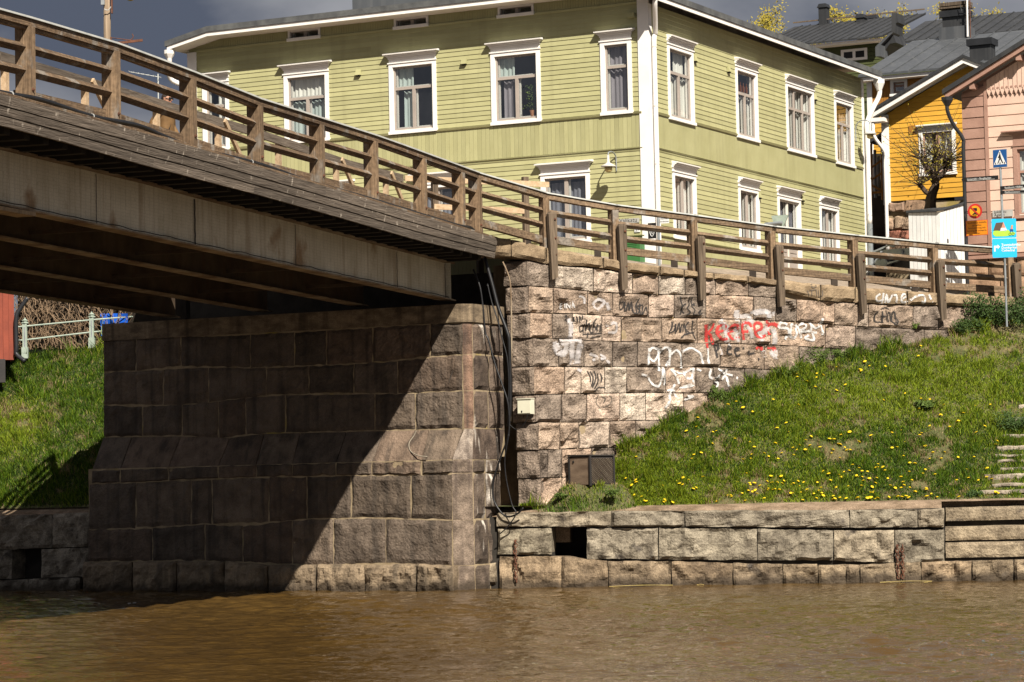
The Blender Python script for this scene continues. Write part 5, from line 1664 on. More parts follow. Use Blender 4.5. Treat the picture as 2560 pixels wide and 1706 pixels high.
# a bracket and a cable clip near the corner
mb = MB(); mb.fbox(FL, .30, .50, ZFR - .36, ZFR - .24, .03, .16); build('junction_box', mb, MATS['green_paint'], house)

# ------------------------------------------------------------------ wall lamps
def wall_lamp(F, foot, up, out, label):
    u, z = F.px(*foot, .03)
    o = thing('wall_lamp', F.at(u, z, 0), label, 'lamp', 'wall lamps on the green house')
    mb = MB()
    arc = [F.at(u, z - .05, .03), F.at(u, z + up * .6, .03), F.at(u, z + up * .92, .08), F.at(u, z + up * 1.08, out * .5), F.at(u, z + up, out * .92), F.at(u, z + up * .82, out)]
    mb.tube(bez(arc, 5), .017, 7); build('arm', mb, MATS['galvanised'], o, smooth=True)
    c = F.at(u, z + up * .82, out)
    mb = MB(); mb.lathe(c - Vector((0, 0, .30)), [(.19, 0), (.185, .03), (.07, .09), (.035, .12), (.03, .30)], 16)
    build('shade', mb, MATS['lamp_cream'], o, smooth=True)
    mb = MB(); mb.lathe(c - Vector((0, 0, .43)), [(.05, 0), (.095, .03), (.10, .128)], 14)
    build('glass_bowl', mb, MATS['lamp_amber'], o, smooth=True)
wall_lamp(FL, (1541, 425), .40, .50, 'cream wall lamp on the river front beside the white corner board')
wall_lamp(FR, (2140, 352), .55, .48, 'cream wall lamp at the far end of the side front by the downpipe')

# plates on the house and in front of it
def plate(name, F, x0, x1, y0, y1, d, matname, label, cat, lines=(), tmat='sign_black', size=.1, flip=False):
    ua, ub = F.px(x0, y0, d)[0], F.px(x1, y0, d)[0]
    zt, zb = F.px(x0, y0, d)[1], F.px(x0, y1, d)[1]
    o = thing(name, F.at((ua + ub) / 2, zb, d), label, cat)
    mb = MB(); mb.fbox(F, min(ua, ub), max(ua, ub), zb, zt, d - .012, d)
    build('plate', mb, MATS[matname], o)
    right = F.u * (1 if ub > ua else -1)
    for (txt, fx, fz, s, al) in lines:
        org = F.at(lerp(ua, ub, fx), lerp(zb, zt, fz), d + .003)
        text_obj('lettering', txt, s, plane_m4(org, right, (0, 0, 1)), tmat, o, al)
    return o
plate('street_name_plate', FL, 1545, 1598, 549, 560, .05, 'sign_grey', 'grey street name plate on the green house beside the corner board', 'sign', [('Välikatu', .06, .18, .155, 'LEFT')])
plate('house_number', FL, 1586, 1600, 572, 581, .05, 'sign_white', 'small white house number plate under the street name on the green house', 'sign', [('57', .5, .12, .11, 'CENTER')])

# ================================================================== yellow house
URT = (-LD[0], -LD[1], 0)
def zfit(F, x, y, d=0): return F.px(x, y, d)[1]
yel = thing('yellow_house', P(2310, 560, 86), 'yellow wooden house with a white gable edge beside the pink house', 'house')
FY = Frame(P(2225, 400, 85.0), URT, LN)
yu1 = FY.px(2440, 400)[0]
BG = .55
eL = FY.px(2176, 288, BG); ap = FY.px(2408, 150, BG)
sl = (ap[1] - eL[1]) / (ap[0] - eL[0])
def yroof(u): return ap[1] - abs(u - ap[0]) * sl
yb = zfit(FY, 2232, 504)
wy = px_rect(FY, 2299, 2391, 326, 440, 2299)
zc_ = FY.px(2297, 314, .1)[1]
w, hy, op = window(FY, yel, wy[0], wy[1], wy[2], wy[3], (wy[0] - .05, wy[1] + .05, zc_), '2', sash='pink_dark', cw=.12, fills=[(.0, .25, 0, 1, 'curtain'), (.7, 1, .3, 1, 'curtain')])
z = yb; h = .152
while z < ap[1] - .35:
    for (p, q) in cut(.0, yu1, z, z + h, [hy]):
        def lim(zz): return max(p, ap[0] - (ap[1] - .10 - zz) / sl)
        a, b = lim(z), lim(z + h)
        if a < q - .05:
            mb = MB()
            mb.hexa([FY.at(a, z + .006, .03), FY.at(q, z + .006, .03), FY.at(q, z + .006, -.01), FY.at(a, z + .006, -.01), FY.at(min(b, q - .02), z + h, .014), FY.at(q, z + h, .014), FY.at(q, z + h, -.01), FY.at(min(b, q - .02), z + h, -.01)])
            build('siding_board', mb, MATS['yellow_paint'], yel)
    z += h
mb = MB()
pg = [(-.05, yb), (yu1, yb), (yu1, yroof(yu1) - .1), (ap[0], ap[1] - .1), (-.05, yroof(-.05) - .1)]
hy2 = (hy[0] + .06, hy[1] - .06, hy[2] + .06, hy[3] - .2)
holed_wall(FY, -.05, yu1, yb, yroof(-.05) - .1, [hy2], -.012, mb)
mb.add([FY.at(-.05, yroof(-.05) - .1, -.012), FY.at(yu1, yroof(-.05) - .1, -.012), FY.at(yu1, yroof(yu1) - .1, -.012), FY.at(ap[0], ap[1] - .1, -.012)], [(0, 1, 2, 3)])
mb.add([FY.at(-.05, yb, -.012), FY.at(-.05, yb, -4.5), FY.at(-.05, yroof(-.05), -4.5), FY.at(-.05, yroof(-.05), -.012)], [(0, 1, 2, 3)])
build('wall', mb, MATS['yellow_paint'], yel)
mb = MB(); mb.fbox(FY, .1, yu1, yb, ap[1] - .8, -1.0, -.95); build('inner_wall', mb, MATS['room_dark'], yel)
mb = MB(); mb.fbox(FY, -.24, .0, yb - .1, yroof(0) - .16, -.02, .05); build('corner_board', mb, MATS['white_paint'], yel)
# gable roof: left slope visible from below, right slope behind
def yslab(ua, ub, t0, t1, d0, d1):
    return [FY.at(ua, yroof(ua) + t0, d1), FY.at(ub, yroof(ub) + t0, d1), FY.at(ub, yroof(ub) + t0, d0), FY.at(ua, yroof(ua) + t0, d0),
            FY.at(ua, yroof(ua) + t1, d1), FY.at(ub, yroof(ub) + t1, d1), FY.at(ub, yroof(ub) + t1, d0), FY.at(ua, yroof(ua) + t1, d0)]
for (a, b) in ((eL[0], ap[0]), (ap[0], 2 * ap[0] - eL[0])):
    mb = MB(); mb.hexa(yslab(a, b, .06, .16, -7, BG + .05)); rf = build('roof', mb, MATS['roof_metal'], yel)
    mb = MB(); mb.hexa(yslab(a, b, -.10, .058, BG - .03, BG)); build('barge_board', mb, MATS['white_paint'], yel)
    mb = MB(); mb.hexa(yslab(a, b, -.055, .055, -.02, BG - .032)); build('soffit', mb, MATS['shed_white'], yel)
mb = MB(); mb.fbox(FY, eL[0] + .02, .02, yroof(eL[0]) - .22, yroof(eL[0]) - .10, .06, BG); build('eave_return', mb, MATS['white_paint'], yel)
pe = FY.at(eL[0] + .06, yroof(eL[0]) - .1, BG - .1)
bot = FY.at(-.12, yb - 1.6, .12)
pipe('downpipe', [pe, pe - Vector((0, 0, .55)), Vector((bot.x, bot.y, pe.z - 1.05)), Vector((bot.x, bot.y, pe.z - 1.5)), Vector((bot.x, bot.y, yb)), bot], .06, 'white_paint', yel)
# boulders under it
for (x0, x1, y0, y1, c) in ((2218, 2262, 530, 505, (1.1, 1.0, .95)), (2262, 2312, 536, 500, (1.2, 1.05, .9)), (2218, 2234, 575, 545, (1.2, 1.1, 1)), (2234, 2276, 575, 540, (1.2, 1.15, 1.05)), (2276, 2312, 570, 538, (1, .95, .9)), (2219, 2275, 602, 576, (1.1, .62, .55)), (2276, 2312, 604, 574, (1, .85, .7)), (2219, 2262, 640, 604, (.9, .8, .7)), (2263, 2312, 640, 606, (.9, .8, .7))):
    q = [FY.pt(x0, y0, .05), FY.pt(x1, y0, .05), FY.pt(x1, y1, .05), FY.pt(x0, y1, .05)]
    stone(q, LN, yel, 'rubble', c, amp=.04, nx=10, ny=8, rnd=.03, gap=.02, depth=.4, jit=.045, chip=.08, proud=.3)
mb = MB(); mb.fquad(FY, [FY.px(2214, 700), FY.px(2440, 700), FY.px(2440, 500), FY.px(2214, 502)], -.4, -.06); build('foundation_core', mb, MATS['mortar'], yel)
mb = MB(); u, z = FY.px(2281, 325); mb.fbox(FY, u - .1, u + .1, z - .13, z + .13, .03, .05); build('vent_grille', mb, MATS['yellow_dark'], yel)

# rear wing of the yellow house with the long grey roof
wing = thing('yellow_wing', P(2290, 400, 92), 'rear wing of the yellow house under the long grey metal roof', 'house')
FYW = Frame(P(2200, 200, 91.0), URT, LN)
wu0 = FYW.px(2176, 210)[0]; wu1 = FYW.px(2440, 210)[0]
zev = zfit(FYW, 2212, 203); zwb = 9.0
ww = px_rect(FYW, 2227, 2269, 201, 240, 2227)
w, hw, op = window(FYW, wing, *ww, None, '2' if False else 'N', cw=.10, sash='pink_dark')
z = zev - 1.05
uprt = MB()
n = 40
for i in range(n):
    a = lerp(wu0, wu1, i / n) + .004; b = lerp(wu0, wu1, (i + 1) / n) - .004
    for (c, d) in cut(zev - 1.0, zev - .02, 0, 1, [(hw[2], hw[3], -1, 2)] if hw[0] < (a + b) / 2 < hw[1] else []):
        uprt.fbox(FYW, a, b, c, d, -.01, .02)
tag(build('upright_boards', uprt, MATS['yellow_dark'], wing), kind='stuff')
mb = MB(); mb.fbox(FYW, wu0, wu1, zev - 1.08, zev - 1.0, -.01, .06); build('moulding', mb, MATS['yellow_dark'], wing)
k = 0
z = zev - 1.08
while z > zev - 4.2:
    mb = MB(); mb.hexa([FYW.at(wu0, z - .155, .03), FYW.at(wu1, z - .155, .03), FYW.at(wu1, z - .155, -.01), FYW.at(wu0, z - .155, -.01), FYW.at(wu0, z, .014), FYW.at(wu1, z, .014), FYW.at(wu1, z, -.01), FYW.at(wu0, z, -.01)])
    build('siding_board', mb, MATS['yellow_paint'], wing); z -= .16
mb = MB(); holed_wall(FYW, wu0, wu1, zwb, zev, [(hw[0] + .06, hw[1] - .06, hw[2] + .06, hw[3] - .06)], -.012, mb)
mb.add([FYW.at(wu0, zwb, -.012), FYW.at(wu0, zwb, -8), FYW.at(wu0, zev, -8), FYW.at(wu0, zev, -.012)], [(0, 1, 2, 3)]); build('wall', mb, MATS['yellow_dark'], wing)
mb = MB(); mb.fbox(FYW, wu0 + .1, wu1, zwb, zev - .1, -.9, -.85); build('inner_wall', mb, MATS['room_dark'], wing)
mb = MB(); mb.fbox(FYW, wu0 - .12, wu0 + .06, zwb, zev, -.02, .05); build('corner_board', mb, MATS['white_paint'], wing)
mb = MB(); mb.fbox(FYW, wu0 - .3, wu1, zev, zev + .12, -.1, .42); build('eave_board', mb, MATS['white_paint'], wing)
rdp = 5.2
rl, rr = wu0 - .25, wu1 + 4.5
ridge_z = FYW.px(2246, 106, -rdp)[1]
nse = 14
for i in range(nse):
    a, b = lerp(rl, rr, i / nse), lerp(rl, rr, (i + 1) / nse)
    mb = MB(); mb.hexa([FYW.at(a, zev + .125, .5), FYW.at(b, zev + .125, .5), FYW.at(b, ridge_z - .05, -rdp), FYW.at(a, ridge_z - .05, -rdp),
                        FYW.at(a, zev + .20, .5), FYW.at(b, zev + .20, .5), FYW.at(b, ridge_z, -rdp), FYW.at(a, ridge_z, -rdp)])
    ro = build('roof_sheet', mb, MATS['roof_grey'], wing)
    mb = MB(); mb.hexa([FYW.at(b - .015, zev + .20, .5), FYW.at(b + .015, zev + .20, .5), FYW.at(b + .015, ridge_z, -rdp), FYW.at(b - .015, ridge_z, -rdp),
                        FYW.at(b - .015, zev + .235, .5), FYW.at(b + .015, zev + .235, .5), FYW.at(b + .015, ridge_z + .035, -rdp), FYW.at(b - .015, ridge_z + .035, -rdp)])
    build('standing_seam', mb, MATS['roof_grey'], ro)
for (x0, x1, y0, y1, dd) in ((2352, 2419, 96, 45, -4.6), (2420, 2482, 170, 116, -2.0)):
    dd = min((abs(FYW.px((x0 + x1) / 2, y0, -i * .05)[1] - lerp(zev + .2, ridge_z, (i * .05 + .5) / (rdp + .5))), -i * .05) for i in range(104))[1]
    u0_, u1_ = FYW.px(x0 + 5, y0, dd)[0], FYW.px(x1 - 5, y0, dd)[0]
    za_, zb_ = FYW.px(x0, y0, dd)[1] - .4, FYW.px(x0, y1, dd)[1]
    c_ = thing('chimney', FYW.at((u0_ + u1_) / 2, za_, dd), 'broad black chimney with a plank topped cover and aerials on the grey roof' if x0 < 2400 else 'square dark metal clad chimney low on the grey roof above the pink gable', 'chimney')
    mb = MB(); mb.fbox(FYW, u0_, u1_, za_, zb_, dd - .55, dd); build('stack', mb, MATS['roof_metal'], c_)
    mb = MB(); mb.fbox(FYW, u0_ - .08, u1_ + .08, zb_, zb_ + .22, dd - .63, dd + .08); build('cap', mb, MATS['black_metal'], c_)
    if x0 < 2400:
        mb = MB(); mb.fbox(FYW, u0_ - .12, u1_ + .15, zb_ + .30, zb_ + .36, dd - .6, dd + .05); mb.fbox(FYW, u0_ - .1, u1_ + .1, zb_ + .40, zb_ + .52, dd - .6, dd + .0); build('cover', mb, MATS['wood_zgrey'], c_)
        mb = MB(); mb.fbox(FYW, u0_ - .1, u1_ + .12, za_, za_ + .75, dd - .7, dd + .12); build('flashing', mb, MATS['roof_grey'], c_)
        for (xm, ym0, ym1, r, mn) in ((2419, 92, -30, .035, 'white_paint'), (2426, 95, -30, .018, 'rust')):
            mb = MB(); mb.tube([FYW.pt(xm, ym0, dd + .2), FYW.pt(xm - 2, ym1, dd + .2)], r, 6); m_ = build('mast', mb, MATS[mn], c_)
        for (xa, ya, xb, yb_) in ((2400, 12, 2404, 28), (2428, 10, 2436, 31), (2436, 33, 2431, 52), (2410, 35, 2434, 33), (2402, 20, 2432, 22)):
            mb = MB(); mb.tube([FYW.pt(xa, ya, dd + .2), FYW.pt(xb, yb_, dd + .2)], .012, 5); build('aerial_rod', mb, MATS['black_metal'], c_)

# dark green house behind, with the near black roof
dg = thing('dark_green_house', P(2100, 140, 106), 'dark green house with a black metal roof rising behind the green house', 'house')
FD_ = Frame(P(2100, 140, 104.0), URT, LN)
du0, du1 = FD_.px(1900, 130)[0], FD_.px(2200, 120)[0]
de = zfit(FD_, 2110, 116)
mb = MB(); mb.fbox(FD_, du0, du1, 8, de, -9, -.01); build('wall', mb, MATS['dark_green_paint'], dg)
z = de
while z > de - 2.2:
    mb = MB(); mb.hexa([FD_.at(du0, z - .15, .03), FD_.at(du1, z - .15, .03), FD_.at(du1, z - .15, -.005), FD_.at(du0, z - .15, -.005), FD_.at(du0, z, .012), FD_.at(du1, z, .012), FD_.at(du1, z, -.005), FD_.at(du0, z, -.005)])
    build('siding_board', mb, MATS['dark_green_paint'], dg); z -= .158
wd = px_rect(FD_, 2103, 2169, 126, 155, 2103)
mb = bars(FD_, [(wd[0], wd[1], wd[2], wd[3])], -.005, .035); w = build('window', mb, MATS['white_paint'], dg)
m_ = (wd[0] + wd[1]) / 2
for (a, b) in ((wd[0] + .12, m_ - .06), (m_ + .06, wd[1] - .12)):
    mb = bars(FD_, [(a, b, wd[2] + .10, wd[3] - .10)], .036, .04); build('pane', mb, MATS['room_dark'], w)
mb = MB(); mb.fbox(FD_, du0, du1 + .2, de, de + .1, -.1, .5); build('eave_board', mb, MATS['white_paint'], dg)
dr_z = FD_.px(1980, 68, -4.5)[1]
for i in range(16):
    a, b = lerp(du0 - .3, du1 + .35, i / 16), lerp(du0 - .3, du1 + .35, (i + 1) / 16)
    mb = MB(); mb.hexa([FD_.at(a, de + .1, .6), FD_.at(b, de + .1, .6), FD_.at(b, dr_z - .06, -4.5), FD_.at(a, dr_z - .06, -4.5), FD_.at(a, de + .17, .6), FD_.at(b, de + .17, .6), FD_.at(b, dr_z, -4.5), FD_.at(a, dr_z, -4.5)])
    ro = build('roof_sheet', mb, MATS['roof_metal'], dg)
    mb = MB(); mb.hexa([FD_.at(b - .015, de + .17, .6), FD_.at(b + .015, de + .17, .6), FD_.at(b + .015, dr_z, -4.5), FD_.at(b - .015, dr_z, -4.5), FD_.at(b - .015, de + .205, .6), FD_.at(b + .015, de + .205, .6), FD_.at(b + .015, dr_z + .035, -4.5), FD_.at(b - .015, dr_z + .035, -4.5)])
    build('standing_seam', mb, MATS['roof_metal'], ro)
mb = MB(); mb.fbox(FD_, du0 - .3, du1 + .35, dr_z + .12, dr_z + .17, -4.4, -4.35); build('ridge_walkway', mb, MATS['wood_zgrey'], dg)
for (x0, x1, y0, y1, dd, lab) in ((2046, 2067, 66, 20, -4.3, 'tall slim black chimney on the ridge behind the green house'), (2140, 2160, 76, 46, -3.9, 'short square black chimney right of the tall one on the black roof'), (2166, 2191, 62, 48, -4.9, 'low wide black chimney just behind the black ridge')):
    u0_, u1_ = FD_.px(x0 + 1, y0, dd)[0], FD_.px(x1 - 1, y0, dd)[0]
    za_, zb_ = FD_.px(x0, y0, dd)[1] - .4, FD_.px(x0, y1, dd)[1]
    c_ = thing('chimney', FD_.at((u0_ + u1_) / 2, za_, dd), lab, 'chimney')
    mb = MB(); mb.fbox(FD_, u0_, u1_, za_, zb_, dd - .4, dd); build('stack', mb, MATS['roof_metal'], c_)
    mb = MB()
    mb.hexa([FD_.at(u0_ - .05, zb_, dd + .05), FD_.at(u1_ + .05, zb_, dd + .05), FD_.at(u1_ + .05, zb_, dd - .45), FD_.at(u0_ - .05, zb_, dd - .45), FD_.at(u0_ + .02, zb_ + .16, dd), FD_.at(u1_ - .02, zb_ + .16, dd), FD_.at(u1_ - .02, zb_ + .16, dd - .4), FD_.at(u0_ + .02, zb_ + .16, dd - .4)])
    build('cap', mb, MATS['black_metal'], c_)
# fire wall and the roof to the right of it
far = thing('roofed_house', P(2400, 100, 112), 'far house showing only its black seamed roof above the long grey roof', 'house')
FF = Frame(P(2400, 100, 110.0), URT, LN)
fu0, fu1 = FF.px(2236, 90)[0], FF.px(2760, 60)[0]
fz0 = zfit(FF, 2240, 108); fz1 = FF.px(2300, 55, -4.0)[1]
for i in range(18):
    a, b = lerp(fu0, fu1, i / 18), lerp(fu0, fu1, (i + 1) / 18)
    mb = MB(); mb.hexa([FF.at(a, fz0 - .1, .3), FF.at(b, fz0 - .1, .3), FF.at(b, fz1 - .08, -4), FF.at(a, fz1 - .08, -4), FF.at(a, fz0, .3), FF.at(b, fz0, .3), FF.at(b, fz1, -4), FF.at(a, fz1, -4)])
    ro = build('roof_sheet', mb, MATS['roof_metal'], far)
    mb = MB(); mb.hexa([FF.at(b - .02, fz0, .3), FF.at(b + .02, fz0, .3), FF.at(b + .02, fz1, -4), FF.at(b - .02, fz1, -4), FF.at(b - .02, fz0 + .04, .3), FF.at(b + .02, fz0 + .04, .3), FF.at(b + .02, fz1 + .04, -4), FF.at(b - .02, fz1 + .04, -4)])
    build('standing_seam', mb, MATS['roof_metal'], ro)
mb = MB(); mb.fbox(FF, fu0, fu1, 9, fz0 - .12, -6, 0); build('wall', mb, MATS['dark_green_paint'], far)
fwt = thing('fire_wall', P(2225, 110, 98), 'metal clad fire wall stepping up between the black and the grey roof', 'wall')
FG = Frame(P(2225, 140, 97.0), RD, RN)
za_ = FG.px(2200, 142)[1]
for (p, q) in ((((2190, 118), (2196, 142)), None),):
    pass
A4 = lambda x, y: (1920 + x * .27421, y * .27421)
def slab_px(pts, Y, thick, name, mname, parent):
    "a flat slab standing along the river grid: outline seen at depth Y, real thickness"
    F = Frame(P(*pts[0], Y), URT, LN)
    mb = MB(); mb.prism([F.pt(x, y) for x, y in pts], -F.n * thick)
    return build(name, fixm(mb), MATS[mname], parent)
def fixm(mb): return mb
slab_px([A4(980, 515), A4(978, 430), A4(1028, 410), A4(1028, 515)], 98, .8, 'pier', 'roof_grey', fwt)
slab_px([A4(1026, 412), A4(978, 428), A4(1110, 300), A4(1140, 296)], 98.2, .8, 'sloping_cap', 'roof_grey', fwt)
slab_px([A4(1028, 515), A4(1028, 412), A4(1138, 300), A4(1168, 390), A4(1110, 400)], 98.4, 1.2, 'cheek', 'roof_metal', fwt)
slab_px([A4(1125, 300), A4(1128, 122), A4(1176, 120), A4(1185, 205), A4(1165, 215), A4(1165, 390)], 99.5, .8, 'upper_pier', 'roof_metal', fwt)

# ================================================================== pink house
pink = thing('pink_house', P(2480, 700, 78), 'pink timber house with carved gable boards at the right edge', 'house')
FPK = Frame(P(2413, 500, 77.0), URT, LN)
pu1 = FPK.px(3000, 450)[0]
pr0 = FPK.px(2361, 236, .5); pr1 = FPK.px(2560, 112, .5)
ps = (pr1[1] - pr0[1]) / (pr1[0] - pr0[0])
def proof(u): return pr0[1] + (u - pr0[0]) * ps
pbz = zfit(FPK, 2420, 640)
cs = FPK.px(2471, 500)[0]; cs2 = FPK.px(2477, 500)[0]
zsc = zfit(FPK, 2480, 240)                   # lower edge of the carved boards
wp = px_rect(FPK, 2536, 2640, 366, 545, 2536)
zcp = FPK.px(2522, 328, .1)[1]
w, hp, op = window(FPK, pink, *wp, (wp[0] - .3, wp[1] + .3, zcp), 'T', sash='pink_dark', casing='pink_dark', fills=[(0, .3, 0, 1, 'curtain')])
z = pbz; hb = .30
while z < proof(pu1):
    # wide corner boards, then the wall boards
    b0 = max(0, 0)
    zt = min(z + hb, proof(0) - .15 + 3)
    if z < proof(cs) - .4:
        mb = MB()
        ztl = min(z + hb, proof(0.0) - .16); ztr = min(z + hb, proof(cs) - .16)
        if ztr > z + .03:
            ul = 0.0 if ztl > z + .02 else (z + .16 - pr0[1]) / ps + pr0[0] + .05
            ztl2 = max(ztl, z + .02)
            mb.hexa([FPK.at(ul, z + .02, .055), FPK.at(cs - .03, z + .02, .055), FPK.at(cs - .03, z + .005, 0), FPK.at(ul, z + .005, 0), FPK.at(ul, ztl2 - .01, .05), FPK.at(cs - .03, ztr - .01, .05), FPK.at(cs - .03, ztr, 0), FPK.at(ul, ztl2, 0)])
            build('corner_plank', mb, MATS['pink_dark'], pink)
    if z < zsc + .1:
        for (p, q) in cut(cs2, pu1, z, z + hb, [hp]):
            mb = MB(); mb.hexa([FPK.at(p, z + .02, .035), FPK.at(q, z + .02, .035), FPK.at(q, z + .005, 0), FPK.at(p, z + .005, 0), FPK.at(p, z + hb - .01, .030), FPK.at(q, z + hb - .01, .030), FPK.at(q, z + hb, 0), FPK.at(p, z + hb, 0)])
            build('wall_plank', mb, MATS['pink_paint'], pink)
    z += hb
mb = MB(); mb.fbox(FPK, cs - .025, cs2 - .005, pbz, min(proof(cs) - .2, 60), -.01, .075); build('corner_strip', mb, MATS['pink_dark'], pink)
mb = MB()
holed_wall(FPK, 0, pu1, pbz - .05, proof(0) - .1, [(hp[0] + .06, hp[1] - .06, hp[2] + .06, hp[3] - .2)], -.008, mb)
mb.add([FPK.at(0, proof(0) - .1, -.008), FPK.at(pu1, proof(0) - .1, -.008), FPK.at(pu1, proof(pu1) - .1, -.008)], [(0, 1, 2)])
mb.add([FPK.at(0, pbz, -.008), FPK.at(0, pbz, -9), FPK.at(0, proof(0) - .1, -9), FPK.at(0, proof(0) - .1, -.008)], [(0, 1, 2, 3)])
build('wall', mb, MATS['pink_dark'], pink)
mb = MB(); mb.fbox(FPK, cs, pu1, pbz, zsc, -1, -.95); build('inner_wall', mb, MATS['room_dark'], pink)
# carved upright boards with pointed feet
i = 0; u = cs2
while u < pu1:
    zt = proof(u + .06) - .18
    if zt > zsc + .1:
        mb = MB()
        a, b = u + .006, u + .125
        m = (a + b) / 2
        mb.prism([FPK.at(m, zsc - .02, .085), FPK.at(b, zsc + .12, .085), FPK.at(b, zt, .085), FPK.at(a, zt - .06, .085), FPK.at(a, zsc + .12, .085)], FPK.n * -.04)
        o = build('carved_board', mb, MATS['pink_paint'], pink)
        mb = MB(); mb.lathe(FPK.at(m, zsc + .20, .0855), [(.035, 0), (.035, .006), (.018, .007)], 10, axis=FPK.n); build('rosette', mb, MATS['pink_dark'], o)
        mb = MB(); mb.fbox(FPK, b - .006, b + .010, zsc + .16, zt, .05, .10); build('batten', mb, MATS['pink_paint'], o)
    u += .131
def pslab(ua, ub, t0, t1, d0, d1):
    return [FPK.at(ua, proof(ua) + t0, d1), FPK.at(ub, proof(ub) + t0, d1), FPK.at(ub, proof(ub) + t0, d0), FPK.at(ua, proof(ua) + t0, d0), FPK.at(ua, proof(ua) + t1, d1), FPK.at(ub, proof(ub) + t1, d1), FPK.at(ub, proof(ub) + t1, d0), FPK.at(ua, proof(ua) + t1, d0)]
mb = MB(); mb.hexa(pslab(pr0[0] - .05, pu1, .02, .16, -9, .55)); build('roof', mb, MATS['roof_metal'], pink)
mb = MB(); mb.hexa(pslab(pr0[0], pu1, -.13, .018, .44, .49)); build('barge_board', mb, MATS['pink_dark'], pink)
mb = MB(); mb.hexa(pslab(pr0[0], pu1, -.03, .018, -.01, .438)); build('soffit', mb, MATS['pink_dark'], pink)
for x in (2432, 2550):
    uu = FPK.px(x, 200, .3)[0]
    mb = MB(); mb.fbox(FPK, uu - .07, uu + .07, proof(uu) - .30, proof(uu) - .15, .0, .42); build('purlin_end', mb, MATS['pink_dark'], pink)
pf = FPK.at(pr0[0] + .05, proof(pr0[0]) - .12, .42)
b1 = FPK.px(2407, 330, .12)[0]
dpk = pipe('downpipe', [pf, pf - Vector((0, 0, .35)), FPK.at(lerp(pr0[0], b1, .45), pf.z - .75, .28), FPK.at(b1, pf.z - 1.15, .12), FPK.at(b1, pf.z - 1.6, .12), FPK.at(b1, 8.6, .12), FPK.at(b1, 6.9, .12)], .055, 'black_metal', pink)
mb = MB(); mb.lathe(pf - Vector((0, 0, .22)), [(.06, 0), (.16, .16), (.17, .26)], 10); build('pipe_funnel', mb, MATS['black_metal'], dpk)
mb = MB(); mb.fbox(FPK, -.05, pu1, pbz - .12, pbz - .02, -.05, .12); build('water_table', mb, MATS['pink_dark'], pink)
q = [FPK.pt(2436, 760, .02), FPK.pt(2520, 760, .02), FPK.pt(2520, 646, .02), FPK.pt(2436, 646, .02)]
for (x0, x1, y0, y1) in ((2418, 2470, 690, 647), (2471, 2540, 690, 646), (2541, 2650, 690, 645), (2651, 2800, 690, 645), (2801, 3000, 690, 645), (2418, 2500, 760, 691), (2501, 2650, 760, 690), (2651, 2830, 760, 690), (2831, 3000, 760, 690)):
    stone([FPK.pt(x0, y0, .03), FPK.pt(x1, y0, .03), FPK.pt(x1, y1, .03), FPK.pt(x0, y1, .03)], LN, pink, 'rubble', (1.15, 1.0, .85), amp=.03, nx=8, ny=6, rnd=.04, depth=.35, name='plinth_stone')
plate('street_name_plate', FPK, 2481, 2532, 527, 544, .08, 'sign_grey', 'pale two line street name plate on the pink house wall', 'sign', [('Jokikatu', .08, .58, .11, 'LEFT'), ('Ågatan', .08, .12, .11, 'LEFT')])

# ================================================================== white board shed
shed = thing('board_shed', P(2340, 680, 80), 'low white upright board shed in front of the yellow house', 'shed')
FS1 = Frame(P(2352, 640, 75.0), LD, LN)
s_w = FS1.px(2274, 640)[0]
zt1, zt2 = FS1.px(2352, 530)[1], FS1.px(2274, 533)[1]
zb1 = FS1.px(2352, 690)[1]
n = 8
for i in range(n):
    a, b = s_w * i / n + .004, s_w * (i + 1) / n - .004
    mb = MB(); mb.fbox(FS1, a, b, zb1 - .3, lerp(zt1, zt2, i / n), -.03, random.uniform(0, .006)); build('board', mb, MATS['shed_white'], shed)
FS2 = Frame(P(2352, 640, 75.0), (math.cos(R(20)), math.sin(R(20)), 0), (math.sin(R(20)), -math.cos(R(20)), 0))
s_w2 = FS2.px(2412, 640)[0]
zr = FS2.px(2407, 512)[1]
for i in range(7):
    a, b = s_w2 * i / 7 + .004, s_w2 * (i + 1) / 7 - .004
    mb = MB(); mb.fquad(FS2, [(a, zb1 - .3), (b, zb1 - .3), (b, lerp(zt1, zr, (i + 1) / 7)), (a, lerp(zt1, zr, i / 7))], 0, -.03); build('board', mb, MATS['shed_white'], shed)
mb = MB()
a0, a1, a2 = FS1.at(s_w + .05, zt2 + .01, .06), FS1.at(0, zt1 + .01, .08), FS2.at(s_w2, zr + .01, .06)
mb.prism([a0, a1, a2, a2 + Vector((.2, 2.0, .1)), a0 + Vector((.3, 2.0, .1))], (0, 0, .06)); build('roof', mb, MATS['roof_metal'], shed)

# wooden stair frame between the green and the yellow house
sf = thing('stair_frame', P(2190, 520, 88), 'brown wooden stair frame in the gap between green and yellow houses', 'stairs')
FSF = Frame(P(2190, 450, 87.0), URT, LN)
for (xa, ya, xb, yb_, w_) in ((2178, 360, 2178, 500, .12), (2204, 350, 2206, 500, .12), (2176, 452, 2206, 432, .08), (2176, 462, 2206, 478, .08), (2176, 483, 2206, 480, .10), (2178, 420, 2206, 400, .08)):
    mb = MB(); mb.beam(FSF.pt(xa, ya), FSF.pt(xb, yb_), .06, w_, up=Vector((0, 1, 0))); build('timber', mb, MATS['yellow_dark'], sf)
for (x, y0, y1) in ((2187, 375, 495), (2196, 390, 490)):
    mb = MB(); mb.tube([FSF.pt(x, y0, -.3), FSF.pt(x + 2, y1, -.3)], .05, 7); build('grey_pipe', mb, MATS['galvanised'], sf)
mb = MB(); mb.fbox(FSF, -1.3, .9, 7.5, 13, -2.4, -2.3); build('gap_shade', mb, MATS['wood_dark'], sf)  # dark sheet standing in for the shade deep in the gap
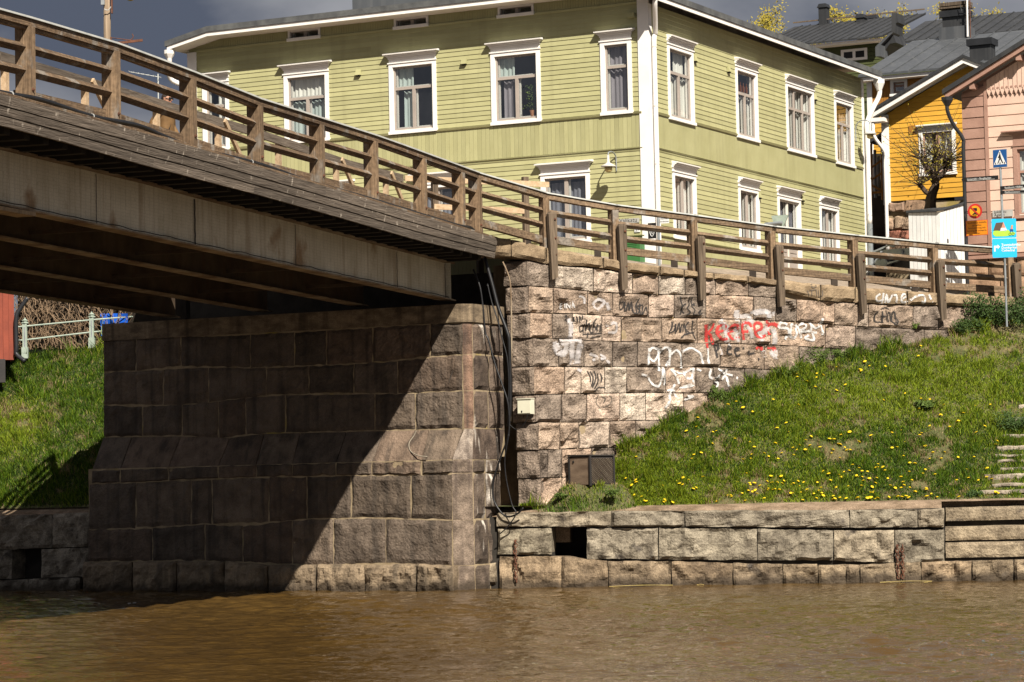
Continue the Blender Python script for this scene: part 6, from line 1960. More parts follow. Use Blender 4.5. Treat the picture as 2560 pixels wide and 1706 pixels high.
mb = MB(); mb.prism([FSF.pt(2172, 358, .3), FSF.pt(2206, 340, .3), FSF.pt(2206, 330, .3), FSF.pt(2172, 348, .3)], -FSF.n * .8); build('little_roof', mb, MATS['roof_metal'], sf)

# project a point back to the photograph
def proj(p):
    q = p - EYE
    z = q.dot(_fw)
    return CX + FPX * q.dot(RT) / z, CY - FPX * q.dot(UP) / z
def on_bank(fn, x, y):
    lo_, hi_ = 0.0, 1.15
    for _ in range(26):
        m = (lo_ + hi_) / 2
        if proj(fn(x, m))[1] > y: lo_ = m
        else: hi_ = m
    return fn(x, (lo_ + hi_) / 2)


# ================================================================== graffiti
S_ = .27421
B3 = lambda x, y: (1280 + x * S_, 400 + y * S_)
B4 = lambda x, y: (1920 + x * S_, 400 + y * S_)
C3 = lambda x, y: (1280 + x * S_, 780 + y * S_)
C4 = lambda x, y: (1920 + x * S_, 780 + y * S_)
K6 = lambda x, y: (1740 + x * .153, 740 + y * .153)
av, af = [], []
for vs_, fs_ in SOLIDS:
    b = len(av); av += vs_; af += [tuple(b + i for i in f) for f in fs_]
BVH = BVHTree.FromPolygons(av, af)
def curve2(pts, n=5):
    v = bez([Vector((x, y, 0)) for x, y in pts], n)
    return [(p.x, p.y) for p in v]
def on_wall(x, y):
    o = FW.pt(x, y, .04) + FW.n * .6
    hit, nn, idx, dist = BVH.ray_cast(o, -FW.n, 1.2)
    return hit
GN = [0]
def graffiti(name, conv, strokes, width, matname, smooth=True):
    mb = MB()
    GN[0] += 1
    lift = .010 + .0012 * (GN[0] % 7)
    for st in strokes:
        w = width
        if isinstance(st[0], (int, float)): w, st = st[0], st[1:]
        pts = [conv(*p) for p in st]
        if smooth and len(pts) > 2: pts = curve2(pts)
        # resample in pixels
        out = [pts[0]]
        for p in pts[1:]:
            d = math.hypot(p[0] - out[-1][0], p[1] - out[-1][1])
            k = max(1, int(d / 2.2)); q = out[-1]
            for i in range(1, k + 1): out.append((lerp(q[0], p[0], i / k), lerp(q[1], p[1], i / k)))
        prev = None
        hw = w * 108 / 2 * (1.5 if matname == 'graffiti_pale' else 1.1 if w > .045 else (1.9 if matname == 'graffiti_black' else 1.4))
        for i, p in enumerate(out):
            a, b = out[max(i - 1, 0)], out[min(i + 1, len(out) - 1)]
            tx, ty = b[0] - a[0], b[1] - a[1]
            l = math.hypot(tx, ty) or 1
            nx_, ny_ = -ty / l, tx / l
            k = hw * (1 + .18 * mnoise.noise(Vector((p[0] * .2, p[1] * .2, 0))))
            hs = [on_wall(p[0] + nx_ * k * s, p[1] + ny_ * k * s) for s in (-1, 0, 1)]
            if any(h is None for h in hs): prev = None; continue
            cur = []
            for h in hs: mb.v.append(h + FW.n * lift); cur.append(len(mb.v) - 1)
            if prev and (mb.v[cur[1]] - mb.v[prev[1]]).length < .2:
                mb.f += [(prev[0], cur[0], cur[1], prev[1]), (prev[1], cur[1], cur[2], prev[2])]
            prev = cur
    o = build(name, mb, MATS[matname], wall)
    at = o.data.attributes.new('core', 'FLOAT', 'POINT')
    at.data.foreach_set('value', [0.0, 1.0, 0.0] * (len(mb.v) // 3))
    return o
# washed-out white lettering under and around the red word
graffiti('graffiti', K6, [[(.10), (690, 230), (690, 330), (700, 370)], [.10, (400, 390), (470, 480), (520, 600), (500, 700), (520, 760)], [.11, (680, 390), (690, 520), (660, 640), (690, 760)],
    [.10, (900, 300), (1080, 250), (1190, 280), (1200, 360)], [.07, (1270, 260), (1290, 330)], [.09, (740, 340), (920, 330)], [.06, (860, 500), (900, 600), (930, 690)],
    [.12, (1030, 640), (1160, 560), (1200, 470)], [.09, (1060, 700), (1060, 790)], [.09, (1270, 530), (1300, 640), (1300, 790)], [.07, (540, 790), (560, 820)], [.10, (420, 830), (440, 960)],
    [.07, (1120, 890), (1140, 1000)], [.10, (1240, 900), (1310, 990), (1330, 880)], [.08, (960, 420), (860, 420), (780, 470)]], .09, 'graffiti_pale')
# red word
graffiti('graffiti', K6, [[.085, (155, 470), (170, 580), (190, 700), (195, 860)], [.06, (285, 450), (270, 520), (200, 610)], [.065, (190, 610), (250, 640), (280, 740), (290, 800)],
    [(350, 600), (460, 560), (480, 500), (410, 480), (350, 540), (350, 630), (420, 710), (520, 700)],
    [(550, 590), (660, 550), (680, 490), (610, 480), (550, 540), (550, 620), (610, 700), (720, 670)],
    [(905, 510), (880, 450), (800, 440), (770, 480), (775, 600), (800, 720)], [(760, 580), (860, 580)],
    [(960, 590), (1070, 540), (1070, 460), (1000, 440), (955, 500), (970, 620), (1050, 680), (1150, 640)],
    [.09, (1175, 400), (1195, 520), (1210, 640)], [.085, (1190, 470), (1290, 460), (1370, 510)],
    [.06, (1000, 870), (1030, 840), (1090, 850), (1080, 890)], [.07, (1190, 850), (1290, 850), (1290, 900)]], .072, 'graffiti_red')
# white tag to the right of it
graffiti('graffiti', K6, [[.07, (1490, 470), (1400, 440), (1370, 510), (1500, 540), (1520, 620), (1480, 710)], [.065, (1540, 500), (1590, 460), (1550, 560), (1545, 640), (1600, 690), (1650, 640), (1650, 520)],
    [.06, (1640, 470), (1690, 540), (1740, 690)], [.055, (1690, 480), (1770, 450), (1790, 510), (1720, 560)], [.06, (1700, 590), (1800, 580), (1880, 560), (1880, 440)],
    [.055, (1880, 450), (1950, 530), (2030, 470), (2060, 370)], [.06, (2060, 420), (2060, 540), (2060, 640)], [.06, (1880, 600), (1980, 600)], [.06, (1850, 640), (1800, 690), (1930, 720), (1900, 580)]], .06, 'graffiti_white')
# small black word
graffiti('graffiti', K6, [[(320, 790), (340, 900), (345, 1010)], [(310, 800), (370, 800), (380, 860), (340, 900)], [(480, 880), (560, 860), (520, 820), (480, 870), (500, 950), (570, 950)],
    [(630, 900), (710, 880), (660, 850), (630, 900), (660, 980), (730, 970)], [(750, 860), (780, 850)], [(860, 900), (860, 950), (980, 930)], [.09, (1010, 1030), (1040, 1035)]], .032, 'graffiti_black')
# big white letters below
graffiti('graffiti', C3, [[(1240, 490), (1250, 420), (1255, 330)], [(1330, 340), (1280, 330), (1255, 390), (1290, 450), (1335, 400), (1340, 330)], [(1340, 330), (1345, 500), (1340, 540)],
    [(1345, 380), (1380, 330), (1430, 340), (1440, 420), (1440, 500)], [(1440, 330), (1440, 430), (1410, 500)], [(1450, 390), (1500, 350), (1540, 390), (1550, 520)], [(1560, 360), (1640, 330), (1700, 370), (1725, 430), (1730, 480)],
    [(1790, 330), (1780, 420), (1785, 480)], [(1380, 500), (1390, 600), (1395, 670)], [(1180, 570), (1240, 590), (1280, 650), (1330, 680), (1360, 620), (1370, 520)], [.05, (1455, 520), (1500, 600), (1520, 660)],
    [.055, (1460, 530), (1560, 560), (1640, 520)], [.065, (1570, 540), (1600, 600), (1640, 600), (1660, 510)], [.05, (1640, 600), (1650, 670), (1560, 690)], [.05, (1530, 695), (1640, 660)],
    [.06, (1490, 660), (1460, 720), (1420, 840), (1395, 875)], [.05, (1420, 720), (1475, 710), (1500, 780)], [.07, (1820, 520), (1800, 590), (1860, 610), (1890, 590)], [.055, (1890, 575), (1855, 620), (1890, 650), (1880, 690)],
    [.055, (1880, 520), (1950, 560), (2020, 580)], [.055, (1970, 520), (1960, 570), (1980, 680)], [.05, (1970, 560), (1920, 620)], [.07, (2050, 600), (2062, 604)], [.06, (1580, 800), (1660, 770), (1600, 770)], [.05, (1690, 520), (1720, 540)]], .055, 'graffiti_white')
# washed pale patches on the left
graffiti('graffiti', C3, [[.12, (400, 270), (420, 340), (450, 380), (480, 350), (480, 280)], [.10, (540, 270), (545, 380), (555, 480)], [.11, (620, 270), (600, 380), (600, 470)], [.10, (530, 60), (540, 150), (535, 240)], [.05, (440, 260), (640, 260)],
    [.05, (720, 380), (780, 420), (740, 440)], [.05, (800, 390), (850, 420), (800, 430)], [.05, (860, 440), (890, 470)], [.05, (860, 130), (940, 100), (950, 180), (880, 190)], [.06, (600, 520), (640, 540)]], .08, 'graffiti_pale')
graffiti('graffiti', B3, [[.05, (740, 1320), (800, 1270), (850, 1300), (790, 1360), (750, 1330)], [.05, (870, 1300), (890, 1370)], [.04, (620, 1240), (670, 1260), (670, 1310)]], .05, 'graffiti_pale')
graffiti('graffiti', B3, [[(470, 1305), (442, 1312), (446, 1358), (476, 1352)], [(444, 1334), (468, 1330)], [(492, 1302), (496, 1352)], [(512, 1352), (508, 1298), (540, 1350), (540, 1296)], [(556, 1350), (562, 1300), (584, 1348)], [(558, 1332), (578, 1330)], [(558, 1290), (561, 1291)], [(572, 1288), (575, 1289)]], .022, 'graffiti_white', smooth=False)
# black marker tags
graffiti('graffiti', B3, [[(1030, 1290), (990, 1310), (985, 1360), (1020, 1350), (1040, 1290), (1040, 1380)], [(1050, 1380), (1070, 1300), (1075, 1370), (1095, 1290), (1100, 1380)], [(1105, 1320), (1105, 1390), (1135, 1390), (1135, 1320)], [(1165, 1260), (1140, 1330), (1165, 1370), (1135, 1410)],
    [(1170, 1310), (1165, 1420)], [(1150, 1330), (1200, 1320)], [(1200, 1330), (1180, 1420), (1230, 1340), (1230, 1425)]], .020, 'graffiti_black')
graffiti('graffiti', B3, [[(1530, 1245), (1545, 1330), (1540, 1410)], [(1580, 1310), (1540, 1350), (1570, 1400)], [(1610, 1250), (1620, 1310), (1590, 1350), (1615, 1390), (1590, 1415)], [(1650, 1250), (1645, 1310), (1670, 1330)], [(1670, 1310), (1640, 1330), (1660, 1370), (1640, 1410), (1690, 1415)], [(1690, 1400), (1720, 1370), (1700, 1420), (1735, 1395)]], .020, 'graffiti_black')
graffiti('graffiti', C3, [[(485, 50), (500, 30), (505, 60), (485, 70), (510, 90)], [(520, 50), (530, 80)], [(565, 45), (570, 90)], [(585, 40), (592, 90)], [(610, 90), (612, 40), (630, 80)], [(645, 30), (640, 70)],
    [(650, 120), (620, 140), (625, 180), (655, 160), (660, 110), (655, 190)], [(680, 70), (680, 170), (700, 100), (715, 170)], [(725, 110), (720, 180), (745, 180), (748, 100)], [(770, 60), (740, 110), (770, 150), (745, 190)], [(780, 110), (778, 180)], [(770, 130), (800, 125)], [(800, 180), (812, 110), (818, 190)],
    [(650, 205), (820, 195)], [(700, 190), (690, 235)], [(720, 240), (815, 215)]], .019, 'graffiti_black')
graffiti('graffiti', C3, [[(1470, 90), (1460, 150), (1435, 190), (1480, 170), (1490, 110), (1490, 200)], [(1500, 180), (1520, 100), (1530, 190), (1545, 110)], [(1555, 180), (1570, 110), (1585, 190)], [(1610, 90), (1580, 150), (1610, 190), (1570, 210)], [(1640, 80), (1650, 200), (1680, 250)], [(1670, 190), (1580, 200), (1530, 240)], [(1410, 185), (1416, 188)], [(1265, 80), (1270, 82)], [(1305, 92), (1310, 95)]], .020, 'graffiti_black')
graffiti('graffiti', C3, [[(690, 540), (720, 590), (715, 640)], [(720, 540), (745, 600), (720, 680)], [(760, 540), (770, 600), (730, 690)], [(790, 560), (790, 630), (750, 700)], [(815, 560), (830, 600), (820, 640)], [(750, 730), (790, 690), (850, 690)]], .021, 'graffiti_black')
graffiti('graffiti', C3, [[(790, 765), (780, 830), (820, 875), (880, 850), (910, 790), (880, 765)], [(820, 770), (850, 790), (840, 830)]], .022, 'graffiti_grey')
graffiti('graffiti', B4, [[(1010, 1225), (975, 1250), (985, 1290), (1030, 1280)], [(1040, 1215), (1035, 1310)], [(1060, 1305), (1070, 1230), (1090, 1300), (1120, 1235), (1135, 1240)], [(1135, 1240), (1160, 1240), (1165, 1305)], [(1210, 1270), (1260, 1240), (1225, 1225), (1205, 1260), (1220, 1300), (1280, 1285), (1330, 1250), (1390, 1235), (1420, 1255), (1410, 1310), (1385, 1290)], [.04, (1455, 1230), (1475, 1275)], [.04, (1480, 1300), (1484, 1303)]], .040, 'graffiti_white')
graffiti('graffiti', B4, [[(1005, 1380), (980, 1410), (985, 1470), (1030, 1480)], [(1040, 1380), (1035, 1490)], [(1080, 1370), (1080, 1480)], [(1035, 1430), (1080, 1425)], [(1095, 1480), (1100, 1400), (1120, 1400), (1125, 1480)], [(1140, 1390), (1135, 1470), (1165, 1480), (1160, 1390), (1140, 1390)], [(1160, 1440), (1180, 1470), (1165, 1505), (1145, 1480)], [(1030, 1360), (1080, 1345), (1110, 1360)]], .022, 'graffiti_black')
graffiti('graffiti', B4, [[(380, 1140), (410, 1130), (430, 1150), (400, 1170), (385, 1150)], [(350, 1190), (370, 1240)], [(390, 1190), (390, 1240)], [(370, 1190), (430, 1185)], [(430, 1190), (435, 1240)], [(455, 1190), (460, 1245), (490, 1240), (490, 1190)]], .02, 'graffiti_grey')

# ================================================================== things on the wall and the bank
mbx = thing('meter_box', FWL.at(.25, 4.2, .1), 'cream electrical box fixed to the corner of the retaining wall', 'electrical box')
u0, z0 = FWL.px(1327, 1035, .22); u1, z1 = FWL.px(1292, 999, .22)
mb = MB(); mb.fbox(FWL, u0, u1, z0, z1, .03, .20); build('body', mb, MATS['box_cream'], mbx)
mb = MB(); mb.fbox(FWL, u0 + .02, lerp(u0, u1, .96), z0 + .02, z1 - .03, .201, .215); dp_ = build('door', mb, MATS['box_cream'], mbx)
mb = MB(); mb.fbox(FWL, lerp(u0, u1, .62), lerp(u0, u1, .70), z0 + .04, z0 + .08, .216, .225); build('lock', mb, MATS['box_dark'], dp_)
mb = MB(); mb.fbox(FWL, u0 - .01, u1 + .01, z1, z1 + .018, .03, .23); build('lid', mb, MATS['box_cream'], mbx)

cabp = P(1476, 1214, 62.2)
cab = thing('vent_cabinet', cabp, 'rusty brown metal cabinet with a mesh side standing in the grass by the wall', 'cabinet')
ca, sa = math.cos(R(38)), math.sin(R(38))
ex = Vector((ca, sa, 0)); ey = Vector((-sa, ca, 0))          # right side recedes, left side recedes
hgt = .68; wl_, wr_ = .74, .70
base = Vector((cabp.x, cabp.y, cabp.z - .01))
mb = MB(); c = base + ex * wr_ / 2 + ey * wl_ / 2 + Vector((0, 0, hgt / 2 + .05))
mb.box(c, wr_ / 2 - .02, wl_ / 2 - .02, hgt / 2 - .05, ax=ex, ay=ey); build('body', mb, MATS['box_dark'], cab)
mb = MB(); mb.hexa([base + Vector((0, 0, hgt)) - ex * .03 - ey * .03, base + ex * (wr_ + .03) - ey * .03 + Vector((0, 0, hgt)), base + ex * (wr_ + .03) + ey * (wl_ + .03) + Vector((0, 0, hgt)), base - ex * .03 + ey * (wl_ + .03) + Vector((0, 0, hgt)),
                    base + Vector((0, 0, hgt + .03)) - ex * .03 - ey * .03, base + ex * (wr_ + .03) - ey * .03 + Vector((0, 0, hgt + .03)), base + ex * (wr_ + .03) + ey * (wl_ + .03) + Vector((0, 0, hgt + .04)), base - ex * .03 + ey * (wl_ + .03) + Vector((0, 0, hgt + .04))])
build('lid', mb, MATS['box_dark'], cab)
for f in (0.0, 1.0):
    mb = MB(); mb.box(base + ex * (wr_ * f) + Vector((0, 0, hgt / 2)), .025, .025, hgt / 2 - .002, ax=ex, ay=ey); build('corner_post', mb, MATS['box_dark'], cab)
mb = MB(); mb.box(base + ey * wl_ + Vector((0, 0, hgt / 2)), .025, .025, hgt / 2 - .002, ax=ex, ay=ey); build('corner_post', mb, MATS['box_dark'], cab)
mb = MB(); mb.box(base + ey * (wl_ / 2) + Vector((0, 0, hgt / 2)), .012, wl_ / 2 - .04, hgt / 2 - .03, ax=ex, ay=ey); dp_ = build('door_panel', mb, MATS['box_brown'], cab)
mb = MB(); mb.lathe(base - ex * .012 + ey * (wl_ * .78) + Vector((0, 0, hgt * .82)), [(.03, 0), (.03, .012)], 10, axis=-ex); build('lock', mb, MATS['box_dark'], dp_)
for k in range(26):            # slanting wires of the mesh side
    t = k / 25 * (wr_ - .06 + hgt - .1) 
    a = base + ex * (.03 + max(0, t - (hgt - .1))) + Vector((0, 0, .05 + min(t, hgt - .1)))
    b = base + ex * (.03 + min(t, wr_ - .06)) + Vector((0, 0, .05 + max(0, t - (wr_ - .06))))
    if (a - b).length < .03: continue
    mb = MB(); mb.tube([a - ey * .012, b - ey * .012], .005, 4); build('mesh_wire', mb, MATS['rusty_steel'], cab)
mb = MB(); mb.box(base + ex * wr_ * .5 + ey * .006 + Vector((0, 0, hgt / 2)), wr_ / 2 - .03, .004, hgt / 2 - .03, ax=ex, ay=ey); build('mesh_back', mb, MATS['box_dark'], cab)
heap_c = base + ex * wr_ / 2 + ey * wl_ / 2
mb = MB(); nr, na = 12, 40
for i in range(nr + 1):
    r = i / nr
    for k in range(na):
        a = 2 * math.pi * k / na
        p = heap_c + Vector((math.cos(a) * 1.35 * r, math.sin(a) * .86 * r, 0))
        t = min(1, max(0, (r - .42) / .58)); t = t * t * (3 - 2 * t)
        p.z = lerp(base.z + .03, 1.62, t) + .07 * mnoise.noise(p * 2.3) * (1 - t * .4) + .03 * mnoise.noise(p * 7)
        mb.v.append(p)
for i in range(nr):
    for k in range(na):
        q0 = i * na + k; q1 = i * na + (k + 1) % na
        mb.f.append((q0, q1, q1 + na, q0 + na))
heap = tag(build('bank', mb, MATS['bank_soil'], smooth=True), kind='structure')
HEAPV = [v.copy() for v in mb.v]
def heap_pt(k, q):
    i = min(nr_ - 1e-6, q * nr_); i0 = int(i); k0 = int(k) % na_; k1 = (k0 + 1) % na_; fk = k - int(k); fi = i - i0
    g = lambda a, b: HEAPV[a * na_ + b]
    return g(i0, k0).lerp(g(i0, k1), fk).lerp(g(i0 + 1, k0).lerp(g(i0 + 1, k1), fk), fi)
nr_, na_ = 12, 40
sup = thing('support_stone', base + ex * wr_ * .6, 'pale stone propping the right corner of the brown metal cabinet', 'stone')
c = base + ex * wr_ * .62 - ey * .03
c0, c1 = c - ex * .17, c + ex * .17
stone([Vector((q.x, q.y, base.z - .30)) for q in (c0, c1)] + [Vector((q.x, q.y, base.z - .005)) for q in (c1, c0)], -ey, sup, 'rubble', (1.5, 1.35, 1.1), amp=.04, nx=7, ny=6, rnd=.03, depth=.25, chip=.05, jit=.03)

# mooring chains
def chain_thing(x, y0, y1, label, strands):
    u, zt = FQ.px(x, y0, .10); _, zb = FQ.px(x, y1, .10)
    o = thing('mooring_chain', FQ.at(u, zb, .1), label, 'chain', 'mooring chains on the quay')
    L = .10
    n = int((zt - zb) / (L * .72))
    for s in strands:
        for k in range(n):
            c = FQ.at(u + s + .01 * math.sin(k * 1.7 + s * 40), zt - k * L * .72, .085)
            ax_ = FQ.u if k % 2 else FQ.n
            pts = []
            for i in range(11):
                a = 2 * math.pi * i / 10
                pts.append(c + ax_ * .032 * math.cos(a) + Vector((0, 0, .055 * math.sin(a))))
            mb = MB(); mb.tube(pts, .011, 5, caps=False); build('link', mb, MATS['rust'], o)
    mb = MB(); mb.lathe(FQ.at(u + strands[0], zt + .03, .02), [(.03, 0), (.03, .09)], 8, axis=FQ.n); build('ring_bolt', mb, MATS['rust'], o)
chain_thing(1288, 1356, 1466, 'single rusty mooring chain hanging on the quay left of the drain opening', [0])
chain_thing(2249, 1368, 1456, 'doubled rusty mooring chain hanging near the landing steps', [-.05, .06])
# reeds adrift along the quay
for i, (xa, ya, xb, yb_, lab) in enumerate(((1523, 1466, 1682, 1465, 'long yellow reed stalk drifting against the middle of the quay'), (1740, 1464, 1760, 1462, 'short yellow reed stalk adrift right of the long one'), (2200, 1457, 2330, 1456, 'pale reed stalk drifting beneath the doubled chain'))):
    pa = P(xa, ya, 2.32 * FPX / 254.0); pa = FQ.pt(xa, ya, .14); pb = FQ.pt(xb, yb_, .16)
    pa.z = .012; pb.z = .02; m_ = pa.lerp(pb, .5); m_.z = .03
    mb = MB(); mb.tube(bez([pa, m_, pb], 5), .007, 5); tag(build('reed_stalk', mb, MATS['reed']), lab, 'reed')
# stones and rod on the abutment
mb = MB(); mb.tube([FP.pt(1122, 958, .03), FP.pt(1138, 909, .03)], .012, 5); build('iron_pin', mb, MATS['wire'], pier)
mb = MB(); mb.tube(bez([FP.pt(*C2(1460, 1085), .06), FP.pt(*C2(1440, 1130), .1), FPb.pt(*C2(1395, 1200), -.2), FPb.pt(*C2(1410, 1270), -.1), FPb.pt(*C2(1480, 1310), .03), FPb.pt(*C2(1560, 1320), .05)], 5), .012, 5)
tag(build('mooring_rope', mb, MATS['rope'], smooth=True), 'frayed pale rope hanging over the sloping course of the abutment', 'rope')

# old steps up the bank at the right edge
st = thing('bank_steps', on_bank(bank_r, 2540, 1230), 'overgrown granite steps climbing the grassy bank at the right edge', 'steps')
for (x0, y, hh) in ((2451, 1232, .13), (2480, 1213, .11), (2463, 1195, .15), (2500, 1172, .10), (2492, 1152, .09), (2486, 1139, .09), (2490, 1122, .12), (2502, 1092, .12), (2532, 1052, .14), (2545, 1016, .12), (2550, 985, .12)):
    p = on_bank(bank_r, x0, y); q = on_bank(bank_r, 2700, y - 2)
    d_ = (q - p); d_.z = 0; d_.normalize(); nn = Vector((d_.y, -d_.x, 0)); up_ = Vector((0, 0, hh))
    e_ = p + d_ * 2.0; p0 = p - Vector((0, 0, .07)) + nn * .10; e0 = Vector((e_.x, e_.y, p.z - .07)) + nn * .10
    stone([p0, e0, e0 + up_, p0 + up_], nn, st, 'granite_quay', shade((.36, .315, .26), .8, 1.1), amp=.02, nx=14, ny=4, rnd=.03, gap=.004, depth=.42, name='step', chip=.02, jit=.03)

# ================================================================== left bank
red = thing('red_house', P(10, 900, 72.5), 'corner of a red ochre board house at the left edge under the bridge', 'house')
FRd = Frame(P(36, 850, 72.5), (-.96, -.28, 0), (.28, -.96, 0))
ZRB = P(36, 900, 72.5).z
for i in range(22):
    mb = MB(); a = i * .15; mb.fbox(FRd, a + .004, a + .146, ZRB, 9.2, -.02, .012 * (i % 2)); build('board', mb, MATS['red_paint'], red)
mb = MB(); mb.fbox(FRd, -.0, 3.3, ZRB, 9.2, -.2, -.021); mb.add([FRd.at(0, ZRB, -.2), FRd.at(0, ZRB, -5), FRd.at(0, 9.2, -5), FRd.at(0, 9.2, -.2)], [(0, 1, 2, 3)]); build('wall', mb, MATS['red_paint'], red)
mb = MB(); mb.fbox(FRd, .25, 3.3, ZRB - .6, ZRB + .02, -.19, .03); build('plinth', mb, MATS['box_dark'], red)
ub_ = FRd.px(41, 850, .12)[0]
pipe('downpipe', [FRd.at(ub_ - .3, 7.6, .2), FRd.at(ub_ - .1, 7.3, .14), FRd.at(ub_, 7.05, .12), FRd.at(ub_, 6.3, .12), FRd.at(ub_, 6.1, .12), FRd.at(ub_ - .2, 5.9, .3)], .06, 'black_metal', red)
FFe = Frame(P(63, 880, 73.6), (P(230, 860, 74.4) - P(63, 880, 73.6)).normalized() * 1.0, (0, -1, 0))
fence = thing('iron_fence', P(150, 880, 74), 'pale green cast iron fence on the grassy bank under the bridge', 'fence')
fp = []
for (x, yt, yb_, Y) in ((-104, 812, 905, 72.9), (63, 797, 892, 73.6), (230, 783, 868, 74.4), (400, 770, 852, 75.1)):
    b_ = P(x, yb_, Y); t_ = P(x, yt, Y); fp.append((b_, t_))
    h_ = t_.z - b_.z
    mb = MB(); mb.box(b_ + Vector((0, 0, .10)), .085, .085, .15); mb.box(b_ + Vector((0, 0, h_ * .5)), .058, .058, h_ * .36); po = build('post', mb, MATS['iron_paint'], fence)
    mb = MB(); mb.lathe(b_ + Vector((0, 0, h_ * .86)), [(.06, 0), (.10, .015), (.10, .035), (.055, .06), (.09, .09), (.03, .13), (.012, .17)], 4); build('finial', mb, MATS['iron_paint'], po)
    mb = MB(); mb.box(b_ + Vector((0, -.06, h_ * .5)), .02, .006, h_ * .28); build('groove', mb, MATS['galvanised'], po)
for (a, b) in zip(fp, fp[1:]):
    for f in (.80, .44):
        mb = MB(); mb.tube([a[0].lerp(a[1], f), b[0].lerp(b[1], f)], .022, 6); build('rail', mb, MATS['iron_paint'], fence)
vin = thing('vine_hedge', P(150, 870, 76), 'bare brown tangle of climbing vines on a wall behind the iron fence', 'hedge')
FV = Frame(P(150, 870, 75.6), URT, LN)
vu0, vu1 = FV.px(30, 850)[0], FV.px(300, 850)[0]
mb = MB(); mb.fbox(FV, vu0, vu1 + 2, 4.8, 9.0, -.5, -.28); build('backing', mb, MATS['vine_back'], vin)
rs = random.Random(3)
mb = MB()
for i in range(620):
    u = rs.uniform(vu0, vu1); z = rs.uniform(5.2, 8.2)
    a = rs.gauss(math.pi / 2, .6); L = rs.uniform(.4, 1.2); k = rs.gauss(0, 1.4); pts = []
    d0 = rs.uniform(-.26, .05)
    for s in range(6):
        pts.append(FV.at(u, z, d0 + rs.uniform(-.02, .02)))
        u += math.cos(a) * L / 5; z += math.sin(a) * L / 5; a += k * .2 + rs.gauss(0, .25)
    mb.tube(pts, [.013 * (1 - s * .12) for s in range(6)], 4, caps=False)
build('stems', mb, MATS['vine'], vin)
tp = Frame(P(280, 810, 74.9), URT, LN)
mb = MB(); n = 8
for i in range(n + 1):
    for j in range(n + 1):
        u, z = tp.px(lerp(252, 318, i / n), lerp(840, 784, j / n))
        mb.v.append(tp.at(u, z, .07 * mnoise.noise(Vector((u * 3, z * 3, 0)))))
for i in range(n):
    for j in range(n):
        a = i * (n + 1) + j; mb.f.append((a, a + n + 1, a + n + 2, a + 1))
b0 = len(mb.v)
mb.v += [v - tp.n * .03 for v in mb.v[:b0]]
mb.f += [tuple(b0 + i for i in f)[::-1] for f in mb.f[:n * n]]
tag(build('tarpaulin', mb, MATS['tarp'], smooth=True), 'crumpled blue tarpaulin beside the vines under the bridge', 'tarpaulin')

# ================================================================== utility pole and aerial on the left
pole = thing('utility_pole', P(270, 420, 77), 'weathered wooden utility pole with rusty bracket behind the bridge', 'pole')
pb_, pt_ = P(269.5, 420, 77), P(267.5, -60, 77)
mb = MB(); mb.tube([pb_ - Vector((0, 0, 2.5)), pb_, pb_.lerp(pt_, .5), pt_], [.115, .11, .104, .10], 10); build('shaft', mb, MATS['wood_pole'], pole, smooth=True)
A1p = lambda x, y, Y=76.86: P(*A1(x, y), Y)
mb = MB(); mb.beam(A1p(1010, 402), A1p(1300, 368), .05, .07); mb.beam(A1p(1012, 340), A1p(1012, 408), .04, .05, up=Vector((0, 1, 0))); br = build('bracket', mb, MATS['rust'], pole)
mb = MB(); mb.tube([A1p(1010, 345), A1p(1190, 368)], .012, 5); build('stay_rod', mb, MATS['rust'], br)
mb = MB(); mb.tube(bez([A1p(1190, 368), A1p(1215, 340), A1p(1205, 310)], 4), .014, 5); build('hook', mb, MATS['rust'], br)
mb = MB(); mb.tube(bez([A1p(1160, 395), A1p(1168, 430), A1p(1140, 448)], 4), .014, 5); build('hook', mb, MATS['wire'], br)
mb = MB(); mb.box(A1p(938, 8), .05, .05, .12); build('switch_box', mb, MATS['galvanised'], pole)
mb = MB(); mb.box(A1p(1020, 35), .02, .05, .28); build('red_plate', mb, MATS['rust'], pole)
mb = MB(); mb.tube(bez([A1p(950, 85, 76.8), A1p(985, 95, 76.8), A1p(1012, 62, 76.8)], 4), .012, 5); build('wire_loop', mb, MATS['cable_tie'], pole)
lampp = thing('street_lamp', A1p(1190, 0), 'pale street lamp bowl hanging at the very top left', 'lamp')
mb = MB(); mb.lathe(A1p(1190, 9), [(.05, 0), (.14, .05), (.17, .14), (.16, .22)], 14); build('bowl', mb, MATS['lamp_amber'], lampp, smooth=True)
mb = MB(); mb.lathe(A1p(1190, 9) + Vector((0, 0, .21)), [(.19, 0), (.17, .12), (.05, .2)], 14); build('hood', mb, MATS['lamp_cream'], lampp, smooth=True)
mb = MB(); mb.tube([A1p(1190, -30), pt_], .025, 6); build('arm', mb, MATS['galvanised'], lampp)
ant = thing('aerial', P(394, 330, 86), 'thin television aerial on a mast seen between the bridge rails', 'aerial')
mb = MB(); mb.tube([P(398, 420, 86), P(395, 185, 86)], .02, 5); build('mast', mb, MATS['zinc'], ant)
mb = MB(); mb.tube([P(323, 180, 86), P(402, 194, 86)], .012, 5); build('boom', mb, MATS['zinc'], ant)
for k in range(7):
    a = P(lerp(326, 400, k / 6), lerp(180, 193, k / 6), 86)
    mb = MB(); mb.tube([a - Vector((.03, .2, 0)), a + Vector((.03, .2, 0))], .007, 4); build('element', mb, MATS['zinc'], ant)

